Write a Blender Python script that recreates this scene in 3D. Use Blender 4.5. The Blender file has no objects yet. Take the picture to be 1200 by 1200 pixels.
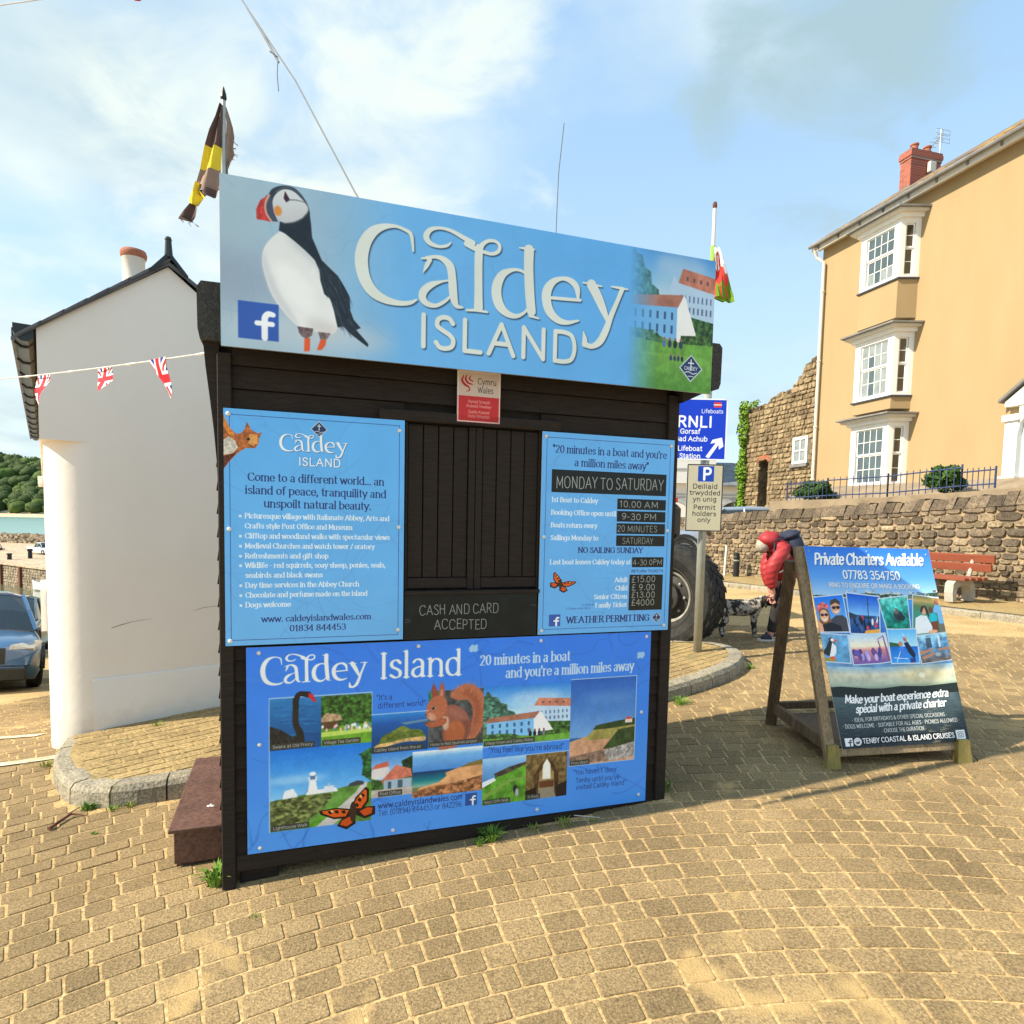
import bpy, bmesh, math, random
import numpy as np
from mathutils import Vector, Matrix, noise as mnoise
random.seed(7); np.random.seed(7)
R = math.radians; PI = math.pi
sc = bpy.context.scene; COL = sc.collection

# ------------------------------------------------------------------ camera
cam = bpy.data.objects.new('camera', bpy.data.cameras.new('camera')); COL.objects.link(cam)
cam.matrix_world = Matrix.Translation((0, 0, 1.6)) @ Matrix.Rotation(R(86.0), 4, 'X') @ Matrix.Rotation(R(1.2), 4, 'Z')
cam.data.sensor_width = 36.0; cam.data.lens = 22.8; cam.data.shift_y = 65/1200
cam.data.clip_start = .05; cam.data.clip_end = 6000
sc.camera = cam

# ------------------------------------------------------------------ light: sun from the left, low clouds
SUN_AZ, SUN_EL = 15.5, 40.0            # direction the light travels (deg from +X), elevation
ld = Vector((math.cos(R(SUN_AZ))*math.cos(R(SUN_EL)), math.sin(R(SUN_AZ))*math.cos(R(SUN_EL)), -math.sin(R(SUN_EL))))
sun = bpy.data.objects.new('sun', bpy.data.lights.new('sun', 'SUN')); COL.objects.link(sun)
sun.rotation_euler = ld.to_track_quat('-Z', 'Y').to_euler()
sun.data.energy = 4.2; sun.data.angle = R(.6); sun.data.color = (1.0, .90, .74)
world = bpy.data.worlds.new('World'); sc.world = world; world.use_nodes = True
def build_world():
    nt = world.node_tree; N = nt.nodes; L = nt.links; N.clear()
    out = N.new('ShaderNodeOutputWorld'); bg = N.new('ShaderNodeBackground'); bg.inputs[1].default_value = .15
    sky = N.new('ShaderNodeTexSky'); sky.sky_type = 'NISHITA'; sky.sun_disc = False
    sky.sun_elevation = R(SUN_EL); s = -ld; sky.sun_rotation = math.atan2(s.x, s.y)
    sky.air_density = 1.0; sky.dust_density = 1.2; sky.ozone_density = 1.5
    tc = N.new('ShaderNodeTexCoord'); sp = N.new('ShaderNodeSeparateXYZ'); L.new(tc.outputs['Generated'], sp.inputs[0])
    # clouds lie on a flat layer overhead: divide the direction by its height
    ad = N.new('ShaderNodeMath'); ad.operation = 'ADD'; ad.inputs[1].default_value = .16; L.new(sp.outputs[2], ad.inputs[0])
    mx = N.new('ShaderNodeMath'); mx.operation = 'MAXIMUM'; mx.inputs[1].default_value = .05; L.new(ad.outputs[0], mx.inputs[0])
    cb = N.new('ShaderNodeCombineXYZ')
    for i in (0, 1):
        dv = N.new('ShaderNodeMath'); dv.operation = 'DIVIDE'; L.new(sp.outputs[i], dv.inputs[0]); L.new(mx.outputs[0], dv.inputs[1]); L.new(dv.outputs[0], cb.inputs[i])
    cb.inputs[2].default_value = CLOUD_SEED
    n1 = N.new('ShaderNodeTexNoise'); n1.inputs['Scale'].default_value = 1.15; n1.inputs['Detail'].default_value = 9; n1.inputs['Roughness'].default_value = .52; n1.inputs['Distortion'].default_value = .35
    L.new(cb.outputs[0], n1.inputs['Vector'])
    # more cloud towards the sun side of the sky (left), clearer to the right
    g = N.new('ShaderNodeMath'); g.operation = 'MULTIPLY_ADD'; g.inputs[1].default_value = -.17; L.new(sp.outputs[0], g.inputs[0]); L.new(n1.outputs[0], g.inputs[2])
    cr = N.new('ShaderNodeValToRGB'); cr.color_ramp.interpolation = 'EASE'
    cr.color_ramp.elements[0].position = .43; cr.color_ramp.elements[0].color = (0, 0, 0, 1)
    cr.color_ramp.elements[1].position = .70; cr.color_ramp.elements[1].color = (1, 1, 1, 1)
    L.new(g.outputs[0], cr.inputs[0])
    # thin milky veil low in the sky
    hz = N.new('ShaderNodeMapRange'); hz.inputs[1].default_value = 0; hz.inputs[2].default_value = .75; hz.inputs[3].default_value = .85; hz.inputs[4].default_value = .6
    L.new(sp.outputs[2], hz.inputs[0])
    m1 = N.new('ShaderNodeMix'); m1.data_type = 'RGBA'; L.new(hz.outputs[0], m1.inputs[0]); L.new(sky.outputs[0], m1.inputs[6]); hc = N.new('ShaderNodeMix'); hc.data_type = 'RGBA'; hf = N.new('ShaderNodeMapRange'); hf.inputs[1].default_value = .0; hf.inputs[2].default_value = .55; L.new(sp.outputs[2], hf.inputs[0]); L.new(hf.outputs[0], hc.inputs[0]); hc.inputs[6].default_value = (2.75, 3.45, 3.75, 1); hc.inputs[7].default_value = (1.7, 2.75, 3.85, 1); L.new(hc.outputs[2], m1.inputs[7])
    n2 = N.new('ShaderNodeTexNoise'); n2.inputs['Scale'].default_value = 1.3; n2.inputs['Detail'].default_value = 6; L.new(cb.outputs[0], n2.inputs['Vector'])
    r2 = N.new('ShaderNodeMapRange'); r2.inputs[1].default_value = .36; r2.inputs[2].default_value = .60; L.new(n2.outputs[0], r2.inputs[0])
    cc = N.new('ShaderNodeMix'); cc.data_type = 'RGBA'; L.new(r2.outputs[0], cc.inputs[0]); cc.inputs[6].default_value = (1.7, 2.3, 2.6, 1); cc.inputs[7].default_value = (3.45, 3.8, 3.55, 1)
    m2 = N.new('ShaderNodeMix'); m2.data_type = 'RGBA'
    k = N.new('ShaderNodeMath'); k.operation = 'MULTIPLY'; k.inputs[1].default_value = .8; L.new(cr.outputs[0], k.inputs[0])
    # two named cloud banks: a bright broken one low on the left, a grey one high on the right
    def bank(d, r0, r1):
        vm = N.new('ShaderNodeVectorMath'); vm.operation = 'DISTANCE'; nm = N.new('ShaderNodeVectorMath'); nm.operation = 'NORMALIZE'; L.new(tc.outputs['Generated'], nm.inputs[0]); L.new(nm.outputs[0], vm.inputs[0]); vm.inputs[1].default_value = d
        mr = N.new('ShaderNodeMapRange'); mr.interpolation_type = 'SMOOTHSTEP'; mr.inputs[1].default_value = r0; mr.inputs[2].default_value = r1; mr.inputs[3].default_value = 1; mr.inputs[4].default_value = 0; L.new(vm.outputs['Value'], mr.inputs[0]); return mr.outputs[0]
    nb = N.new('ShaderNodeTexNoise'); nb.inputs['Scale'].default_value = 3.4; nb.inputs['Detail'].default_value = 8; nb.inputs['Roughness'].default_value = .56; nb.inputs['Distortion'].default_value = .4; L.new(cb.outputs[0], nb.inputs['Vector'])
    def broken(fac, lo, hi):
        a = N.new('ShaderNodeMath'); a.operation = 'MULTIPLY_ADD'; a.inputs[1].default_value = .35; L.new(fac, a.inputs[0]); L.new(nb.outputs[0], a.inputs[2])
        mr = N.new('ShaderNodeMapRange'); mr.interpolation_type = 'SMOOTHSTEP'; mr.inputs[1].default_value = lo; mr.inputs[2].default_value = hi; L.new(a.outputs[0], mr.inputs[0]); return mr.outputs[0]
    L.new(k.outputs[0], m2.inputs[0]); L.new(m1.outputs[2], m2.inputs[6]); L.new(cc.outputs[2], m2.inputs[7])
    for d, r0, r1, lo, hi, c in (((-.24, .84, .48), .05, .60, .66, .98, (3.3, 3.65, 3.45, 1)), ((.35, .74, .60), .02, .34, .64, .92, (1.6, 2.25, 2.55, 1))):
        m3 = N.new('ShaderNodeMix'); m3.data_type = 'RGBA'; L.new(broken(bank(d, r0, r1), lo, hi), m3.inputs[0]); L.new(m2.outputs[2], m3.inputs[6]); m3.inputs[7].default_value = c; m2 = m3
    L.new(m2.outputs[2], bg.inputs[0]); L.new(bg.outputs[0], out.inputs[0])
CLOUD_SEED = 15.5
build_world()
sc.view_settings.view_transform = 'Standard'; sc.view_settings.look = 'None'; sc.view_settings.gamma = 1
sc.view_settings.use_curve_mapping = False; sc.view_settings.exposure = .92
sc.render.engine = 'CYCLES'; sc.cycles.max_bounces = 6; sc.cycles.transparent_max_bounces = 8
sc.cycles.use_denoising = True

# ------------------------------------------------------------------ materials
def mat(name, col, rough=.8, var=.0, vscale=6, bump=0, bscale=40, metal=0, col2=None, stretch=None, spec=.4, fine=0, coat=0, emit=None):
    """procedural material: base colour broken up by two noises, optional relief; stretch scales the noise space"""
    m = bpy.data.materials.new(name); m.use_nodes = True; nt = m.node_tree; N = nt.nodes; L = nt.links
    b = N['Principled BSDF']; b.inputs['Roughness'].default_value = rough; b.inputs['Metallic'].default_value = metal
    b.inputs['Specular IOR Level'].default_value = spec; b.inputs['Coat Weight'].default_value = coat
    b.inputs['Base Color'].default_value = (*col, 1)
    tc = N.new('ShaderNodeTexCoord'); mp = N.new('ShaderNodeMapping'); L.new(tc.outputs['Object'], mp.inputs[0])
    if stretch: mp.inputs['Scale'].default_value = stretch
    if col2 or var:
        c2 = col2 or tuple(max(0, c*(1-var)) for c in col); c1 = col if col2 else tuple(min(1, c*(1+var)) for c in col)
        n = N.new('ShaderNodeTexNoise'); n.inputs['Scale'].default_value = vscale; n.inputs['Detail'].default_value = 6; n.inputs['Roughness'].default_value = .62
        L.new(mp.outputs[0], n.inputs[0])
        r = N.new('ShaderNodeMapRange'); r.inputs[1].default_value = .3; r.inputs[2].default_value = .7; L.new(n.outputs[0], r.inputs[0])
        mx = N.new('ShaderNodeMix'); mx.data_type = 'RGBA'; L.new(r.outputs[0], mx.inputs[0]); mx.inputs[6].default_value = (*c1, 1); mx.inputs[7].default_value = (*c2, 1)
        src = mx.outputs[2]
        if fine:
            f = N.new('ShaderNodeTexNoise'); f.inputs['Scale'].default_value = fine; f.inputs['Detail'].default_value = 3; L.new(mp.outputs[0], f.inputs[0])
            fr = N.new('ShaderNodeMapRange'); fr.inputs[1].default_value = .3; fr.inputs[2].default_value = .7; fr.inputs[3].default_value = .62; fr.inputs[4].default_value = 1.3; L.new(f.outputs[0], fr.inputs[0])
            mm = N.new('ShaderNodeMix'); mm.data_type = 'RGBA'; mm.blend_type = 'MULTIPLY'; mm.inputs[0].default_value = 1
            L.new(src, mm.inputs[6]); L.new(fr.outputs[0], mm.inputs[7]); src = mm.outputs[2]
        L.new(src, b.inputs['Base Color'])
    if bump:
        n = N.new('ShaderNodeTexNoise'); n.inputs['Scale'].default_value = bscale; n.inputs['Detail'].default_value = 5; L.new(mp.outputs[0], n.inputs[0])
        bp = N.new('ShaderNodeBump'); bp.inputs['Strength'].default_value = bump; bp.inputs['Distance'].default_value = .01
        L.new(n.outputs[0], bp.inputs['Height']); L.new(bp.outputs[0], b.inputs['Normal'])
    if emit:
        b.inputs['Emission Color'].default_value = (*col, 1); b.inputs['Emission Strength'].default_value = emit
    return m
M = {}
M['dark_wood'] = mat('dark_wood', (.028, .018, .011), .8, col2=(.012, .008, .006), vscale=5, bump=.5, bscale=30, stretch=(1, 1, 14), fine=25)
M['dark_plank'] = mat('dark_plank', (.030, .019, .012), .8, col2=(.011, .007, .0045), vscale=5, bump=.45, bscale=25, stretch=(2, 2, 22), fine=20)
M['brown_paint'] = mat('brown_paint', (.125, .062, .045), .55, var=.22, vscale=7, bump=.12, bscale=30, fine=60)
M['felt'] = mat('felt', (.055, .055, .05), .95, var=.5, vscale=90, bump=.8, bscale=160)
M['chalkboard'] = mat('chalkboard', (.014, .016, .015), .55, var=.35, vscale=9, fine=14)
M['alu'] = mat('alu', (.62, .64, .62), .45, var=.08, metal=.6)
M['white_edge'] = mat('white_edge', (.7, .72, .72), .5, var=.05)
M['screw'] = mat('screw', (.72, .72, .68), .35, var=.1, vscale=60)
M['render_white'] = mat('render_white', (.86, .80, .72), .85, col2=(.81, .745, .66), vscale=1.1, bump=.22, bscale=14)
M['plinth_white'] = mat('plinth_white', (.78, .72, .64), .85, var=.04, vscale=2, bump=.2, bscale=14)
M['black_plastic'] = mat('black_plastic', (.022, .026, .024), .35, var=.2, vscale=10)
M['slate'] = mat('slate', (.12, .12, .125), .7, var=.4, vscale=5, bump=.3)
M['slate_far'] = mat('slate_far', (.17, .18, .19), .7, var=.45, vscale=3, bump=.3)
M['terracotta'] = mat('terracotta', (.36, .13, .07), .8, var=.2, vscale=12)
def add_dirt(m, z0, z1, col, scale=6, amt=.8):
    """grime that fades out upwards from the foot of a wall, broken up by noise"""
    nt = m.node_tree; N = nt.nodes; L = nt.links; b = N['Principled BSDF']; src = b.inputs['Base Color'].links[0].from_socket
    tc = N.new('ShaderNodeTexCoord'); sp = N.new('ShaderNodeSeparateXYZ'); L.new(tc.outputs['Object'], sp.inputs[0]); n = N.new('ShaderNodeTexNoise'); n.inputs['Scale'].default_value = scale; n.inputs['Detail'].default_value = 8; n.inputs['Roughness'].default_value = .7; L.new(tc.outputs['Object'], n.inputs[0])
    a = N.new('ShaderNodeMath'); a.operation = 'MULTIPLY_ADD'; a.inputs[1].default_value = -(z1-z0)*1.6; L.new(n.outputs[0], a.inputs[0]); L.new(sp.outputs[2], a.inputs[2])
    mr = N.new('ShaderNodeMapRange'); mr.inputs[1].default_value = z0-(z1-z0)*.9; mr.inputs[2].default_value = z0; mr.inputs[3].default_value = amt; mr.inputs[4].default_value = 0; L.new(a.outputs[0], mr.inputs[0])
    mx = N.new('ShaderNodeMix'); mx.data_type = 'RGBA'; L.new(mr.outputs[0], mx.inputs[0]); L.new(src, mx.inputs[6]); mx.inputs[7].default_value = (*col, 1); L.new(mx.outputs[2], b.inputs['Base Color'])
add_dirt(M['render_white'], -.12, .22, (.50, .42, .32), 7, .45)
M['cream'] = mat('cream', (.66, .61, .52), .8, var=.06)
M['yellow_wall'] = mat('yellow_wall', (.40, .290, .152), .9, col2=(.365, .258, .130), stretch=(1, 1, .25), vscale=1.3, bump=.10, bscale=9)
M['white_paint'] = mat('white_paint', (.80, .79, .75), .5, var=.03)
M['white_wall'] = mat('white_wall', (.74, .75, .74), .8, var=.04)
M['grey_paint'] = mat('grey_paint', (.42, .45, .47), .6, var=.04)
M['lead'] = mat('lead', (.20, .19, .175), .7, var=.25, vscale=4)
M['sill'] = mat('sill', (.06, .06, .075), .6, var=.2)
M['red_brick'] = mat('red_brick', (.36, .105, .06), .85, var=.3, vscale=9, bump=.2)
M['mortar'] = mat('mortar', (.34, .25, .15), .95, var=.25, vscale=5, bump=.5, bscale=30)
M['railing'] = mat('railing', (.035, .055, .13), .5, var=.3, vscale=8)
M['terrace'] = mat('terrace', (.26, .20, .13), .95, var=.25, vscale=3, bump=.4, bscale=20)
M['concrete'] = mat('concrete', (.40, .38, .33), .9, var=.2, vscale=8, bump=.4, bscale=40)
M['bench_wood'] = mat('bench_wood', (.235, .062, .030), .6, var=.14, vscale=4, stretch=(1, 8, 8))
M['galv'] = mat('galv', (.42, .44, .40), .45, var=.12, vscale=14, metal=.5)
M['sign_back'] = mat('sign_back', (.35, .36, .35), .6, var=.1)
M['tyre'] = mat('tyre', (.020, .020, .018), .8, var=.45, vscale=7, bump=.3, bscale=30, fine=25)
M['rim'] = mat('rim', (.035, .034, .03), .55, var=.4, vscale=10)
M['rim_light'] = mat('rim_light', (.30, .29, .25), .5, var=.3, vscale=10)
M['black_metal'] = mat('black_metal', (.012, .012, .014), .5, var=.3)
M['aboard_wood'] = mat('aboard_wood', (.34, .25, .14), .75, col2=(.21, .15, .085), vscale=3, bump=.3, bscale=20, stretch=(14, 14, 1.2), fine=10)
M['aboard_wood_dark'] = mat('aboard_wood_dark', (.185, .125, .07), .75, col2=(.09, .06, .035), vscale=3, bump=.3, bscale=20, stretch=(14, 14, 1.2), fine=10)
M['aboard_foot'] = mat('aboard_foot', (.33, .26, .075), .75, col2=(.2, .16, .05), vscale=5, bump=.3, bscale=20, stretch=(14, 14, 1.2))
M['jacket'] = mat('jacket', (.36, .028, .032), .55, var=.18, vscale=9, bump=.3, bscale=16)
M['trousers'] = mat('trousers', (.024, .020, .020), .85, var=.25, vscale=16, bump=.3, bscale=30)
M['skin'] = mat('skin', (.56, .26, .19), .6, var=.08)
M['hair'] = mat('hair', (.42, .37, .30), .8, var=.3, vscale=40)
M['shoe'] = mat('shoe', (.03, .035, .05), .7, var=.2); M['sole'] = mat('sole', (.6, .57, .5), .7, var=.1)
M['navy'] = mat('navy', (.018, .024, .05), .75, var=.3, vscale=14, bump=.3)
M['grey_cloth'] = mat('grey_cloth', (.27, .25, .2), .8, var=.2, vscale=20)
M['fur_black'] = mat('fur_black', (.015, .014, .014), .85, var=.3, bump=.8, bscale=60)
M['car_blue'] = mat('car_blue', (.04, .12, .26), .3, var=.05, coat=.8, spec=.5)
M['car_green'] = mat('car_green', (.075, .115, .125), .3, var=.05, coat=.8)
M['car_white'] = mat('car_white', (.75, .76, .74), .3, var=.03, coat=.5)
M['car_silver'] = mat('car_silver', (.28, .33, .40), .3, var=.03, coat=.5, metal=.3)
M['glass_dark'] = mat('glass_dark', (.02, .03, .035), .06, var=.1, spec=.8)
M['lamp_glass'] = mat('lamp_glass', (.34, .34, .31), .12, var=.2, vscale=30, spec=.8)
M['lamp_red'] = mat('lamp_red', (.6, .03, .02), .2, var=.1)
M['gelcoat'] = mat('gelcoat', (.74, .74, .72), .3, var=.04)
M['boat_blue'] = mat('boat_blue', (.06, .16, .36), .4, var=.1)
M['canvas'] = mat('canvas', (.03, .04, .07), .8, var=.2)
M['rust'] = mat('rust', (.16, .055, .03), .9, var=.3, vscale=10)
M['bark'] = mat('bark', (.10, .075, .05), .9, var=.3, vscale=12)
M['twig'] = mat('twig', (.15, .065, .04), .85, var=.3, vscale=20)
M['wire'] = mat('wire', (.16, .17, .18), .6, var=.1); M['string'] = mat('string', (.62, .60, .56), .8, var=.1)
M['flag_brown'] = mat('flag_brown', (.11, .065, .055), .85, var=.25, vscale=9)
M['flag_tan'] = mat('flag_tan', (.30, .20, .15), .85, var=.15, vscale=9)
M['flag_yellow'] = mat('flag_yellow', (.80, .60, .03), .8, var=.1, vscale=9)
M['pole_white'] = mat('pole_white', (.70, .68, .62), .5, var=.08)
M['pole_green'] = mat('pole_green', (.30, .55, .06), .6, var=.1)

def glass_mat(name, col, rough=.04):
    m = mat(name, col, rough, var=.25, vscale=2.2, spec=.9, bump=.05, bscale=3); return m
M['pane'] = glass_mat('pane', (.075, .105, .115)); M['pane_dark'] = glass_mat('pane_dark', (.055, .050, .035)); M['curtain'] = mat('curtain', (.24, .27, .265), .25, var=.22, vscale=4, spec=.7)

def leaf_mat(name, c1, c2):
    m = mat(name, c1, .75, col2=c2, vscale=3.0, spec=.15); b = m.node_tree.nodes['Principled BSDF']
    b.inputs['Subsurface Weight'].default_value = 0; return m
M['leaf'] = leaf_mat('leaf', (.065, .13, .02), (.02, .055, .012)); M['ivy'] = leaf_mat('ivy', (.22, .36, .035), (.10, .20, .02))
M['grass'] = leaf_mat('grass', (.20, .28, .04), (.30, .32, .08)); M['weed'] = leaf_mat('weed', (.13, .28, .035), (.20, .30, .05))
M['forest'] = leaf_mat('forest', (.062, .095, .022), (.022, .042, .012)); M['forest_light'] = leaf_mat('forest_light', (.10, .145, .03), (.05, .085, .018))
M['moss'] = leaf_mat('moss', (.13, .15, .03), (.07, .09, .02))

def ramp_mat(name, stops, scale, detail=6, rough=.9, bump=.3, bscale=60, fine=None, sand=None, rnd=0, speck=0):
    """noise through a colour ramp; rnd adds per-object tone, sand lays a patchy second colour over it"""
    m = bpy.data.materials.new(name); m.use_nodes = True; nt = m.node_tree; N = nt.nodes; L = nt.links; b = N['Principled BSDF']
    b.inputs['Roughness'].default_value = rough; b.inputs['Specular IOR Level'].default_value = .25
    ge = N.new('ShaderNodeNewGeometry'); n = N.new('ShaderNodeTexNoise'); n.inputs['Scale'].default_value = scale; n.inputs['Detail'].default_value = detail; n.inputs['Roughness'].default_value = .65
    L.new(ge.outputs['Position'], n.inputs[0]); r = N.new('ShaderNodeValToRGB'); L.new(n.outputs[0], r.inputs[0])
    els = r.color_ramp.elements
    while len(els) < len(stops): els.new(.5)
    for e, (p, c) in zip(els, stops): e.position = p; e.color = (*c, 1)
    src = r.outputs[0]
    def mul(src, fac):
        mm = N.new('ShaderNodeMix'); mm.data_type = 'RGBA'; mm.blend_type = 'MULTIPLY'; mm.inputs[0].default_value = 1; L.new(src, mm.inputs[6]); L.new(fac, mm.inputs[7]); return mm.outputs[2]
    if rnd:
        at = N.new('ShaderNodeAttribute'); at.attribute_name = 'tone'; oi = N.new('ShaderNodeObjectInfo')
        ad = N.new('ShaderNodeMath'); ad.operation = 'ADD'; L.new(at.outputs['Fac'], ad.inputs[0]); L.new(oi.outputs['Random'], ad.inputs[1])
        fr = N.new('ShaderNodeMath'); fr.operation = 'FRACT'; L.new(ad.outputs[0], fr.inputs[0])
        mr = N.new('ShaderNodeMapRange'); mr.inputs[3].default_value = 1-rnd; mr.inputs[4].default_value = 1+rnd; L.new(fr.outputs[0], mr.inputs[0]); src = mul(src, mr.outputs[0])
    if fine:
        f = N.new('ShaderNodeTexNoise'); f.inputs['Scale'].default_value = fine; f.inputs['Detail'].default_value = 2; L.new(ge.outputs['Position'], f.inputs[0])
        mr = N.new('ShaderNodeMapRange'); mr.inputs[1].default_value = .3; mr.inputs[2].default_value = .7; mr.inputs[3].default_value = .62; mr.inputs[4].default_value = 1.38; L.new(f.outputs[0], mr.inputs[0]); src = mul(src, mr.outputs[0])
    if speck:
        v = N.new('ShaderNodeTexVoronoi'); v.inputs['Scale'].default_value = speck; L.new(ge.outputs['Position'], v.inputs[0])
        mr = N.new('ShaderNodeMapRange'); mr.inputs[1].default_value = .10; mr.inputs[2].default_value = .2; mr.inputs[3].default_value = 1.9; mr.inputs[4].default_value = 1.0; L.new(v.outputs['Distance'], mr.inputs[0]); src = mul(src, mr.outputs[0])
    if sand:
        scl, lo, hi, c = sand
        s = N.new('ShaderNodeTexNoise'); s.inputs['Scale'].default_value = scl; s.inputs['Detail'].default_value = 7; s.inputs['Roughness'].default_value = .6; s.inputs['Distortion'].default_value = .6; L.new(ge.outputs['Position'], s.inputs[0])
        mr = N.new('ShaderNodeMapRange'); mr.inputs[1].default_value = lo; mr.inputs[2].default_value = hi; L.new(s.outputs[0], mr.inputs[0])
        mx = N.new('ShaderNodeMix'); mx.data_type = 'RGBA'; L.new(mr.outputs[0], mx.inputs[0]); L.new(src, mx.inputs[6]); mx.inputs[7].default_value = (*c, 1); src = mx.outputs[2]
    L.new(src, b.inputs['Base Color'])
    if bump:
        n = N.new('ShaderNodeTexNoise'); n.inputs['Scale'].default_value = bscale; n.inputs['Detail'].default_value = 4; L.new(ge.outputs['Position'], n.inputs[0])
        bp = N.new('ShaderNodeBump'); bp.inputs['Strength'].default_value = bump; bp.inputs['Distance'].default_value = .008
        L.new(n.outputs[0], bp.inputs['Height']); L.new(bp.outputs[0], b.inputs['Normal'])
    return m
M['fur'] = ramp_mat('fur', [(.40, (.50, .46, .38)), (.47, (.36, .33, .28)), (.52, (.05, .048, .045)), (.60, (.03, .03, .03))], 13, fine=70, bump=.9, bscale=70)
SAND = (.54, .36, .15)
M['sett'] = ramp_mat('sett', [(.3, (.195, .135, .064)), (.5, (.262, .184, .089)), (.7, (.32, .226, .110))], 1.3, fine=110, rnd=.16, speck=130, bump=.6, bscale=140, sand=(1.6, .60, .67, (.46, .315, .135)))
M['joint_sand'] = ramp_mat('joint_sand', [(.3, (.37, .25, .11)), (.5, (.48, .33, .15)), (.7, (.53, .38, .19))], 2.0, fine=60, bump=.5, bscale=90)
M['paving_top'] = ramp_mat('paving_top', [(.3, (.25, .175, .078)), (.55, (.35, .25, .11)), (.7, (.26, .20, .09))], 2.5, fine=50, bump=.5, bscale=60, rnd=.12)
M['kerb'] = ramp_mat('kerb', [(.3, (.20, .18, .14)), (.55, (.33, .29, .21)), (.72, (.16, .15, .08))], 7, fine=70, bump=.9, bscale=60, rnd=.12)
M['stone'] = ramp_mat('stone', [(.25, (.075, .060, .046)), (.5, (.14, .11, .078)), (.75, (.23, .17, .11))], 3, fine=30, bump=1, bscale=25, rnd=.42)
M['stone_pale'] = ramp_mat('stone_pale', [(.25, (.14, .11, .07)), (.5, (.25, .195, .125)), (.75, (.33, .255, .165))], 3, fine=30, bump=1, bscale=25, rnd=.35)
M['ruin_stone'] = ramp_mat('ruin_stone', [(.25, (.13, .095, .055)), (.5, (.25, .185, .105)), (.75, (.34, .26, .155))], 2.2, fine=9, bump=1, bscale=12, rnd=.3)
M['beach'] = ramp_mat('beach', [(.3, (.55, .42, .28)), (.7, (.62, .50, .35))], .05, bump=0)
M['quay'] = ramp_mat('quay', [(.3, (.42, .32, .21)), (.7, (.52, .41, .28))], .2, fine=2, bump=.1)
M['rubble'] = ramp_mat('rubble', [(.3, (.20, .16, .11)), (.7, (.38, .31, .22))], .6, fine=2, bump=.6, bscale=3, rnd=.3)

def water_mat(name, col, rough, bscale, bstr, spec=.5):
    m = bpy.data.materials.new(name); m.use_nodes = True; nt = m.node_tree; N = nt.nodes; L = nt.links; b = N['Principled BSDF']
    b.inputs['Base Color'].default_value = (*col, 1); b.inputs['Roughness'].default_value = rough; b.inputs['Specular IOR Level'].default_value = spec
    g = N.new('ShaderNodeNewGeometry'); mp = N.new('ShaderNodeMapping'); mp.inputs['Scale'].default_value = (1, .35, 1); L.new(g.outputs['Position'], mp.inputs[0])
    n = N.new('ShaderNodeTexNoise'); n.inputs['Scale'].default_value = bscale; n.inputs['Detail'].default_value = 4; L.new(mp.outputs[0], n.inputs[0])
    bp = N.new('ShaderNodeBump'); bp.inputs['Strength'].default_value = bstr; bp.inputs['Distance'].default_value = .3; L.new(n.outputs[0], bp.inputs['Height']); L.new(bp.outputs[0], b.inputs['Normal'])
    return m
M['sea'] = water_mat('sea', (.19, .36, .33), .25, .08, .25); M['harbour'] = water_mat('harbour', (.13, .14, .08), .08, .9, .12)

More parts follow.
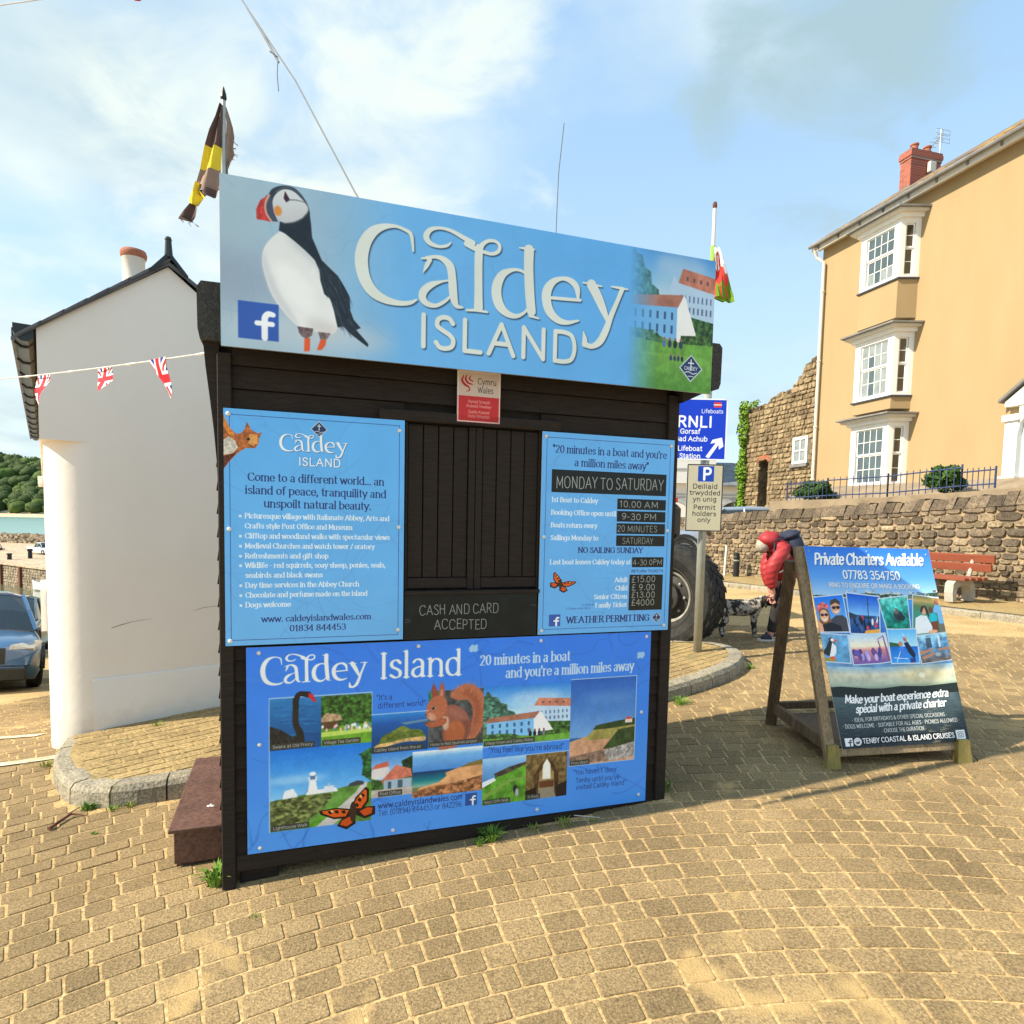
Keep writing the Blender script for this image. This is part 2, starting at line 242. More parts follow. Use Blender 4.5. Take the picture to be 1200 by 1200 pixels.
# ------------------------------------------------------------------ mesh helpers
I4 = Matrix.Identity(4)
def Rz(a): return Matrix.Rotation(a, 4, 'Z')
def frame_mat(o, x, y, z): return Matrix(((x[0], y[0], z[0], o[0]), (x[1], y[1], z[1], o[1]), (x[2], y[2], z[2], o[2]), (0, 0, 0, 1)))
class MB:
    def __init__(s): s.v = []; s.f = []; s.mi = []; s.m = 0
    def add(s, vs, fs, T=I4):
        n = len(s.v); s.v += [tuple(T @ Vector(v)) for v in vs]; s.f += [tuple(n+i for i in f) for f in fs]; s.mi += [s.m]*len(fs); return s
    def box(s, x0, x1, y0, y1, z0, z1, T=I4, b=0):
        if b:
            bx = [(x, y, z) for x in (x0, x1) for y in (y0, y1) for z in (z0, z1)]
            bm = bmesh.new(); vv = [bm.verts.new(p) for p in bx]
            for f in ((0, 1, 3, 2), (4, 6, 7, 5), (0, 4, 5, 1), (2, 3, 7, 6), (0, 2, 6, 4), (1, 5, 7, 3)): bm.faces.new([vv[i] for i in f])
            bmesh.ops.bevel(bm, geom=bm.edges[:], offset=b, segments=1, affect='EDGES')
            bm.verts.index_update(); s.add([v.co.copy() for v in bm.verts], [[v.index for v in f.verts] for f in bm.faces], T); bm.free(); return s
        vs = [(x0, y0, z0), (x1, y0, z0), (x1, y1, z0), (x0, y1, z0), (x0, y0, z1), (x1, y0, z1), (x1, y1, z1), (x0, y1, z1)]
        return s.add(vs, [(0, 3, 2, 1), (4, 5, 6, 7), (0, 1, 5, 4), (1, 2, 6, 5), (2, 3, 7, 6), (3, 0, 4, 7)], T)
    def prism(s, pts, d, T=I4):
        """polygon in local xz (y = 0) extruded to y = d; d>0 goes back"""
        n = len(pts); vs = [(x, 0, z) for x, z in pts]+[(x, d, z) for x, z in pts]
        return s.add(vs, [tuple(range(n)), tuple(range(2*n-1, n-1, -1))]+[(i, n+i, n+(i+1) % n, (i+1) % n) for i in range(n)], T)
    def slab(s, pts, z0, z1, T=I4):
        n = len(pts); vs = [(x, y, z0) for x, y in pts]+[(x, y, z1) for x, y in pts]
        return s.add(vs, [tuple(range(n-1, -1, -1)), tuple(range(n, 2*n))]+[(i, (i+1) % n, n+(i+1) % n, n+i) for i in range(n)], T)
    def tube(s, P, r, n=8, T=I4, cap=True):
        P = [Vector(p) for p in P]; r = r if isinstance(r, (list, tuple)) else [r]*len(P); vs = []; up = None
        for i, p in enumerate(P):
            t = (P[min(i+1, len(P)-1)]-P[max(i-1, 0)]).normalized()
            if up is None: up = Vector((0, 0, 1)) if abs(t.z) < .9 else Vector((1, 0, 0))
            a = t.cross(up); a = a.normalized() if a.length > 1e-6 else Vector((1, 0, 0)); b = a.cross(t); up = b
            for k in range(n):
                w = 2*PI*k/n; vs.append(p+a*math.cos(w)*r[i]+b*math.sin(w)*r[i])
        fs = [(i*n+k, i*n+(k+1) % n, (i+1)*n+(k+1) % n, (i+1)*n+k) for i in range(len(P)-1) for k in range(n)]
        if cap: fs += [tuple(range(n-1, -1, -1)), tuple(range((len(P)-1)*n, len(P)*n))]
        return s.add(vs, fs, T)
    def lathe(s, prof, n=16, T=I4, cap=True):
        """profile (radius, z) turned round local z"""
        vs = [(r*math.cos(2*PI*k/n), r*math.sin(2*PI*k/n), z) for r, z in prof for k in range(n)]
        fs = [(i*n+k, i*n+(k+1) % n, (i+1)*n+(k+1) % n, (i+1)*n+k) for i in range(len(prof)-1) for k in range(n)]
        if cap: fs += [tuple(range(n-1, -1, -1)), tuple(range((len(prof)-1)*n, len(prof)*n))]
        return s.add(vs, fs, T)
    def ball(s, c, r, n=8, T=I4):
        r = r if isinstance(r, (tuple, list)) else (r, r, r); h = max(3, n//2)
        vs = [(c[0], c[1], c[2]+r[2])]+[(c[0]+r[0]*math.sin(PI*j/h)*math.cos(2*PI*k/n), c[1]+r[1]*math.sin(PI*j/h)*math.sin(2*PI*k/n), c[2]+r[2]*math.cos(PI*j/h)) for j in range(1, h) for k in range(n)]+[(c[0], c[1], c[2]-r[2])]
        fs = [(0, 1+k, 1+(k+1) % n) for k in range(n)]
        for j in range(h-2): fs += [(1+j*n+k, 1+(j+1)*n+k, 1+(j+1)*n+(k+1) % n, 1+j*n+(k+1) % n) for k in range(n)]
        e = 1+(h-1)*n; fs += [(e-n+k, e, e-n+(k+1) % n) for k in range(n)]
        return s.add(vs, fs, T)
    def grid(s, rows, T=I4):
        n = len(rows[0]); return s.add([p for r in rows for p in r], [(i*n+j, i*n+j+1, (i+1)*n+j+1, (i+1)*n+j) for i in range(len(rows)-1) for j in range(n-1)], T)
    def mesh(s, name):
        me = bpy.data.meshes.new(name); me.from_pydata(s.v, [], s.f); me.update(); return me
    def build(s, name, m, parent=None, smooth=False, fix=True):
        me = s.mesh(name)
        ms = m if isinstance(m, (list, tuple)) else [m]
        for x in ms: me.materials.append(M[x] if isinstance(x, str) else x)
        if len(ms) > 1: me.polygons.foreach_set('material_index', s.mi)
        if fix:
            bm = bmesh.new(); bm.from_mesh(me); bmesh.ops.recalc_face_normals(bm, faces=bm.faces[:]); bm.to_mesh(me); bm.free()
        if smooth: me.polygons.foreach_set('use_smooth', [True]*len(me.polygons))
        return link(name, me, parent)
def link(name, me, parent=None, loc=None):
    o = bpy.data.objects.new(name, me); COL.objects.link(o); o.parent = parent
    if loc is not None: o.location = loc
    return o
def tag(o, label, cat, group=None, kind=None):
    o['label'] = label; o['category'] = cat
    if group: o['group'] = group
    if kind: o['kind'] = kind
    return o
def thing(name, label, cat, loc=(0, 0, 0), rz=0, group=None):
    o = bpy.data.objects.new(name, None); COL.objects.link(o); o.location = loc; o.rotation_euler = (0, 0, rz); o.empty_display_size = .1
    return tag(o, label, cat, group)
def structure(o, kind='structure'): o['kind'] = kind; return o
def copy_tree(o, parent=None):
    kids = [c for c in bpy.data.objects if c.parent == o]; c = o.copy(); COL.objects.link(c); c.parent = parent
    for k in kids: copy_tree(k, c)
    return c
def ss(a, b, x):
    t = min(1, max(0, (x-a)/(b-a))); return t*t*(3-2*t)
def ground_z(X, Y):
    u = X+1.23; r = max(-.45, .07*u) if u < 4 else .28+.03*(min(u, 30)-4)
    return r-.14*max(0, min(Y, 22)-4.3)*ss(2.5, 5, -X)

# ------------------------------------------------------------------ a small stroke alphabet for the lettering printed on the boards
# x-height 5, capitals 7, ascenders 7.4, descenders -2.2; S = smooth stroke, L = straight stroke, D = dot
GL = {}
for ln in '''A 6.4 L0.3,0 3.2,7 6.1,0|L1.4,2.5 5,2.5
B 5.4 L0.8,0 0.8,7|S0.8,7 3,7 4.3,6.3 4.2,4.4 3,3.8 0.8,3.8|S0.8,3.8 3.4,3.8 4.8,2.9 4.7,0.9 3.2,0 0.8,0
C 6.2 S5.8,5.6 4.8,6.8 3.2,7 1.4,6.2 0.5,3.5 1.4,0.8 3.2,0 4.9,0.3 5.9,1.4
D 6.2 L0.8,0 0.8,7|S0.8,7 3.2,7 5,6.2 5.7,3.5 5,0.8 3.2,0 0.8,0
E 5 L0.8,0 0.8,7|L0.8,7 4.4,7|L0.8,3.7 3.8,3.7|L0.8,0 4.5,0
F 4.8 L0.8,0 0.8,7|L0.8,7 4.4,7|L0.8,3.7 3.7,3.7
G 6.4 S5.8,5.7 4.8,6.8 3.2,7 1.4,6.2 0.5,3.5 1.4,0.8 3.3,0 4.8,0.2 5.7,0.9|L5.7,0.7 5.7,3.2 3.8,3.2
H 6.2 L0.8,0 0.8,7|L5.4,0 5.4,7|L0.8,3.7 5.4,3.7
I 1.9 L0.95,0 0.95,7
J 3.8 S3,7 3,3 2.8,0.8 1.6,0 0.4,0.4
K 5.8 L0.8,0 0.8,7|L5,7 0.9,3.2|L2.2,4.4 5.4,0
L 4.7 L0.8,7 0.8,0|L0.8,0 4.4,0
M 7.4 L0.8,0 0.9,7|L0.9,7 3.7,1.6|L3.7,1.6 6.5,7|L6.5,7 6.6,0
N 6.4 L0.8,0 0.8,7|L0.8,7 5.6,0|L5.6,0 5.6,7
O 6.8 S3.4,7 1.4,6.2 0.5,3.5 1.4,0.8 3.4,0 5.4,0.8 6.3,3.5 5.4,6.2 3.4,7
P 5.2 L0.8,0 0.8,7|S0.8,7 3.2,7 4.6,6.2 4.5,4.2 3.2,3.4 0.8,3.4
Q 6.8 S3.4,7 1.4,6.2 0.5,3.5 1.4,0.8 3.4,0 5.4,0.8 6.3,3.5 5.4,6.2 3.4,7|L3.6,1.6 6.2,-0.6
R 5.6 L0.8,0 0.8,7|S0.8,7 3.2,7 4.6,6.3 4.5,4.4 3.2,3.6 0.8,3.6|L2.8,3.6 5.3,0
S 4.8 S4.2,5.8 3.4,6.8 2.1,7 0.9,6.3 0.8,4.9 2,4 3.4,3.2 4.3,2.1 4,0.6 2.6,0 1.3,0.2 0.5,1.2
T 5.4 L0.2,7 5.2,7|L2.7,7 2.7,0
U 6.2 S0.8,7 0.8,3 1.2,0.9 3.1,0 5,0.9 5.4,3 5.4,7
V 6 L0.2,7 3,0 5.8,7
W 8.6 L0.2,7 2.3,0 4.3,6.4 6.3,0 8.4,7
X 5.6 L0.4,7 5.2,0|L5.2,7 0.4,0
Y 5.6 L0.2,7 2.8,3.4 5.4,7|L2.8,3.4 2.8,0
Z 5.4 L0.6,7 4.9,7 0.5,0 5,0
a 4.7 S0.8,4.2 1.6,4.95 2.8,4.9 3.6,4 3.6,2|L3.6,3.2 3.6,0.2 4.3,0.1|S3.6,3 2,2.7 0.8,2 0.6,0.8 1.6,0 2.8,0.3 3.6,1.3
b 5.1 L0.8,7.4 0.8,0|S0.8,3.8 1.8,4.8 3,5 4.3,4.2 4.6,2.5 4.2,0.8 3,0 1.8,0.2 0.8,1.1
c 4.3 S3.9,4 3.1,4.9 2,4.9 0.8,4 0.5,2.5 0.9,0.9 2.1,0 3.3,0.2 4,1
d 5.2 L4.3,7.4 4.3,0|S4.3,3.8 3.4,4.8 2.2,5 0.9,4.2 0.5,2.5 0.9,0.8 2,0 3.3,0.2 4.3,1.1
e 4.6 S0.6,2.7 4.2,2.8|S4.2,2.8 4,4.2 2.4,5 1,4.3 0.5,2.6 1,0.8 2.3,0 3.5,0.2 4.2,1
f 3 S3.3,7.1 2.4,7.5 1.5,6.9 1.3,5.6 1.3,0|L0.2,5 2.7,5
g 5 L4.2,5 4.2,-0.6|S4.2,3.9 3.4,4.8 2.2,5 0.9,4.2 0.5,2.6 0.9,1 2,0.3 3.4,0.6 4.2,1.4|S4.2,-0.4 3.8,-1.8 2.4,-2.3 0.8,-1.8
h 5.1 L0.8,7.4 0.8,0|S0.8,3.6 1.9,4.8 3.1,4.9 4.1,4.2 4.3,2.8 4.3,0
i 1.7 L0.85,5 0.85,0|D0.85,6.9
j 1.9 S1,5 1,0 0.8,-1.6 -0.3,-2.2|D1,6.9
k 4.7 L0.8,7.4 0.8,0|L4,5 0.9,2|L1.9,3 4.4,0
l 1.7 L0.85,7.4 0.85,0
m 7.7 L0.8,5 0.8,0|S0.8,3.6 1.8,4.8 2.9,4.9 3.7,4.2 3.9,2.8 3.9,0|S3.9,3.6 4.9,4.8 6,4.9 6.8,4.2 6.9,2.8 6.9,0
n 5.1 L0.8,5 0.8,0|S0.8,3.6 1.9,4.8 3.1,4.9 4.1,4.2 4.3,2.8 4.3,0
o 5 S2.5,5 1,4.2 0.5,2.5 1,0.8 2.5,0 4,0.8 4.5,2.5 4,4.2 2.5,5
p 5.1 L0.8,5 0.8,-2.2|S0.8,3.8 1.8,4.8 3,5 4.3,4.2 4.6,2.5 4.2,0.8 3,0 1.8,0.2 0.8,1.1
q 5.2 L4.3,5 4.3,-2.2|S4.3,3.8 3.4,4.8 2.2,5 0.9,4.2 0.5,2.5 0.9,0.8 2,0 3.3,0.2 4.3,1.1
r 3.5 L0.8,5 0.8,0|S0.8,3.2 1.5,4.5 2.5,5 3.4,4.7
s 4 S3.5,4.2 2.6,4.95 1.4,4.8 0.8,3.9 1.3,3 2.6,2.4 3.5,1.6 3.3,0.4 2,0 0.6,0.7
t 3.1 S1.4,6.6 1.4,1.4 1.9,0.1 3,0.3|L0.2,5 2.8,5
u 5.1 S0.8,5 0.8,2 1.1,0.5 2.2,0 3.4,0.3 4.3,1.5|L4.3,5 4.3,0
v 4.6 L0.2,5 2.3,0 4.4,5
w 6.8 L0.2,5 1.8,0 3.4,4.6 5,0 6.6,5
x 4.5 L0.3,5 4.2,0|L4.2,5 0.3,0
y 4.6 L0.2,5 2.4,0.1|L4.4,5 2.4,0.1 1.6,-1.8 0.3,-2.2
z 4.3 L0.5,5 3.8,5 0.4,0 4,0
0 4.9 S2.45,7 1,6 0.5,3.5 1,1 2.45,0 3.9,1 4.4,3.5 3.9,6 2.45,7
1 3.3 L0.6,5.8 2,7 2,0
2 4.7 S0.6,5.6 1.3,6.8 2.6,7 3.9,6.2 3.9,4.8 2.8,3 0.5,0|L0.5,0 4.3,0
3 4.7 S0.7,6 1.7,7 3.2,6.9 4,5.7 3.4,4.2 2,3.8|S2,3.8 3.7,3.5 4.3,2.1 3.7,0.5 2.2,0 0.5,0.9
4 5 L3.6,0 3.6,7 0.3,2 4.7,2
5 4.7 L4,7 1.1,7 0.8,3.9|S0.8,3.9 2.4,4.4 3.8,3.7 4.3,2.2 3.7,0.6 2.2,0 0.5,0.8
6 4.8 S3.8,6.7 2,6.2 0.8,4 0.6,1.9 1.5,0.2 3,0.1 4.2,1.3 4,3.3 2.6,4.2 1,3.2
7 4.5 L0.4,7 4.2,7 1.6,0
8 4.8 S2.4,7 1,6.3 1,4.5 2.4,3.8 3.9,2.9 4.1,1 2.4,0 0.7,1 0.9,2.9 2.4,3.8 3.8,4.5 3.8,6.3 2.4,7
9 4.8 S1,0.3 2.8,0.8 4,3 4.2,5.1 3.3,6.8 1.8,6.9 0.6,5.7 0.8,3.7 2.2,2.8 3.8,3.8
. 1.7 D0.8,0.35
, 1.7 S0.9,0.5 0.9,-0.4 0.4,-1.3
: 1.7 D0.8,0.6|D0.8,3.9
- 3 L0.5,2.8 2.6,2.8
/ 3.4 L0.2,-0.5 3.2,7.2
' 1.5 L0.9,7.2 0.6,5.6
" 2.6 L0.8,7.2 0.6,5.6|L2,7.2 1.8,5.6
( 2.6 S2.2,7.6 0.9,5.4 0.9,1.2 2.2,-1.2
) 2.6 S0.4,7.6 1.7,5.4 1.7,1.2 0.4,-1.2
& 6.4 S6,0 3.6,2.8 1.6,5.2 1.9,6.8 3.2,6.9 3.8,5.7 2.4,4.2 0.7,2.6 0.8,0.6 2.4,0 4.4,0.9 5.8,3.2
£ 5 S4.2,6.2 3,7 1.8,6.4 1.6,4.8 1.8,2.2 0.7,0.1|L0.7,0.1 4.6,0.1|L0.6,3.4 3.6,3.4
* 3.6 D1.6,2.8
{ 3.4 S1.4,7 0.7,6.2 0.8,5.4 1.4,5.6|D1.2,5.7|S3,7 2.3,6.2 2.4,5.4 3,5.6|D2.8,5.7
} 3.4 S0.7,5.3 1.4,6 1.3,6.8 0.7,6.7|D0.9,6.6|S2.3,5.3 3,6 2.9,6.8 2.3,6.7|D2.5,6.6'''.split('\n'):
    ch = ln[0]; wd, rest = ln[2:].split(' ', 1); st = []
    for q in rest.split('|'): st.append((q[0], [tuple(map(float, p.split(','))) for p in q[1:].split(' ')]))
    GL[ch] = (float(wd), st)
def catmull(P, n=6):
    P = [np.array(p, float) for p in P]
    if len(P) < 3: return P
    closed = np.hypot(*(P[0]-P[-1])[:2]) < 1e-6; out = []
    Q = ([P[-2]] if closed else [2*P[0]-P[1]])+P+([P[1]] if closed else [2*P[-1]-P[-2]])
    for i in range(1, len(Q)-2):
        a, b, c, d = Q[i-1:i+3]
        for k in range(n):
            t = k/n; out.append(.5*(2*b+(c-a)*t+(2*a-5*b+4*c-d)*t*t+(3*b-a-3*c+d)*t**3))
    return out+[P[-1]]
class Style:
    def __init__(s, thick, thin=None, phi=20, serif=0, slant=0, space=.35, wob=0, sx=1.): s.thick = thick; s.thin = thin if thin else thick; s.phi = R(phi); s.serif = serif; s.slant = slant; s.space = space; s.wob = wob; s.sx = sx
DIDONE = Style(1.25, .42, 8, .95, space=.55, sx=.92); DIDONE_BOLD = Style(1.5, .55, 8, 1.05, space=.62, sx=.95)
SANS = Style(.95, space=.9); SANS_BOLD = Style(1.25, space=.75); SANS_THIN = Style(.68, space=.55)
CHALK = Style(.62, wob=.28, space=.9); HAND = Style(.72, wob=.16, space=.7, sx=.92); BRUSH = Style(1.6, .9, 40, slant=.24, space=.25, wob=.10, sx=.78)
class Canvas:
    """a sheet of print: w x h drawing units, k pixels per unit, y runs down"""
    def __init__(s, w, h, k=1., bg=(255, 255, 255)):
        s.w, s.h, s.k = w, h, k; s.W, s.H = int(w*k), int(h*k); s.a = np.empty((s.H, s.W, 3), np.float32); s.a[:] = bg
    def rows(s, y0, y1):
        return np.linspace(y0, y1, s.H, dtype=np.float32)[:, None, None]
    def grad(s, x0, y0, x1, y1, stops, axis='y'):
        X0, X1, Y0, Y1 = [int(round(v*s.k)) for v in (x0, x1, y0, y1)]; X0 = max(X0, 0); Y0 = max(Y0, 0); X1 = min(X1, s.W); Y1 = min(Y1, s.H)
        if X1 <= X0 or Y1 <= Y0: return
        n = (Y1-Y0) if axis == 'y' else (X1-X0); t = np.linspace(0, 1, n); c = np.stack([np.interp(t, [p for p, _ in stops], [q[i] for _, q in stops]) for i in range(3)], -1)
        s.a[Y0:Y1, X0:X1] = c[:, None] if axis == 'y' else c[None]
    def mask(s, pts, pad=0):
        P = np.array(pts, float)*s.k; x0, y0 = np.floor(P.min(0)).astype(int)-1-pad; x1, y1 = np.ceil(P.max(0)).astype(int)+2+pad
        x0 = max(x0, 0); y0 = max(y0, 0); x1 = min(x1, s.W); y1 = min(y1, s.H)
        if x1 <= x0 or y1 <= y0: return None
        acc = 0
        for ox, oy in ((.25, .25), (.75, .25), (.25, .75), (.75, .75)):
            yy, xx = np.mgrid[y0:y1, x0:x1]; yy = yy+oy; xx = xx+ox; ins = np.zeros(yy.shape, bool); q = P[-1]
            for p in P:
                if p[1] != q[1]:
                    c = ((p[1] > yy) != (q[1] > yy)) & (xx < (q[0]-p[0])*(yy-p[1])/(q[1]-p[1])+p[0]); ins ^= c
                q = p
            acc = acc+ins
        return x0, y0, x1, y1, (acc/4.).astype(np.float32)
    def poly(s, pts, col, al=1., tex=0, ts=6, smooth=False, col2=None, feather=0):
        """fill; tex mottles the colour with noise of cell ts, col2 fades the colour from top to bottom"""
        if smooth: pts = [tuple(p[:2]) for p in catmull(list(pts)+[pts[0]], 5)]
        r = s.mask(pts, int(feather*s.k*2.2) if feather else 0)
        if r is None: return
        x0, y0, x1, y1, m = r; c = np.empty((*m.shape, 3), np.float32); c[:] = col
        if col2 is not None: t = np.linspace(0, 1, m.shape[0])[:, None, None]; c = (1-t)*np.array(col, np.float32)+t*np.array(col2, np.float32)+np.zeros_like(c)
        if tex: c = c*(1+tex*(fbm(m.shape, ts*s.k)[..., None]-.5)*2)
        if feather: m = blur(m, int(feather*s.k))
        m = m[..., None]*al; s.a[y0:y1, x0:x1] = s.a[y0:y1, x0:x1]*(1-m)+c*m
    def rect(s, x0, y0, x1, y1, col, **k): s.poly([(x0, y0), (x1, y0), (x1, y1), (x0, y1)], col, **k)
    def ell(s, cx, cy, rx, ry, col, rot=0, **k):
        s.poly([(cx+rx*math.cos(t)*math.cos(rot)-ry*math.sin(t)*math.sin(rot), cy+rx*math.cos(t)*math.sin(rot)+ry*math.sin(t)*math.cos(rot)) for t in [2*PI*i/22 for i in range(22)]], col, **k)
    def strokes(s, lst, col, al=1., shadow=None):
        """lst of polylines of (x, y, width); drawn as one mask so that overlaps do not show"""
        allp = np.array([p for q in lst for p in q], float)
        if not len(allp): return
        k = s.k; mw = allp[:, 2].max()*k; X0 = max(0, int(allp[:, 0].min()*k-mw-2)); X1 = min(s.W, int(allp[:, 0].max()*k+mw+3)); Y0 = max(0, int(allp[:, 1].min()*k-mw-2)); Y1 = min(s.H, int(allp[:, 1].max()*k+mw+3))
        if X1 <= X0 or Y1 <= Y0: return
        m = np.zeros((Y1-Y0, X1-X0), np.float32)
        for q in lst:
            if len(q) == 1: q = [q[0], (q[0][0]+.01, q[0][1], q[0][2])]
            for a, b in zip(q[:-1], q[1:]):
                ax, ay, aw = a[0]*k-X0, a[1]*k-Y0, a[2]*k/2; bx, by, bw = b[0]*k-X0, b[1]*k-Y0, b[2]*k/2; w = max(aw, bw)+1
                x0 = max(0, int(min(ax, bx)-w)); x1 = min(m.shape[1], int(max(ax, bx)+w)+2); y0 = max(0, int(min(ay, by)-w)); y1 = min(m.shape[0], int(max(ay, by)+w)+2)
                if x1 <= x0 or y1 <= y0: continue
                yy, xx = np.mgrid[y0:y1, x0:x1]; xx = xx+.5; yy = yy+.5; dx, dy = bx-ax, by-ay; t = np.clip(((xx-ax)*dx+(yy-ay)*dy)/(dx*dx+dy*dy+1e-9), 0, 1)
                d = np.hypot(xx-ax-t*dx, yy-ay-t*dy)-(aw+(bw-aw)*t); m[y0:y1, x0:x1] = np.maximum(m[y0:y1, x0:x1], np.clip(.5-d, 0, 1))
        if shadow:
            ox, oy, sc_, sa = shadow; ox = int(round(ox*k)); oy = int(round(oy*k)); ms = np.zeros_like(m); hh, ww = m.shape
            ms[max(0, oy):, max(0, ox):] = m[:hh-max(0, oy), :ww-max(0, ox)]; ms = blur(ms, max(1, int(abs(ox)*.6)))[..., None]*sa; s.a[Y0:Y1, X0:X1] = s.a[Y0:Y1, X0:X1]*(1-ms)+np.array(sc_, np.float32)*ms
        m = m[..., None]*al; s.a[Y0:Y1, X0:X1] = s.a[Y0:Y1, X0:X1]*(1-m)+np.array(col, np.float32)*m
    def text(s, string, x0, x1, y0, y1=None, h=10, st=SANS, col=(255, 255, 255), al=1., shadow=None, align=None):
        """cap height h; fitted between x0 and x1 on a base line y0..y1, or align 'l','c','r' at x0 with the natural width"""
        sc_ = h/7.; rr = random.Random(string); y1 = y0 if y1 is None else y1; x = 0; items = []
        for ch in string:
            if ch == ' ': x += 2.6*st.sx; continue
            wd, S = GL[ch]; items.append((x, S, ch)); x += wd*st.sx+st.space
        nat = (x-st.space)*sc_
        if align: fx = 1.; x0 = x0-{'l': 0, 'c': nat/2, 'r': nat}[align]; x1 = x0+nat
        else: fx = (x1-x0)/nat
        lst = []; sw = sc_*min(1.25, max(.5, fx))**.75
        def pt(gx, gy): return x0+(gx+gy*st.slant)*sc_*fx, y0+(y1-y0)*((gx*sc_*fx)/(x1-x0))-gy*sc_
        for ox, S, ch in items:
            jx, jy = rr.uniform(-1, 1)*st.wob, rr.uniform(-1, 1)*st.wob*1.3
            for kind, P in S:
                if kind == 'D': q = pt(ox+P[0][0]*st.sx+jx, P[0][1]+jy); lst.append([(q[0], q[1], max(st.thick*1.15, .95)*sw*(1.25 if ch == '*' else 1))]); continue
                if st.wob: P = [(a+rr.uniform(-1, 1)*st.wob*.6+jx, b+rr.uniform(-1, 1)*st.wob*.6+jy) for a, b in P]
                Q = catmull(P, 5) if kind == 'S' else [np.array(p) for p in P]; W = []
                if kind == 'L' and len(Q) > 2:
                    for a, b in zip(Q[:-1], Q[1:]): lst.append(seg_w(a, b, ox, st, sw, fx, pt))
                elif kind == 'L': lst.append(seg_w(Q[0], Q[1], ox, st, sw, fx, pt))
                else:
                    for i, p in enumerate(Q):
                        d = Q[min(i+1, len(Q)-1)]-Q[max(i-1, 0)]; W.append(nib(d, st)*sw)
                    lst.append([(*pt(ox+p[0]*st.sx, p[1]), w) for p, w in zip(Q, W)])
                if st.serif:
                    for p, q in ((Q[0], Q[1]), (Q[-1], Q[-2])):
                        d = p-q; up = abs(d[1]) > 1.2*abs(d[0])
                        if up and ch not in 'tfsSCGcegO0' and (abs(p[1]) < .05 or abs(p[1]-5) < .05 or p[1] > 6.9 or abs(p[1]+2.2) < .05) and not (p[1] < 5.1 and p[1] > 4.9 and ch in 'ghqd'):
                            e = st.serif; a = pt(ox+(p[0]-e*(1 if (p[1] < .1 or ch.isupper() or ch in 'vwy') else 1))*st.sx, p[1]); b = pt(ox+(p[0]+e*(1 if (p[1] < .1 or ch.isupper() or ch in 'vwy') else .1))*st.sx, p[1])
                            lst.append([(a[0], a[1], st.thin*sw), (b[0], b[1], st.thin*sw)])
        s.strokes(lst, col, al, shadow)
    def blit(s, src, quad):
        """place another canvas in the quad (tl, tr, br, bl)"""
        q = np.array(quad, float)*s.k; x0, y0 = np.maximum(np.floor(q.min(0)).astype(int), 0); x1, y1 = np.ceil(q.max(0)).astype(int); x1 = min(x1, s.W); y1 = min(y1, s.H)
        A = []
        for (x, y), (u, v) in zip(q, ((0, 0), (1, 0), (1, 1), (0, 1))): A.append([x, y, 1, 0, 0, 0, -u*x, -u*y, -u]); A.append([0, 0, 0, x, y, 1, -v*x, -v*y, -v])
        H = np.linalg.svd(np.array(A))[2][-1].reshape(3, 3); yy, xx = np.mgrid[y0:y1, x0:x1]; xx = xx+.5; yy = yy+.5
        w = H[2, 0]*xx+H[2, 1]*yy+H[2, 2]; u = (H[0, 0]*xx+H[0, 1]*yy+H[0, 2])/w; v = (H[1, 0]*xx+H[1, 1]*yy+H[1, 2])/w; ins = (u >= 0) & (u < 1) & (v >= 0) & (v < 1)
        ix = np.clip((u*src.W).astype(int), 0, src.W-1); iy = np.clip((v*src.H).astype(int), 0, src.H-1); s.a[y0:y1, x0:x1][ins] = src.a[iy, ix][ins]
    def mottle(s, amt, cell, x0=0, y0=0, x1=None, y1=None):
        X0, Y0, X1, Y1 = int(x0*s.k), int(y0*s.k), int((x1 or s.w)*s.k), int((y1 or s.h)*s.k); s.a[Y0:Y1, X0:X1] *= (1+amt*(fbm((Y1-Y0, X1-X0), cell*s.k)[..., None]-.5)*2)
    def image(s, name):
        im = bpy.data.images.new(name, s.W, s.H); px = np.ones((s.H, s.W, 4), np.float32); px[..., :3] = np.clip(s.a[::-1]/255., 0, 1); im.pixels.foreach_set(px.ravel()); im.update(); im.pack(); return im
def nib(d, st):
    L_ = math.hypot(d[0], d[1])+1e-9; a = math.atan2(d[1], d[0]); return st.thin+(st.thick-st.thin)*abs(math.sin(a-st.phi))**1.3
def seg_w(a, b, ox, st, sc_, fx, pt):
    w = nib(b-a, st)*sc_; return [(*pt(ox+a[0]*st.sx, a[1]), w), (*pt(ox+b[0]*st.sx, b[1]), w)]
def blur(m, r):
    if r < 1: return m
    for ax in (0, 1):
        for _ in range(2):
            pad = [(0, 0)]*m.ndim; pad[ax] = (r+1, r); c = np.cumsum(np.pad(m, pad, mode='edge'), axis=ax); n = m.shape[ax]
            m = (np.take(c, range(2*r+1, 2*r+1+n), axis=ax)-np.take(c, range(0, n), axis=ax))/(2*r+1)
    return m.astype(np.float32)
def fbm(shape, cell, octv=4):
    H_, W_ = shape; out = np.zeros(shape, np.float32); amp = 1.; tot = 0
    for o in range(octv):
        c = max(1.3, cell/2**o); gh, gw = int(H_/c)+3, int(W_/c)+3; g = np.random.rand(gh, gw).astype(np.float32); y = np.arange(H_)/c; x = np.arange(W_)/c; y0 = y.astype(int); x0 = x.astype(int); fy = (y-y0)[:, None]; fx = (x-x0)[None]
        fy = fy*fy*(3-2*fy); fx = fx*fx*(3-2*fx)
        out += amp*((g[y0][:, x0]*(1-fx)+g[y0][:, x0+1]*fx)*(1-fy)+(g[y0+1][:, x0]*(1-fx)+g[y0+1][:, x0+1]*fx)*fy); tot += amp; amp *= .6
    out /= tot; return np.clip((out-.5)*1.9+.5, 0, 1)
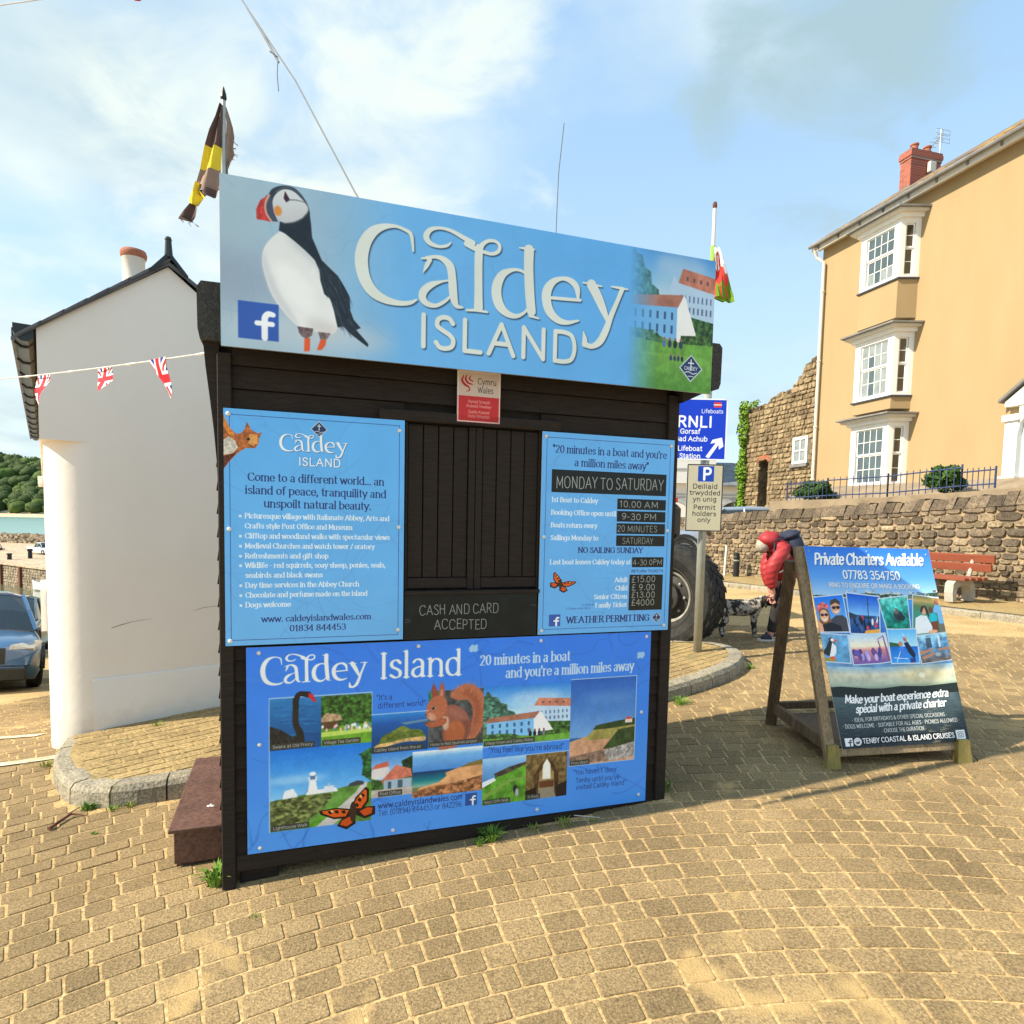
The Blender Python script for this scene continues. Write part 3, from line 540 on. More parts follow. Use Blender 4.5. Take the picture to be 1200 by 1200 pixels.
def print_mat(name, cv, rough=.35, gain=1.15):
    m = bpy.data.materials.new(name); m.use_nodes = True; nt = m.node_tree; N = nt.nodes; L = nt.links; b = N['Principled BSDF']; b.inputs['Roughness'].default_value = rough; b.inputs['Specular IOR Level'].default_value = .35
    t = N.new('ShaderNodeTexImage'); t.image = cv.image(name); t.interpolation = 'Cubic'; uv = N.new('ShaderNodeUVMap'); L.new(uv.outputs[0], t.inputs[0])
    # faint wear: fine dust and streaks in the print
    tc = N.new('ShaderNodeTexCoord'); n = N.new('ShaderNodeTexNoise'); n.inputs['Scale'].default_value = 5; n.inputs['Detail'].default_value = 8; L.new(tc.outputs['Object'], n.inputs[0])
    r = N.new('ShaderNodeMapRange'); r.inputs[1].default_value = .3; r.inputs[2].default_value = .75; r.inputs[3].default_value = 1.0*gain; r.inputs[4].default_value = .9*gain; L.new(n.outputs[0], r.inputs[0])
    mm = N.new('ShaderNodeMix'); mm.data_type = 'RGBA'; mm.blend_type = 'MULTIPLY'; mm.inputs[0].default_value = 1; L.new(t.outputs[0], mm.inputs[6]); L.new(r.outputs[0], mm.inputs[7]); L.new(mm.outputs[2], b.inputs['Base Color'])
    return m

# ------------------------------------------------------------------ the printed artwork
TITLE = [  # the word on the header, as strokes (x, y, width) in mm of the 2230 x 640 board
 [(740,176,8),(737,146,12),(728,108,16),(696,93,13),(660,88,14),(613,99,26),(572,126,40),(541,175,49),(528,240,53),(540,310,49),(573,361,44),(625,388,32),(687,395,21),(730,387,17),(756,372,8)],
 [(783,256,3),(796,229,17),(810,202,19)], [(777,200,9),(811,193,11)], [(797,195,15),(835,185,15),(870,191,25),(898,215,35),(907,256,35),(911,303,37),(917,349,33),(930,376,20),(956,379,8)],
 [(896,273,8),(863,283,10),(820,301,25),(789,328,32),(780,357,32),(798,381,25),(837,386,17),(876,364,14),(900,340,10)],
 [(900,117,5),(883,132,12),(848,141,13),(809,132,21),(794,107,26),(812,78,19),(851,65,12),(900,68,15),(950,86,19),(997,104,23)],
 [(968,111,23),(1001,124,21),(1044,133,15),(1083,136,15),(1112,121,16),(1117,96,15),(1097,81,14),(1066,84,15),(1041,102,19),(1025,128,31)],
 [(1024,122,36),(1023,203,36),(1025,294,36),(1026,370,40)], [(973,388,9),(1018,383,13),(1066,385,9)],
 [(1209,91,6),(1243,90,13),(1279,88,7)], [(1254,94,46),(1254,171,44),(1262,284,44),(1271,356,42)], [(1265,376,15),(1307,384,7)],
 [(1249,202,13),(1219,188,13),(1182,189,15),(1136,213,32),(1111,257,43),(1107,304,45),(1123,351,43),(1158,380,30),(1199,386,20),(1234,369,13),(1258,342,11)],
 [(1348,286,13),(1416,283,15),(1507,278,14)], [(1497,271,14),(1489,225,29),(1459,199,27),(1417,194,18),(1374,213,29),(1346,252,42),(1342,297,44),(1359,346,42),(1398,378,32),(1446,385,20),(1501,370,9)],
 [(1519,198,7),(1568,200,11),(1615,202,7)], [(1563,202,48),(1596,252,46),(1624,303,37),(1647,349,21)], [(1664,196,7),(1704,197,12),(1749,198,7)],
 [(1720,201,23),(1696,261,21),(1666,331,26),(1641,399,33),(1612,452,33),(1574,477,23),(1543,474,25)], [(1537,471,30),(1535,444,21),(1528,416,5)]]
TX0, TX1, TBASE = 590, 1830, 470      # extent and base line of that word
def dense(q): return [tuple(p) for p in catmull(q, 5)]
def title(cv, x0, x1, yb, col=(255, 255, 255), shadow=None, ysc=None, n=None):
    fx = (x1-x0)/(TX1-TX0); fy = ysc or fx
    cv.strokes([[(x0+(a-TX0)*fx, yb+(b-TBASE)*fy, w*fy) for a, b, w in dense(q)] for q in TITLE], col, shadow=shadow)
def fb_badge(cv, x0, y0, x1, y1, c1=(52, 92, 178)):
    cv.rect(x0, y0, x1, y1, c1); w = x1-x0; h = y1-y0
    cv.strokes([[tuple(p) for p in catmull([(x0+.86*w, y0+.29*h, .13*w), (x0+.74*w, y0+.28*h, .15*w), (x0+.66*w, y0+.38*h, .16*w), (x0+.65*w, y0+.55*h, .16*w), (x0+.65*w, y0+.93*h, .16*w)], 6)], [(x0+.46*w, y0+.55*h, .13*w), (x0+.84*w, y0+.55*h, .13*w)]], (245, 248, 250))
def diamond(cv, cx, cy, r, txt=True):
    for rr, c in ((r, (205, 215, 222)), (r*.9, (38, 58, 98))): cv.poly([(cx, cy-rr), (cx+rr, cy), (cx, cy+rr), (cx-rr, cy)], c)
    w = r*.09; cv.strokes([[(cx, cy-r*.62, w), (cx, cy+r*.12, w)], [(cx-r*.22, cy-r*.38, w), (cx+r*.22, cy-r*.38, w)], [(cx-r*.5, cy+r*.32, w*.7), (cx-r*.2, cy+r*.24, w*.7), (cx+r*.2, cy+r*.4, w*.7), (cx+r*.5, cy+r*.3, w*.7)], [(cx-r*.22, cy+r*.58, w*.6), (cx+r*.22, cy+r*.58, w*.6)]], (225, 230, 235))
    if txt: cv.text('CALDEY', cx-r*.56, cx+r*.56, cy+r*.12, h=r*.24, st=SANS_BOLD, col=(235, 240, 242))
def swirls(cv, col, al, n, seed, w=(2, 7)):
    rr = random.Random(seed)
    for i in range(n):
        x, y = rr.uniform(0, cv.w), rr.uniform(0, cv.h); a = rr.uniform(0, 6.28); P = []
        for k in range(6): P.append((x, y, rr.uniform(*w))); a += rr.uniform(-.9, .9); st = rr.uniform(.05, .12)*cv.h; x += math.cos(a)*st; y += math.sin(a)*st
        cv.strokes([dense(P)], col, al)
def foliage(cv, pts, c=(50, 85, 35), n=120, r=4, seed=1):
    """leafy patch: mottled base with light and dark dabs"""
    cv.poly(pts, c, tex=.35, ts=r*2); rr = random.Random(seed); xs = [p[0] for p in pts]; ys = [p[1] for p in pts]; m = cv.mask(pts)
    if m is None: return
    for i in range(n):
        x, y = rr.uniform(min(xs), max(xs)), rr.uniform(min(ys), max(ys)); j, k = int(y*cv.k)-m[1], int(x*cv.k)-m[0]
        if 0 <= j < m[4].shape[0] and 0 <= k < m[4].shape[1] and m[4][j, k] > .5: f = rr.choice((.5, .7, 1.3, 1.6)); cv.ell(x, y, r*rr.uniform(.4, 1), r*rr.uniform(.3, .7), tuple(min(255, v*f) for v in c), al=.7)
def village(cv):
    """green with a row of white cottages and the abbey behind, 100 x 70 units"""
    cv.grad(0, 0, 100, 40, [(0, (40, 120, 205)), (.6, (140, 190, 225)), (1, (200, 220, 230))]); cv.ell(60, 16, 30, 8, (190, 212, 230), al=.5, feather=4)
    foliage(cv, [(0, 12), (5, 6), (10, 12), (16, 13), (19, 20), (26, 22), (27, 29), (35, 32), (37, 40), (42, 46), (0, 50)], (66, 108, 92), 140, 2.6); foliage(cv, [(70, 42), (100, 34), (100, 60), (66, 58)], (52, 84, 40), 90, 2.5, 3)
    cv.poly([(46, 34), (52, 22), (58, 26), (100, 29), (100, 48), (46, 44)], (178, 205, 230)); cv.poly([(57, 26), (62, 17), (100, 20), (100, 30)], (186, 120, 98), tex=.12)
    for i in range(8): cv.rect(60+i*5, 33, 61.6+i*5, 37, (90, 110, 150)); cv.rect(60+i*5, 40, 62+i*5, 44, (90, 110, 140))
    for i in range(4): cv.rect(66+i*8, 21.5+i*.4, 68.6+i*8, 24+i*.4, (110, 80, 80))
    cv.poly([(4, 42), (58, 40), (58, 63), (4, 58)], (120, 182, 232)); cv.poly([(2, 43), (6, 37), (64, 33), (58, 41)], (165, 110, 90), tex=.12); cv.poly([(57, 62), (57, 42), (65, 33), (80, 57), (74, 60)], (238, 240, 238))
    for i in range(6): cv.rect(9+i*8.2, 45-i*.1, 11.5+i*8.2, 49.5-i*.1, (60, 90, 130)); cv.rect(9+i*8.2, 52.5, 11.5+i*8.2, 57.5, (60, 90, 130))
    cv.poly([(0, 57), (30, 60), (60, 62), (100, 60), (100, 70), (0, 70)], (104, 160, 60), tex=.12, ts=5)
    foliage(cv, [(0, 56), (28, 57), (44, 61), (40, 64), (0, 61)], (70, 110, 62), 40, 2, 5); foliage(cv, [(62, 58), (100, 56), (100, 62), (62, 63)], (60, 90, 40), 40, 2, 6)
def people(cv, x, y, s, seed=0):
    rr = random.Random(seed)
    for i in range(4):
        px = x+i*s*.7; cv.ell(px, y-s*.9, s*.16, s*.2, (150, 110, 90)); cv.ell(px, y-s*.4, s*.25, s*.42, rr.choice(((50, 60, 90), (90, 120, 160), (30, 40, 40), (120, 130, 140))))
def hairs(cv, T, s, pts, n, ln, dirf, shade, seed):
    """short strokes of fur inside the polygon pts; dirf gives their direction, shade(x, y) their base colour"""
    rr = random.Random(seed); P = pts; xs = [p[0] for p in P]; ys = [p[1] for p in P]
    for i in range(n):
        x, y = rr.uniform(min(xs), max(xs)), rr.uniform(min(ys), max(ys))
        if not inside2(P, x, y): continue
        dx, dy = dirf(x, y); l = ln*rr.uniform(.6, 1.4); f = rr.uniform(.72, 1.25); c = shade(x, y); a = rr.uniform(-.35, .35); dx, dy = dx*math.cos(a)-dy*math.sin(a), dx*math.sin(a)+dy*math.cos(a)
        cv.strokes([[(*T(x, y), .75*s), (*T(x+dx*l, y+dy*l), .25*s)]], tuple(max(0, min(255, v*f)) for v in c), .55)
def inside2(poly, x, y):
    r = False; j = len(poly)-1
    for i in range(len(poly)):
        (xi, yi), (xj, yj) = poly[i], poly[j]
        if (yi > y) != (yj > y) and x < (xj-xi)*(y-yi)/(yj-yi)+xi: r = not r
        j = i
    return r
def squirrel(cv, T):
    """red squirrel sitting in profile; T maps 0..100 to the sheet"""
    s = abs(T(1, 0)[0]-T(0, 0)[0])
    def pr(*a): return [(a[i], a[i+1]) for i in range(0, len(a), 2)]
    def P(pts): return [T(x, y) for x, y in pts]
    tail = pr(40, 20, 50, 9, 64, 3, 80, 7, 92, 20, 98, 38, 97, 56, 90, 72, 80, 86, 70, 88, 62, 80, 72, 66, 76, 50, 74, 36, 66, 27, 54, 27)
    cv.poly(P(tail), (186, 112, 82), smooth=True); cv.poly(P(pr(52, 16, 70, 12, 84, 24, 88, 44, 84, 62, 78, 66, 80, 46, 76, 30, 64, 20)), (158, 84, 58), al=.8, feather=3*s, smooth=True)
    def td(x, y): a = math.atan2(y-52, x-62); return math.cos(a), math.sin(a)
    hairs(cv, T, s, pr(38, 18, 50, 6, 64, 0, 82, 4, 95, 18, 101, 38, 100, 58, 92, 76, 80, 90, 68, 90, 60, 80, 72, 66, 76, 50, 74, 36, 66, 25, 54, 24), 620, 6, td, lambda x, y: (208, 136, 104) if math.hypot(x-62, y-52) > 30 else (168, 92, 64), 1)
    body = pr(26, 38, 38, 33, 52, 35, 64, 44, 72, 58, 73, 72, 68, 84, 56, 93, 40, 94, 31, 86, 29, 74, 33, 62, 28, 52)
    cv.poly(P(body), (150, 90, 76), smooth=True); cv.poly(P(pr(34, 40, 50, 38, 62, 48, 68, 62, 60, 60, 46, 50)), (176, 116, 98), al=.7, feather=3*s, smooth=True); cv.poly(P(pr(56, 60, 70, 58, 70, 76, 62, 84, 58, 74)), (110, 62, 50), al=.6, feather=3*s, smooth=True)
    hairs(cv, T, s, body, 560, 4, lambda x, y: (.45, .9), lambda x, y: (166+(x-50)*-.8, 104-(y-50)*.3, 86), 2)
    thigh = pr(36, 66, 46, 58, 58, 60, 64, 72, 60, 86, 48, 93, 37, 90, 33, 78); cv.poly(P(thigh), (184, 104, 66), smooth=True, feather=1*s); hairs(cv, T, s, thigh, 260, 3.4, lambda x, y: (.2, 1), lambda x, y: (204-(y-60)*1.2, 118-(y-60), 74), 3)
    cv.poly(P(pr(29, 50, 38, 52, 38, 66, 32, 70, 28, 60)), (218, 178, 150), feather=1.5*s, smooth=True)
    for q, c in ((pr(13, 24, 11, 10, 14, -1, 20, 9, 23, 22), (150, 78, 62)), (pr(22, 22, 23, 8, 27, -4, 32, 8, 32, 24), (176, 98, 78))):
        cv.poly(P(q), c); hairs(cv, T, s, q, 40, 4, lambda x, y: (.05, -1), lambda x, y: (170, 92, 72), 4)
    cv.poly(P(pr(24, 20, 26, 8, 29, 10, 29, 22)), (214, 150, 130), al=.8)
    head = pr(3, 42, 5, 32, 11, 23, 20, 18, 30, 20, 36, 30, 35, 42, 28, 51, 17, 55, 8, 52, 4, 48); cv.poly(P(head), (188, 108, 78), smooth=True); cv.poly(P(pr(6, 44, 14, 44, 20, 52, 10, 54)), (226, 178, 150), al=.8, feather=1*s, smooth=True); hairs(cv, T, s, head, 260, 3, lambda x, y: (.9, .35), lambda x, y: (200-(y-30)*.8, 118, 86), 5)
    cv.ell(*T(14.5, 36), 3.6*s, 3.4*s, (216, 160, 132)); cv.ell(*T(14.5, 36), 2.6*s, 2.6*s, (26, 20, 20)); cv.ell(*T(13.8, 35.2), .8*s, .8*s, (225, 225, 230)); cv.ell(*T(3.6, 45), 1.3*s, 1.1*s, (70, 40, 38))
    cv.poly(P(pr(22, 54, 34, 52, 34, 60, 22, 64, 10, 64, 3, 60, 6, 55, 14, 57)), (178, 96, 68), smooth=True); hairs(cv, T, s, pr(12, 56, 34, 52, 34, 60, 14, 64), 60, 3, lambda x, y: (-1, .1), lambda x, y: (196, 112, 80), 6); cv.ell(*T(5, 57), 2.8*s, 2.4*s, (120, 84, 50))
    cv.poly(P(pr(24, 94, 34, 89, 50, 90, 50, 97, 26, 99)), (184, 112, 92), smooth=True); cv.strokes([[(*T(26+i*4, 97.5), .6*s), (*T(23+i*4, 99.5), .4*s)] for i in range(4)], (90, 56, 48), .8)
def butterfly(cv, T):
    def P(*a): return [T(a[i], a[i+1]) for i in range(0, len(a), 2)]
    s = abs(T(1, 0)[0]-T(0, 0)[0])+abs(T(1, 0)[1]-T(0, 0)[1])
    for sg in (0, 1):
        def Q(*a): return P(*[(100-v if (sg and i % 2 == 0) else v) for i, v in enumerate(a)])
        cv.poly(Q(50, 45, 30, 26, 2, 14, 0, 24, 14, 48, 34, 60, 50, 56), (25, 20, 20)); cv.poly(Q(46, 46, 30, 30, 6, 18, 5, 24, 16, 44, 34, 55), (232, 96, 28))
        cv.poly(Q(48, 55, 26, 56, 10, 66, 20, 84, 40, 82, 50, 62), (30, 24, 22)); cv.poly(Q(40, 60, 24, 60, 16, 67, 24, 78, 38, 76), (214, 82, 30))
        for a, b in ((14, 24), (24, 30), (34, 38)): cv.poly(Q(a, b, a+6, b+3, a+4, b+11, a-1, b+8), (28, 20, 18))
        cv.poly(Q(19, 25, 22, 27, 21, 33, 18, 31), (240, 215, 130))
    cv.ell(*T(50, 54), 5*s, 16*s, (60, 44, 34))
def lighthouse(cv):
    cv.grad(0, 0, 100, 80, [(0, (20, 110, 205)), (.6, (90, 165, 225)), (1, (170, 205, 230))]); cv.ell(25, 38, 30, 5, (180, 210, 235), al=.5, feather=3)
    cv.poly([(0, 62), (30, 58), (60, 56), (80, 52), (100, 50), (100, 100), (0, 100)], (88, 132, 58), tex=.2, ts=8); foliage(cv, [(0, 62), (40, 60), (62, 60), (50, 80), (30, 96), (0, 98)], (92, 102, 58), 260, 3, 8)
    cv.poly([(30, 100), (100, 54), (100, 70), (60, 100)], (86, 146, 44), tex=.15, ts=5); cv.poly([(44, 100), (84, 62), (90, 52), (96, 50), (94, 64), (78, 84), (62, 100)], (188, 184, 180), tex=.06)
    cv.poly([(12, 58), (14, 51), (22, 49), (26, 57), (26, 60), (12, 61)], (215, 220, 228)); cv.poly([(34, 59), (36, 54), (64, 53), (66, 58)], (225, 228, 235)); cv.poly([(34, 55), (38, 50), (44, 55)], (150, 150, 160))
    cv.poly([(36, 58), (38, 42), (44, 42), (46, 57)], (238, 240, 244)); cv.rect(37, 37, 45, 42, (205, 212, 222)); cv.rect(38.5, 34, 43.5, 40, (90, 110, 150)); cv.ell(41, 33, 3.2, 2.4, (232, 234, 240)); cv.rect(52, 50, 62, 58, (205, 212, 224)); cv.rect(56, 47, 58, 51, (180, 180, 190))
    cv.poly([(76, 54), (78, 50), (86, 47), (92, 49), (92, 53)], (60, 62, 72)); foliage(cv, [(88, 14), (100, 6), (100, 50), (90, 40), (92, 26)], (40, 84, 44), 60, 3, 9)
def swan(cv):
    cv.grad(0, 0, 100, 100, [(0, (34, 110, 170)), (1, (14, 70, 128))]); rr = random.Random(2)
    for i in range(46): x, y = rr.uniform(0, 90), rr.uniform(0, 100); cv.strokes([[(x, y, 1.2), (x+rr.uniform(10, 34), y+rr.uniform(-2, 2), .8)]], rr.choice(((60, 140, 200), (10, 52, 100))), .6)
    cv.poly([(0, 52), (20, 60), (44, 76), (58, 72), (68, 84), (62, 96), (30, 100), (0, 100)], (36, 38, 40), tex=.45, ts=4, smooth=False); cv.strokes([dense([(60, 88, 15), (58, 70, 14), (50, 50, 12), (50, 20, 11), (50, 0, 11)])], (34, 34, 34))
def tea(cv):
    cv.rect(0, 0, 100, 100, (24, 48, 22)); foliage(cv, [(0, 0), (100, 0), (100, 66), (0, 60)], (48, 84, 34), 300, 5, 11); cv.poly([(0, 62), (100, 60), (100, 100), (0, 100)], (98, 150, 44), tex=.12, ts=8); cv.poly([(0, 72), (100, 70), (100, 78), (0, 82)], (178, 205, 96))
    cv.poly([(0, 44), (10, 34), (36, 38), (42, 50), (0, 52)], (168, 140, 108), tex=.2); cv.rect(2, 52, 34, 66, (88, 62, 42)); rr = random.Random(3)
    for i in range(34): x = rr.uniform(2, 98); cv.ell(x, rr.uniform(60, 70), 2.2, 3.4, rr.choice(((232, 235, 235), (200, 208, 215), (90, 130, 180), (230, 180, 170))))
def island(cv):
    cv.grad(0, 0, 100, 100, [(0, (40, 130, 205)), (.25, (24, 84, 160)), (1, (14, 58, 96))]); cv.poly([(50, 26), (100, 20), (100, 26), (60, 32)], (120, 150, 160), al=.7); cv.poly([(4, 84), (14, 72), (18, 58), (36, 46), (54, 34), (68, 44), (86, 48), (96, 66), (90, 76), (60, 74), (34, 78), (14, 86)], (92, 108, 48), tex=.25, ts=6, smooth=True)
    cv.poly([(4, 84), (14, 76), (34, 74), (60, 68), (90, 66), (96, 72), (90, 78), (60, 76), (34, 82), (14, 88)], (200, 162, 108), tex=.25, ts=4, smooth=True); cv.poly([(40, 44), (54, 34), (66, 44), (60, 52)], (120, 132, 60), tex=.1)
def post_office(cv):
    cv.grad(0, 0, 100, 60, [(0, (60, 130, 205)), (1, (180, 205, 225))]); foliage(cv, [(74, 20), (100, 10), (100, 60), (80, 60)], (30, 56, 34), 60, 4, 12); cv.poly([(0, 40), (12, 28), (40, 22), (44, 50), (0, 60)], (205, 200, 196)); cv.poly([(0, 34), (10, 24), (40, 18), (42, 30)], (190, 96, 78))
    cv.poly([(16, 70), (60, 28), (96, 40), (100, 58), (64, 62)], (196, 112, 90), tex=.12); cv.rect(30, 62, 98, 82, (150, 175, 190)); cv.rect(40, 66, 48, 82, (60, 80, 90)); cv.rect(64, 64, 76, 82, (70, 90, 100)); foliage(cv, [(0, 56), (24, 62), (30, 84), (0, 88)], (54, 90, 44), 60, 3, 13); cv.rect(0, 82, 100, 100, (178, 168, 160), tex=.1)
def cove(cv):
    cv.grad(0, 0, 100, 45, [(0, (225, 232, 236)), (.3, (110, 170, 220)), (1, (70, 130, 200))]); cv.grad(0, 45, 100, 78, [(0, (8, 52, 98)), (.6, (20, 120, 130)), (1, (140, 175, 150))]); cv.poly([(46, 52), (70, 42), (100, 36), (100, 100), (0, 100), (10, 80), (36, 72), (48, 60)], (206, 152, 104), tex=.1, ts=8, smooth=False)
    cv.poly([(66, 44), (80, 36), (100, 30), (100, 42)], (120, 105, 60)); cv.poly([(0, 88), (30, 78), (60, 76), (100, 66), (100, 100), (0, 100)], (150, 100, 66), tex=.5, ts=5)
def priory_beach(cv):
    cv.grad(0, 0, 100, 70, [(0, (34, 88, 170)), (.5, (66, 120, 190)), (1, (110, 155, 205))]); cv.ell(60, 24, 40, 6, (100, 145, 200), al=.5, feather=5); cv.rect(0, 68, 40, 74, (40, 96, 150)); cv.poly([(0, 72), (30, 66), (100, 62), (100, 100), (0, 100)], (190, 144, 112), tex=.1, ts=6)
    cv.poly([(22, 70), (36, 60), (60, 56), (100, 52), (100, 72), (30, 72)], (150, 140, 76), tex=.15); cv.poly([(34, 60), (40, 55), (70, 52), (100, 50), (100, 58), (62, 60)], (46, 66, 34), tex=.2); cv.poly([(50, 84), (74, 62), (100, 60), (100, 82)], (52, 72, 40), tex=.25); cv.rect(84, 50, 95, 55, (222, 200, 190)); cv.poly([(83, 51), (89, 47), (96, 51)], (190, 80, 60))
    cv.poly([(48, 86), (100, 78), (100, 96), (60, 98)], (150, 145, 140), tex=.3, ts=3); cv.poly([(0, 90), (50, 84), (60, 98), (0, 98)], (130, 106, 90), tex=.25, ts=4)
def cliffs(cv):
    cv.grad(0, 0, 100, 60, [(0, (150, 195, 230)), (.3, (110, 165, 215)), (1, (60, 120, 180))]); cv.poly([(0, 56), (40, 36), (100, 14), (100, 100), (0, 100)], (84, 140, 44), tex=.25, ts=14); cv.poly([(26, 34), (60, 22), (100, 14), (100, 20), (50, 38), (30, 42)], (70, 62, 54), tex=.3); cv.poly([(0, 50), (26, 42), (32, 48), (0, 62)], (220, 228, 235)); cv.poly([(0, 80), (60, 50), (100, 46), (100, 50), (60, 56), (0, 90)], (120, 150, 70)); cv.ell(76, 72, 5, 9, (30, 34, 40)); cv.ell(80, 80, 4, 9, (160, 165, 170))
def chapel(cv):
    cv.rect(0, 0, 100, 100, (112, 92, 56), tex=.3, ts=7); cv.poly([(22, 100), (20, 50), (34, 24), (50, 12), (66, 24), (80, 50), (78, 100)], (70, 52, 32), tex=.3, smooth=False); cv.poly([(30, 90), (32, 44), (50, 20), (68, 44), (70, 90)], (140, 115, 76), tex=.2); cv.poly([(40, 58), (41, 26), (50, 12), (59, 26), (60, 58)], (240, 235, 215), feather=1); cv.rect(33, 62, 68, 76, (96, 58, 36)); cv.poly([(0, 80), (24, 74), (30, 100), (0, 100)], (28, 22, 20)); cv.poly([(72, 76), (100, 66), (100, 100), (76, 100)], (34, 28, 28)); cv.poly([(34, 78), (66, 78), (74, 100), (26, 100)], (140, 130, 112))
def photo(cv, fn, quad, w=100, h=100, k=2., border=0, bc=(210, 225, 240)):
    c = Canvas(w, h, k, (110, 120, 84)); fn(c); c.a *= 1.13; c.mottle(.045, 1.2); c.mottle(.03, 9); c.a = blur(c.a, 1)
    if border:
        q = np.array(quad, float); m = q.mean(0); o = [tuple(m+(p-m)*(1+border/np.hypot(*(p-m)))) for p in q]; cv.poly(o, bc)
    cv.blit(c, quad)

def art_header():
    cv = Canvas(2230, 640, .85, (118, 178, 226)); cv.grad(0, 0, 2230, 640, [(0, (168, 192, 204)), (.16, (156, 190, 212)), (.32, (112, 182, 238)), (.7, (100, 175, 238)), (1, (100, 175, 238))], 'x')
    cv.ell(40, 380, 340, 110, (150, 166, 188), al=.7, feather=60); cv.ell(330, 560, 330, 60, (196, 208, 216), al=.8, feather=40)
    swirls(cv, (96, 150, 205), .16, 46, 3)
    v = Canvas(100, 70, 7); village(v); Q = [[(1641,4)][0], (2236, -5), (2236, 470), [(1672,451)][0]]
    x0, y0, x1, y1 = 1745, 0, 2230, 640; k = cv.k; H_ = cv.H; X0 = int(x0*k); W_ = cv.W-X0; c2 = Canvas(485, 640, k, (92, 150, 48)); c2.grad(0, 0, 485, 640, [(0, (118, 165, 60)), (.75, (112, 165, 68)), (1, (86, 146, 52))]); c2.mottle(.10, 26)
    c2.blit(v, [(0, -70), (485, -70), (485, 470), (0, 470)]); c2.grad(0, 0, 485, 60, [(0, (30, 110, 200)), (1, (90, 160, 220))]) if False else None
    people(c2, 210, 440, 44, 1); people(c2, 250, 500, 30, 2)
    al = np.clip((np.arange(W_)/(W_-1)*485-10)/170, 0, 1)[None, :, None]; cv.a[:, X0:] = cv.a[:, X0:]*(1-al)+c2.a[:H_, :W_]*al
    cv.poly([(216,181),(183,212),(156,255),(150,307),(160,358),(180,416),(210,464),(249,508),(289,539),(341,547),(386,556),(422,547),(435,518),(429,465),(406,414),(378,363),(364,308),(346,270),(311,241),(276,215),(233,183)], (226, 228, 226), smooth=True, col2=(238, 240, 240))
    for q, c_, a_ in (([(250, 190), (330, 210), (420, 330), (455, 430), (430, 420), (360, 300), (270, 230)], (176, 182, 188), .55), ([(200, 330), (250, 300), (330, 380), (340, 470), (260, 440)], (250, 250, 248), .6), ([(330, 500), (440, 520), (420, 560), (330, 548)], (206, 200, 196), .6)): cv.poly(q, c_, al=a_, feather=16, smooth=True)
    rp = random.Random(17)
    for i in range(150):
        a = rp.uniform(0, 1); x = 320+a*150+rp.uniform(-40, 60); y = 150+a*330+rp.uniform(-60, 60)
        if ((x-290)/95)**2+((y-390)/150)**2 < .8: cv.strokes([[(x, y, 3), (x+rp.uniform(-3, 6), y+rp.uniform(10, 26), 1)]], rp.choice(((205, 208, 208), (250, 250, 248), (212, 212, 206))), .45)
    cv.poly([(156,263),(150,307),(160,358),(180,416),(210,464),(249,508),(289,539),(262,485),(218,420),(184,346)], (196, 200, 204), al=.6, feather=8, smooth=True)
    cv.poly([(280,536),(341,538),(335,566),(315,581),(298,574),(287,562)], (110, 92, 92), tex=.3, ts=6); cv.poly([(359,549),(408,549),(395,573),(369,582)], (120, 104, 104), tex=.3, ts=6)
    cv.poly([(307,579),(329,577),(327,628),(305,632)], (226, 92, 42)); cv.poly([(368,580),(391,573),(388,598),(374,618),(354,622)], (226, 92, 42))
    cv.poly([(216,143),(212,178),(233,185),(276,213),(311,239),(346,270),(364,308),(368,347),(383,398),(406,414),(420,457),(435,523),(457,516),(494,548),(555,588),(558,576),(527,543),(508,524),(527,515),(498,484),(485,449),(482,395),(463,361),(436,320),(399,289),(373,267),(354,225),(336,184),(332,133),(324,73),(301,116),(267,137),(237,146)], (34, 42, 50), tex=.12, ts=20)
    cv.strokes([dense([(378,346,4),(406,414,4),(438,464,3),(457,511,3)]), dense([(405,342,4),(437,392,4),(465,460,3)])], (70, 82, 92), .8)
    cv.poly([(163,66),(177,43),(190,24),(223,7),(265,6),(295,27),(319,61),(328,97),(309,76),(274,39),(231,25),(198,48),(190,74),(190,96)], (48, 54, 66), smooth=True)
    cv.poly([(190,96),(190,66),(205,38),(231,19),(265,20),(295,42),(322,74),(307,106),(275,131),(237,144),(214,141),(197,120)], (214, 220, 222), smooth=True, col2=(196, 198, 200))
    cv.strokes([dense([(200,35,4),(231,12,4),(274,17,4),(309,54,4),(323,79,4),(308,109,4),(272,136,5),(228,149,4)])], (104, 110, 116), .8)
    cv.poly([(183,46),(169,55),(158,88),(160,119),(182,148),(209,145),(194,112),(188,75)], (72, 78, 98)); cv.poly([(169,55),(144,76),(130,110),(131,148),(159,148),(182,150),(164,125),(158,92)], (196, 62, 52), tex=.15, ts=8)
    cv.strokes([dense([(176,50,8),(163,87,7),(167,121,7),(187,149,6)])], (214, 168, 140)); cv.strokes([dense([(150,73,3),(140,104,3),(145,141,3)])], (150, 32, 34))
    cv.ell(*[(209,104)][0], 14, 19, (222, 142, 60), feather=2); cv.poly([(235,25),(254,56),(239,67),(230,53)], (60, 34, 44)); cv.strokes([dense([(250,56,3),(278,52,3),(313,56,2)])], (84, 80, 90))
    rp = random.Random(23); BK = [(337,210),(368,267),(399,289),(436,320),(463,361),(482,395),(485,449),(498,484),(527,515),(508,524),(494,548),(457,516),(435,523),(420,457),(406,414),(383,398),(368,347),(364,308)]
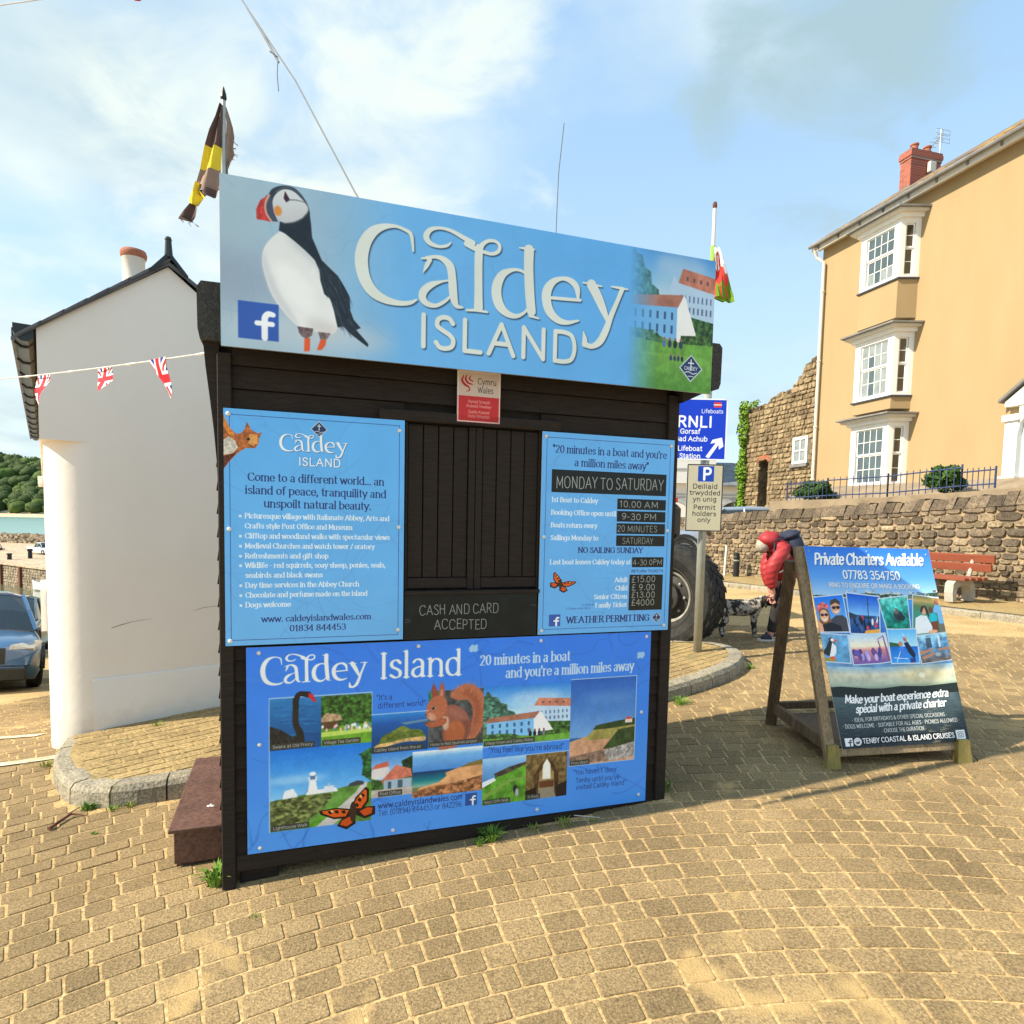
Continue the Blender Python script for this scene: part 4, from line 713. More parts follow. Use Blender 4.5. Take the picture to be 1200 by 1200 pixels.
    for i in range(420):
        x, y = rp.uniform(min(p[0] for p in BK), max(p[0] for p in BK)), rp.uniform(min(p[1] for p in BK), max(p[1] for p in BK))
        if inside2(BK, x, y): cv.strokes([[(x, y, 3.4), (x+rp.uniform(8, 16), y+rp.uniform(18, 34), 1.2)]], rp.choice(((62, 74, 84), (22, 28, 34), (84, 96, 104), (40, 50, 58))), .5)
    b = [(62,462),(208,451),(210,604),(62,609)]; fb_badge(cv, b[0][0], b[0][1], b[2][0], b[2][1])
    cv.a = blur(cv.a, 1)
    title(cv, TX0, TX1, TBASE, (222, 228, 220), shadow=(5, 6, (52, 76, 100), .95))
    p = [(762,571),(1500,557)]; cv.text('ISLAND', p[0][0]+6, p[1][0]-4, 560, h=130, st=Style(1.02, space=1.3), col=(222, 228, 220), shadow=(5, 6, (52, 76, 100), .95))
    d = [(2110,527)][0]; diamond(cv, d[0], d[1], 66)
    return cv
NAVY = (38, 52, 112); PALE = (214, 232, 244)
def art_left():
    cv = Canvas(735, 975, 1.7, (112, 178, 232)); cv.grad(0, 0, 735, 975, [(0, (98, 180, 246)), (1, (108, 182, 242))]); swirls(cv, (92, 150, 215), .22, 40, 5, (3, 9))
    for x0, y0, x1, y1 in ((22, 24, 22, 952), (712, 24, 712, 952), (22, 24, 712, 24), (22, 952, 712, 952)): cv.strokes([[(x0, y0, 2.6), (x1, y1, 2.6)]], (54, 76, 140))
    diamond(cv, 372, 62, 34, False); title(cv, 232, 508, 176, (240, 246, 248), shadow=(2, 2.5, (30, 60, 110), .8)); cv.text('ISLAND', 290, 460, 217, h=32, st=Style(1.05, space=1.2), col=(240, 246, 248), shadow=(2, 2, (30, 60, 110), .8))
    for s, x0, x1, y in (('Come to a different world... an', 90, 645, 288), ('island of peace, tranquility and', 80, 655, 342), ('unspoilt natural beauty.', 152, 590, 396)): cv.text(s, x0, x1, y, h=31, st=DIDONE, col=NAVY)
    L_ = ['Picturesque village with Italianate Abbey, Arts and', ' Crafts style Post Office and Museum', 'Clifftop and woodland walks with spectacular views', 'Medieval Churches and watch tower / oratory', 'Refreshments and gift shop', 'Wildlife - red squirrels, soay sheep, ponies, seals,', ' seabirds and black swans', 'Day time services in the Abbey Church', 'Chocolate and perfume made on the island', 'Dogs welcome']
    X = [670, 510, 672, 606, 410, 654, 386, 540, 576, 256]
    for i, (s, x) in enumerate(zip(L_, X)):
        y = 443+i*41.5-(i > 4)*2
        if s[0] != ' ': cv.ell(60, y-8, 6, 6, PALE)
        cv.text(s.strip(), 78, x, y, h=20, st=DIDONE_BOLD, col=(232, 243, 250))
    cv.text('www. caldeyislandwales.com', 140, 592, 878, h=24, st=DIDONE, col=NAVY); cv.text('01834 844453', 252, 484, 921, h=25, st=DIDONE, col=NAVY)
    # squirrel peering in from the left edge
    c = (190, 110, 50)
    cv.poly([(-4,8),(5,39),(23,77),(48,102),(69,95),(81,78),(87,49),(98,68),(104,81),(128,94),(146,89),(136,110),(132,137),(119,156),(86,156),(61,171),(36,197),(13,225),(-4,251)], (176, 100, 44), tex=.25, ts=10); cv.poly([(-4,130),(19,113),(44,129),(54,156),(36,179),(-4,190)], (205, 198, 182), tex=.15, ts=8, smooth=False)
    cv.poly([(-4,8),(5,39),(23,77),(44,103),(37,117),(16,100),(-4,66)], (214, 132, 52), tex=.15); cv.poly([(-4,195),(34,181),(52,171),(13,223),(-4,249)], (100, 46, 24), tex=.3); cv.poly([(98,99),(128,101),(130,136),(115,147),(94,138)], (224, 160, 84), tex=.1, smooth=False)
    cv.ell(*[(94,120)][0], 6, 6, (24, 18, 16)); cv.ell(*[(121,143)][0], 5, 3.5, (180, 60, 50))
    return cv
def art_right():
    cv = Canvas(725, 975, 1.7, (104, 180, 244)); swirls(cv, (92, 150, 215), .22, 40, 8, (3, 9))
    for x0, y0, x1, y1 in ((24, 26, 24, 950), (702, 26, 702, 950), (24, 26, 702, 26), (24, 950, 702, 950)): cv.strokes([[(x0, y0, 2.6), (x1, y1, 2.6)]], (54, 76, 140))
    cv.text('"20 minutes in a boat and you\'re', 55, 680, 95, h=34, st=DIDONE, col=NAVY); cv.text('a million miles away"', 170, 578, 155, h=34, st=DIDONE, col=NAVY)
    BL = (17, 22, 20); ck = dict(st=CHALK, col=(196, 200, 192), al=.85)
    cv.rect(52, 176, 684, 285, BL, tex=.2, ts=30); cv.text('MONDAY TO SATURDAY', 75, 668, 262, 258, h=54, **ck)
    for i, (s, c) in enumerate((('1st Boat to Caldey', '10.00 AM'), ('Booking Office open until', '9-30 PM'), ('Boats return every', '20 MINUTES'), ('Sailings Monday to', 'SATURDAY'))):
        y = 305+i*61; cv.rect(408, y, 686, y+53, BL, tex=.2, ts=30); cv.text(s, 54, (300, 402, 300, 308)[i], y+26, h=22, st=DIDONE_BOLD, col=(232, 243, 250)); cv.text(c, (420, 436, 414, 444)[i], (640, 632, 640, 620)[i], y+42, h=30, **ck)
    cv.text('NO SAILING SUNDAY', 202, 560, 575, h=25, st=DIDONE_BOLD, col=NAVY)
    cv.text('Last boat leaves Caldey today at', 54, 494, 632, h=22, st=DIDONE_BOLD, col=(232, 243, 250)); cv.rect(502, 597, 684, 648, BL, tex=.2, ts=30); cv.text('4-30 0PM', 508, 676, 636, h=27, **ck)
    cv.text('RETURN TICKETS', 500, 684, 674, h=12, st=SANS_BOLD, col=(36, 60, 118)); cv.rect(490, 686, 684, 868, BL, tex=.2, ts=30)
    for i, (s, c) in enumerate((('Adult', '£15.00'), ('Child', '£ 9.00'), ('Senior Citizen', '£13.00'), ('Family Ticket', '£4000'))): cv.text(s, 480, 0, 722+i*42, h=22, st=DIDONE_BOLD, col=(232, 243, 250), align='r'); cv.text(c, 504, 640, 724+i*40, h=30, **ck)
    cv.text('(2 Adults &', 262, 0, 838, h=9, st=SANS_THIN, col=NAVY, align='c'); cv.text('2 Children under 16yrs)', 210, 0, 855, h=9, st=SANS_THIN, col=NAVY, align='c')
    def T(x, y): a = .5; return (60+(x*math.cos(a)-y*math.sin(a))*1.35+28, 655+(x*math.sin(a)+y*math.cos(a))*1.05)
    butterfly(cv, T); fb_badge(cv, 56, 878, 116, 936); cv.text('WEATHER PERMITTING', 150, 612, 922, h=30, st=DIDONE_BOLD, col=NAVY); diamond(cv, 655, 908, 28, False)
    return cv
def art_bottom():
    cv = Canvas(1940, 900, 1.0, (62, 122, 208)); cv.grad(0, 0, 1940, 900, [(0, (50, 128, 242)), (.5, (62, 140, 243)), (1, (82, 160, 248))]); swirls(cv, (44, 98, 190), .3, 60, 9, (3, 12)); swirls(cv, (96, 150, 222), .18, 40, 10, (4, 14))
    W = (240, 244, 244)
    title(cv, *[p[0] for p in [(87,161),(530,118)]], 192, W, ysc=.385); p = [(559,163),(932,167)]; cv.text('Island', p[0][0], p[1][0], p[0][1], p[1][1], h=112, st=Style(1.05, .45, 12, .75, space=.6), col=W)
    p = [(969,91),(1024,103),(1487,111),(1152,163),(1845,172),(1902,151)]; cv.text('{', p[0][0], 0, 116, h=80, st=Style(1.5), col=(160, 205, 240), align='l'); cv.text('20 minutes in a boat', p[1][0], p[2][0], 128, h=46, st=DIDONE_BOLD, col=(205, 226, 244)); cv.text('and you\'re a million miles away', p[3][0], p[4][0], 196, h=46, st=DIDONE_BOLD, col=(205, 226, 244)); cv.text('}', p[5][0], 0, 190, h=80, st=Style(1.5), col=(160, 205, 240), align='r')
    q = [(91,224),(521,224),(521,455),(90,452),(303,221),(304,453),(520,686),(88,815)]
    fr = (170, 205, 235)
    cv.strokes([[(q[0][0], q[0][1], 5), (q[1][0], q[1][1], 5), (q[1][0], 460, 5)], [(q[0][0], q[0][1], 5), (q[7][0], q[7][1], 5)]], fr)
    x0, xm, x1 = q[0][0], q[4][0], q[1][0]; ya, yb, yc = (q[0][1]+q[1][1])//2+4, (q[3][1]+q[2][1])//2, q[7][1]
    photo(cv, swan, [(x0, ya), (xm, ya), (xm, yb), (x0, yb)]); photo(cv, tea, [(xm, ya), (x1, ya), (x1, yb), (xm, yb)]); photo(cv, lighthouse, [(x0, yb), (x1, yb), (x1, yc), (x0, yc)], k=4)
    cv.strokes([dense([(x0+108, ya+40, 24), (x0+108, ya+10, 23), (x0+122, ya-16, 22), (x0+158, ya-12, 26)])], (30, 32, 34)); cv.poly([(x0+158, ya-20), (x0+178, ya-10), (x0+192, ya+22), (x0+184, ya+24), (x0+160, ya+2)], (215, 40, 50))
    r = [(523,328),(778,329),(781,515),(525,513),(707,522),(709,715),(522,698)]; z2 = [(805,233),(1044,224),(1050,519),(809,516),(1496,226),(1501,525),(1055,515),(1045,524),(1050,735),(813,736),(1496,226),(1865,225),(1864,669),(1496,663),(1049,587),(1266,591),(1272,816),(1049,813),(1487,596),(1486,816)]
    X2 = r[1][0]; X3 = z2[1][0]; X4 = z2[4][0]; X5 = z2[11][0]; XM = z2[15][0]
    photo(cv, island, [(x1, r[0][1]), (X2, r[0][1]), (X2, r[3][1]-4), (x1, r[3][1]-4)]); photo(cv, post_office, [(x1, r[3][1]), (r[4][0], r[3][1]), (r[4][0], r[5][1]), (x1, r[5][1])])
    photo(cv, cove, [(r[4][0], r[4][1]-4), (X3, r[4][1]-4), (X3, z2[9][1]), (r[4][0], z2[9][1])]); cv.rect(X2, z2[0][1]+6, X3, r[3][1]-8, (78, 82, 84), tex=.3, ts=20); cv.rect(X2, z2[0][1]+6, X2+60, z2[0][1]+60, (40, 130, 100), tex=.3)
    def T(x, y): return (X2-22+x*3.1, z2[0][1]-30+y*3.2)
    squirrel(cv, T); cv.a = blur(cv.a, 1)
    photo(cv, village, [(X3, z2[0][1]+2), (X4, z2[0][1]+2), (X4, z2[5][1]), (X3, z2[5][1])], 100, 70, 4); people(cv, X3+240, z2[5][1]-30, 34, 5); photo(cv, priory_beach, [(X4, z2[10][1]), (X5, z2[10][1]), (X5, z2[12][1]), (X4, z2[12][1])], k=4)
    photo(cv, cliffs, [(X3, z2[14][1]), (XM, z2[14][1]), (XM, z2[16][1]), (X3, z2[16][1])], k=3); photo(cv, chapel, [(XM, z2[14][1]), (X4-10, z2[14][1]), (X4-10, z2[16][1]), (XM, z2[16][1])], k=3)
    cv.strokes([[(X4, z2[10][1], 4), (X5, z2[10][1], 4), (X5, z2[12][1], 4), (X4, z2[12][1], 4)], [(X3, z2[5][1]+4, 4), (X4, z2[5][1]+4, 4)], [(x1, r[0][1], 4), (X2, r[0][1], 4)], [(X3, z2[14][1], 4), (X4, z2[14][1], 4)]], fr)
    def cap(s, x, y, w): cv.rect(x, y-24, x+w, y+2, (60, 62, 56), al=.9); cv.text(s, x+8, x+w-8, y-5, h=13, st=SANS_THIN, col=(225, 228, 225))
    cap('Swans at Old Priory', x0+4, yb-4, 180); cap('Village Tea Garden', xm+4, yb-4, 166); cap('Lighthouse Walk', x0+4, yc-4, 158); cap('Caldey Island from the air', x1+4, r[3][1]-8, 230); cap('Post Office', x1+30, r[5][1]-4, 110); cap('Home to Red Squirrels project', X2+4, r[3][1]-10, 240)
    cap('Village Green and Caldey Abbey', X3+4, z2[5][1]-3, 262); cap('West Cliffs Walk', X3+4, z2[16][1]-3, 140); cap('St Illtyds', XM+4, z2[16][1]-3, 74); cap('Priory Beach', X4+4, z2[12][1]-3, 110)
    HN = (26, 42, 96)
    p = [(542,263),(611,265),(547,301),(764,301)]; cv.text('"It\'s a', p[0][0], p[1][0], p[0][1], h=24, st=HAND, col=HN); cv.text('different world"', p[2][0], p[3][0], p[2][1], p[3][1], h=24, st=HAND, col=HN)
    p = [(1073,558),(1464,574)]; cv.text('"You feel like you\'re abroad"', p[0][0], p[1][0], p[0][1], p[1][1], h=26, st=HAND, col=HN)
    p = [(1520,715),(1770,723),(1536,758),(1783,765),(1539,794),(1822,798)]
    for i, s in enumerate(('"You haven\'t \'done\'', 'Tenby until you\'ve', 'visited Caldey Island"')): cv.text(s, p[2*i][0], p[2*i+1][0], p[2*i][1], p[2*i+1][1], h=24, st=HAND, col=HN)
    p = [(552,767),(947,769),(552,801),(944,806)]; cv.text('www.caldeyislandwales.com', p[0][0], p[1][0], p[0][1], p[1][1], h=26, st=SANS, col=HN); cv.text('Tel: (01834) 844453 or 842296', p[2][0], p[3][0], p[2][1], p[3][1], h=26, st=SANS_THIN, col=HN)
    b = [(961,746),(1019,806)]; fb_badge(cv, b[0][0], b[0][1], b[1][0], b[1][1], (40, 84, 160))
    c = [(436,761)][0]
    def T(x, y): a = -.5; x -= 50; y -= 50; return (c[0]+(x*math.cos(a)-y*math.sin(a))*2.4, c[1]+(x*math.sin(a)+y*math.cos(a))*1.9)
    butterfly(cv, T)
    return cv
def art_red():
    cv = Canvas(205, 230, 2, (196, 178, 166)); cv.rect(0, 112, 205, 230, (186, 38, 36)); cv.strokes([[(4, 4, 5), (201, 4, 5), (201, 226, 5), (4, 226, 5), (4, 4, 5)]], (214, 200, 190))
    cv.strokes([dense([(30, 22, 4), (22, 44, 10), (34, 62, 12), (52, 72, 8), (58, 86, 5), (44, 92, 4)]), dense([(44, 20, 4), (38, 38, 9), (50, 54, 9), (70, 60, 5)]), dense([(62, 22, 4), (56, 36, 7), (72, 46, 5)])], (170, 36, 40)); cv.text('Cymru', 96, 184, 56, h=26, st=SANS, col=(50, 46, 44)); cv.text('Wales', 96, 170, 94, h=26, st=SANS, col=(50, 46, 44))
    for s, y, w in (('Atyniad Sicrwydd', 142, 52), ('Ansawdd Ymwelwyr', 162, 60), ('Quality Assured', 188, 50), ('Visitor Attraction', 208, 52)): cv.text(s, 103-w, 103+w, y, h=13, st=SANS_THIN, col=(238, 200, 190))
    return cv
def art_cash():
    cv = Canvas(640, 204, 1.6, (15, 20, 18)); cv.mottle(.35, 60); cv.text('CASH AND CARD', 68, 446, 92, 88, h=44, st=CHALK, col=(176, 180, 172), al=.8); cv.text('ACCEPTED', 138, 390, 158, 164, h=44, st=CHALK, col=(176, 180, 172), al=.8)
    cv.strokes([[(6, 110, 4), (30, 114, 3)], [(4, 124, 3), (26, 122, 3)], [(610, 56, 3), (636, 60, 3)]], (110, 112, 106), .6); return cv
def art_rnli():
    cv = Canvas(560, 600, 1.4, (14, 60, 200)); B_ = (245, 246, 246)
    cv.strokes([[(0, 6, 12), (554, 6, 12), (554, 594, 12), (0, 594, 12)]], B_)
    p = [(428,44),(499,85),(311,140),(517,130),(111,273),(414,259),(304,343),(376,416),(330,510),(316,583)]
    cv.rect(p[0][0], p[0][1]-10, p[1][0], p[1][1], (214, 60, 40)); cv.strokes([[(p[0][0], (p[0][1]+p[1][1])/2-5, 10), (p[1][0], (p[0][1]+p[1][1])/2-5, 10)]], (235, 230, 225)); cv.text('Lifeboats', p[2][0], p[3][0], p[2][1], h=36, st=SANS, col=B_)
    h = 88; cv.text('RNLI', p[4][0]-24, p[5][0], p[4][1]+2, h=98, st=Style(1.35, space=1.3), col=B_)
    for i, s in enumerate(('Gorsaf', 'Bad Achub', 'Lifeboat', 'Station')): cv.text(s, p[6+i][0], 0, p[6+i][1], h=44, st=SANS_BOLD, col=B_, align='r')
    cv.poly([(364,567),(459,429),(407,438),(425,400),(517,376),(533,463),(491,495),(486,448),(398,582)], B_); return cv
def art_permit():
    cv = Canvas(360, 655, 1.3, (196, 188, 160)); cv.strokes([[(6, 6, 11), (354, 6, 11), (354, 649, 11), (6, 649, 11), (6, 6, 11)]], (48, 48, 50)); cv.rect(108, 18, 266, 168, (20, 66, 176)); cv.text('P', 158, 0, 148, h=108, st=Style(1.5), col=(240, 242, 244), align='l')
    for s, y, w in (('Deiliaid', 236, 122), ('trwydded', 298, 152), ('yn unig', 360, 116), ('Permit', 440, 108), ('holders', 502, 118), ('only', 562, 64)): cv.text(s, 184-w, 184+w, y, h=42, st=Style(1.1, space=1.0), col=(46, 46, 44))
    return cv
# A-board photos
def couple(cv):
    cv.grad(0, 0, 100, 100, [(0, (30, 110, 215)), (1, (120, 185, 235))]); cv.ell(72, 34, 15, 20, (206, 150, 118)); cv.poly([(56, 24), (60, 12), (78, 8), (88, 18), (88, 28), (74, 20), (60, 26)], (70, 58, 48)); cv.ell(67, 34, 6, 4.5, (34, 30, 38)); cv.ell(80, 34, 6, 4.5, (34, 30, 38)); cv.strokes([[(62, 32, 1.2), (86, 32, 1.2)]], (34, 30, 38)); cv.strokes([dense([(66, 44, 2), (73, 47, 3), (80, 43, 2)])], (240, 235, 230)); cv.poly([(50, 68), (70, 56), (90, 56), (100, 66), (100, 100), (50, 100)], (66, 64, 70))
    cv.poly([(14, 70), (16, 40), (30, 30), (48, 40), (52, 70), (60, 100), (14, 100)], (120, 84, 50)); cv.ell(32, 56, 14, 18, (226, 170, 134)); foliage(cv, [(10, 40), (14, 24), (30, 16), (48, 22), (52, 38), (44, 34), (30, 32), (18, 44)], (190, 90, 90), 40, 4, 2); cv.ell(26, 53, 6, 4.5, (70, 36, 40)); cv.ell(39, 53, 6, 4.5, (70, 36, 40)); cv.strokes([[(26, 66, 2), (33, 68, 3), (39, 65, 2)]], (245, 235, 230)); cv.poly([(20, 82), (48, 74), (78, 84), (82, 100), (20, 100)], (32, 30, 32)); cv.poly([(0, 74), (10, 68), (22, 80), (24, 100), (0, 100)], (220, 160, 126))
def divers(cv):
    cv.grad(0, 0, 100, 55, [(0, (20, 80, 190)), (1, (130, 185, 230))]); cv.grad(0, 50, 100, 100, [(0, (40, 90, 150)), (1, (20, 60, 120))]); cv.poly([(0, 44), (30, 52), (100, 54), (100, 58), (0, 60)], (40, 56, 66)); cv.strokes([[(62, 6, 2), (62, 70, 2.5)], [(54, 20, 1), (70, 22, 1)]], (40, 40, 50)); rr = random.Random(5)
    for i in range(26): x, y = rr.uniform(10, 92), rr.uniform(54, 92); cv.ell(x, y, rr.uniform(3, 7), rr.uniform(4, 10), rr.choice(((20, 24, 34), (30, 34, 44), (60, 90, 140), (200, 60, 90), (210, 215, 220), (24, 26, 30))))
    cv.poly([(50, 92), (100, 86), (100, 100), (46, 100)], (224, 160, 60))
def seal(cv):
    cv.grad(0, 0, 100, 100, [(0, (90, 180, 170)), (.5, (30, 140, 130)), (1, (20, 110, 90))]); cv.mottle(.35, 14); cv.ell(62, 52, 18, 16, (44, 56, 60)); cv.ell(56, 38, 10, 9, (90, 96, 96)); cv.ell(70, 60, 16, 10, (34, 44, 48)); cv.ell(52, 34, 4, 3, (150, 155, 150))
def family(cv):
    cv.grad(0, 0, 100, 100, [(0, (120, 120, 70)), (.14, (190, 160, 96)), (.3, (90, 120, 80)), (.5, (60, 140, 120)), (1, (70, 120, 100))]); cv.ell(72, 12, 9, 11, (150, 100, 76)); cv.poly([(58, 38), (66, 22), (84, 24), (96, 46), (98, 80), (74, 78), (70, 48), (58, 46)], (120, 178, 226)); cv.rect(74, 78, 98, 100, (120, 110, 96)); cv.ell(50, 40, 7, 9, (110, 70, 54)); cv.ell(56, 62, 12, 14, (40, 180, 200)); cv.poly([(48, 72), (70, 70), (70, 100), (48, 100)], (120, 66, 40)); cv.ell(28, 42, 8, 11, (216, 160, 132)); cv.poly([(18, 44), (22, 30), (34, 28), (42, 44), (44, 62), (36, 50), (30, 32), (22, 50)], (70, 46, 36)); cv.poly([(4, 92), (6, 62), (20, 54), (36, 56), (50, 84), (50, 98), (4, 98)], (218, 224, 230)); cv.ell(52, 96, 14, 4, (222, 166, 130))
def puffin2(cv):
    cv.grad(0, 0, 100, 100, [(0, (110, 165, 205)), (1, (90, 150, 190))]); cv.mottle(.2, 30); cv.poly([(8, 70), (24, 48), (34, 26), (44, 18), (54, 34), (44, 66), (36, 84), (20, 76)], (40, 44, 44), smooth=False); cv.poly([(46, 28), (58, 44), (56, 66), (44, 84), (32, 82), (38, 60)], (236, 238, 236)); cv.ell(44, 20, 9, 9, (38, 40, 44)); cv.ell(47, 20, 6, 6, (230, 232, 230)); cv.poly([(52, 16), (62, 20), (60, 27), (52, 25)], (220, 80, 50)); cv.ell(42, 88, 9, 8, (224, 80, 40)); cv.poly([(0, 90), (30, 86), (60, 100), (0, 100)], (150, 140, 60))
def sunset_people(cv):
    cv.grad(0, 0, 100, 100, [(0, (170, 200, 225)), (.4, (236, 220, 190)), (.55, (200, 130, 130)), (1, (110, 80, 150))]); rr = random.Random(9)
    for i in range(24): x = rr.uniform(6, 80); cv.ell(x, rr.uniform(58, 82), 5, 12, rr.choice(((90, 80, 160), (150, 150, 215), (110, 70, 120), (190, 160, 200), (70, 60, 120))))
    cv.strokes([[(76, 20, 2), (94, 8, 3), (96, 92, 5)], [(78, 24, 3), (80, 70, 3)]], (130, 80, 120))
def fishing(cv):
    cv.grad(0, 0, 100, 50, [(0, (90, 170, 235)), (1, (170, 215, 245))]); cv.poly([(0, 36), (40, 42), (40, 50), (0, 50)], (50, 90, 50)); cv.grad(0, 50, 100, 100, [(0, (20, 100, 190)), (1, (60, 150, 225))]); cv.ell(40, 42, 8, 8, (180, 130, 110)); cv.poly([(30, 70), (34, 50), (50, 50), (56, 76), (50, 92), (34, 92)], (60, 120, 210)); cv.ell(58, 28, 7, 8, (170, 110, 90)); cv.poly([(52, 40), (66, 36), (90, 74), (84, 90), (66, 70)], (30, 34, 56)); cv.rect(68, 86, 88, 100, (50, 60, 130)); cv.strokes([[(50, 12, 1.5), (70, 34, 1.5)], [(20, 96, 2), (36, 66, 2)], [(10, 84, 2), (60, 88, 2)]], (225, 235, 240))
def deck(cv):
    cv.grad(0, 0, 100, 100, [(0, (140, 190, 225)), (.5, (90, 140, 180)), (1, (120, 100, 90))]); cv.mottle(.35, 20); cv.strokes([dense([(4, 60, 14), (20, 58, 12), (40, 52, 7)]), dense([(60, 56, 8), (84, 56, 10), (100, 62, 9)]), dense([(10, 80, 12), (40, 70, 10)])], (176, 126, 100)); cv.rect(24, 10, 40, 46, (60, 66, 76), al=.8); cv.ell(54, 74, 9, 8, (150, 160, 165)); cv.rect(60, 6, 66, 48, (230, 235, 240), al=.8)
def art_aboard():
    cv = Canvas(760, 1220, 1.3, (60, 130, 225)); cv.grad(0, 0, 760, 325, [(0, (50, 118, 226)), (.6, (92, 160, 236)), (1, (176, 212, 240))]); cv.grad(0, 318, 760, 760, [(0, (70, 148, 220)), (.4, (60, 126, 206)), (1, (110, 150, 190))]); cv.mottle(.14, 60, 0, 318, 760, 760)
    foliage(cv, [(0, 312), (140, 310), (200, 300), (330, 292), (560, 296), (760, 290), (760, 318), (0, 322)], (60, 84, 66), 160, 8, 3); rr = random.Random(8)
    for i in range(60): x = rr.uniform(190, 750); y = rr.uniform(272, 306); cv.rect(x, y, x+rr.uniform(6, 22), y+rr.uniform(6, 14), rr.choice(((190, 195, 190), (150, 160, 165), (90, 110, 110), (215, 215, 205))))
    cv.rect(0, 320, 760, 326, (222, 216, 196))
    cv.grad(0, 745, 760, 880, [(0, (150, 190, 215)), (.35, (214, 208, 182)), (.8, (176, 190, 170)), (1, (120, 140, 120))]); cv.ell(560, 808, 150, 50, (250, 226, 160), al=.6, feather=36); cv.ell(556, 806, 20, 16, (255, 250, 225), feather=4); cv.mottle(.08, 40, 0, 745, 760, 850)
    cv.poly([(0, 868), (60, 862), (160, 866), (300, 874), (420, 866), (560, 876), (760, 866), (760, 940), (0, 940)], (34, 40, 36), tex=.2); cv.grad(0, 925, 760, 1220, [(0, (86, 104, 108)), (.4, (58, 72, 76)), (1, (30, 38, 42))])
    for i in range(380):
        x, y = rr.uniform(0, 760), rr.uniform(930, 1215); l = rr.uniform(10, 46); hot = abs(x-560) < 60+(y-930)*.1; cv.strokes([[(x, y, 2.4), (x+l, y+rr.uniform(-2, 2), 1.4)]], ((196, 180, 140) if hot and rr.random() < .7 else rr.choice(((92, 110, 114), (30, 40, 44), (24, 32, 36)))), .7)
    W = (248, 250, 250); sh = (3, 4, (20, 50, 110), .7)
    cv.text('Private Charters Available', 46, 706, 116, 104, h=68, st=BRUSH, col=W, shadow=sh); cv.text('07783 354750', 205, 548, 202, h=50, st=SANS_BOLD, col=W, shadow=sh); cv.text('RING TO ENQUIRE OR MAKE A BOOKING', 110, 655, 258, h=27, st=SANS_BOLD, col=(238, 232, 224), shadow=(2, 2, (60, 90, 140), .5))
    P = [(-10,330),(175,307),(173,532),(-18,538),(204,295),(393,314),(351,540),(182,541),(387,329),(562,302),(544,514),(402,510),(603,299),(785,336),(775,546),(553,558),(-17,549),(158,557),(143,721),(-28,713),(163,557),(380,538),(384,711),(163,730),(401,513),(575,520),(557,730),(390,722),(573,569),(786,549),(775,721),(573,736)]
    P = [P[4*i:4*i+4] for i in range(8)]
    for fn, q in zip((couple, divers, seal, family, puffin2, sunset_people, fishing, deck), P): photo(cv, fn, q, k=2.5, border=9)
    cv.text('Make your boat experience extra', 66, 690, 956, 946, h=42, st=BRUSH, col=W, shadow=(3, 3, (10, 16, 20), .7)); cv.text('special with a private charter', 118, 664, 1012, 1004, h=42, st=BRUSH, col=W, shadow=(3, 3, (10, 16, 20), .7))
    for s, x0, x1, y in (('* IDEAL FOR BIRTHDAYS & OTHER SPECIAL OCCASIONS *', 86, 660, 1064), ('* DOGS WELCOME * SUITABLE FOR ALL AGES * PICNICS ALLOWED *', 24, 728, 1102), ('* CHOOSE THE DURATION *', 250, 520, 1138)): cv.text(s, x0, x1, y, h=22, st=SANS, col=(232, 232, 226))
    cv.rect(20, 1156, 640, 1204, (14, 16, 18), al=.8); fb_badge(cv, 22, 1158, 68, 1206, (240, 242, 242)); cv.strokes([dense([(62, 1172, 6), (54, 1172, 7), (51, 1184, 7), (51, 1202, 7)]), [(42, 1184, 6), (61, 1184, 6)]], (24, 28, 34)); cv.ell(98, 1182, 24, 24, (214, 218, 220)); cv.poly([(84, 1186), (112, 1180), (106, 1194), (90, 1196)], (60, 70, 80)); cv.text('TENBY COASTAL & ISLAND CRUISES', 128, 676, 1194, h=28, st=SANS_BOLD, col=W)
    cv.rect(688, 1152, 742, 1206, (232, 234, 236)); cv.strokes([[(700, 1164, 4), (730, 1164, 4), (730, 1194, 4), (700, 1194, 4), (700, 1164, 4)], [(715+8*math.cos(t), 1179+8*math.sin(t), 4) for t in [i*.7 for i in range(10)]]], (120, 124, 130)); return cv
def art_union():
    cv = Canvas(100, 100, 3, (30, 50, 120))
    for q in (((0, 0), (100, 100)), ((100, 0), (0, 100))): cv.strokes([[(*q[0], 20), (*q[1], 20)]], (236, 232, 230)); cv.strokes([[(*q[0], 7), (*q[1], 7)]], (196, 30, 46))
    cv.strokes([[(50, 0, 34), (50, 100, 34)], [(0, 50, 34), (100, 50, 34)]], (236, 232, 230)); cv.strokes([[(50, 0, 20), (50, 100, 20)], [(0, 50, 20), (100, 50, 20)]], (200, 28, 44)); return cv
def art_welsh():
    cv = Canvas(150, 100, 2, (238, 238, 236)); cv.rect(0, 46, 150, 100, (96, 130, 24)); c = (206, 56, 50)
    cv.strokes([dense([(18, 60, 5), (34, 42, 9), (60, 52, 18), (92, 46, 20), (112, 58, 12), (134, 40, 6), (128, 22, 4), (140, 26, 3)]), dense([(40, 44, 8), (30, 26, 8), (20, 30, 5)]), dense([(60, 40, 8), (66, 18, 10), (90, 14, 5), (80, 34, 12)]), dense([(48, 60, 8), (40, 84, 6)]), dense([(70, 60, 8), (74, 86, 6)]), dense([(100, 60, 9), (108, 84, 6)])], c); return cv

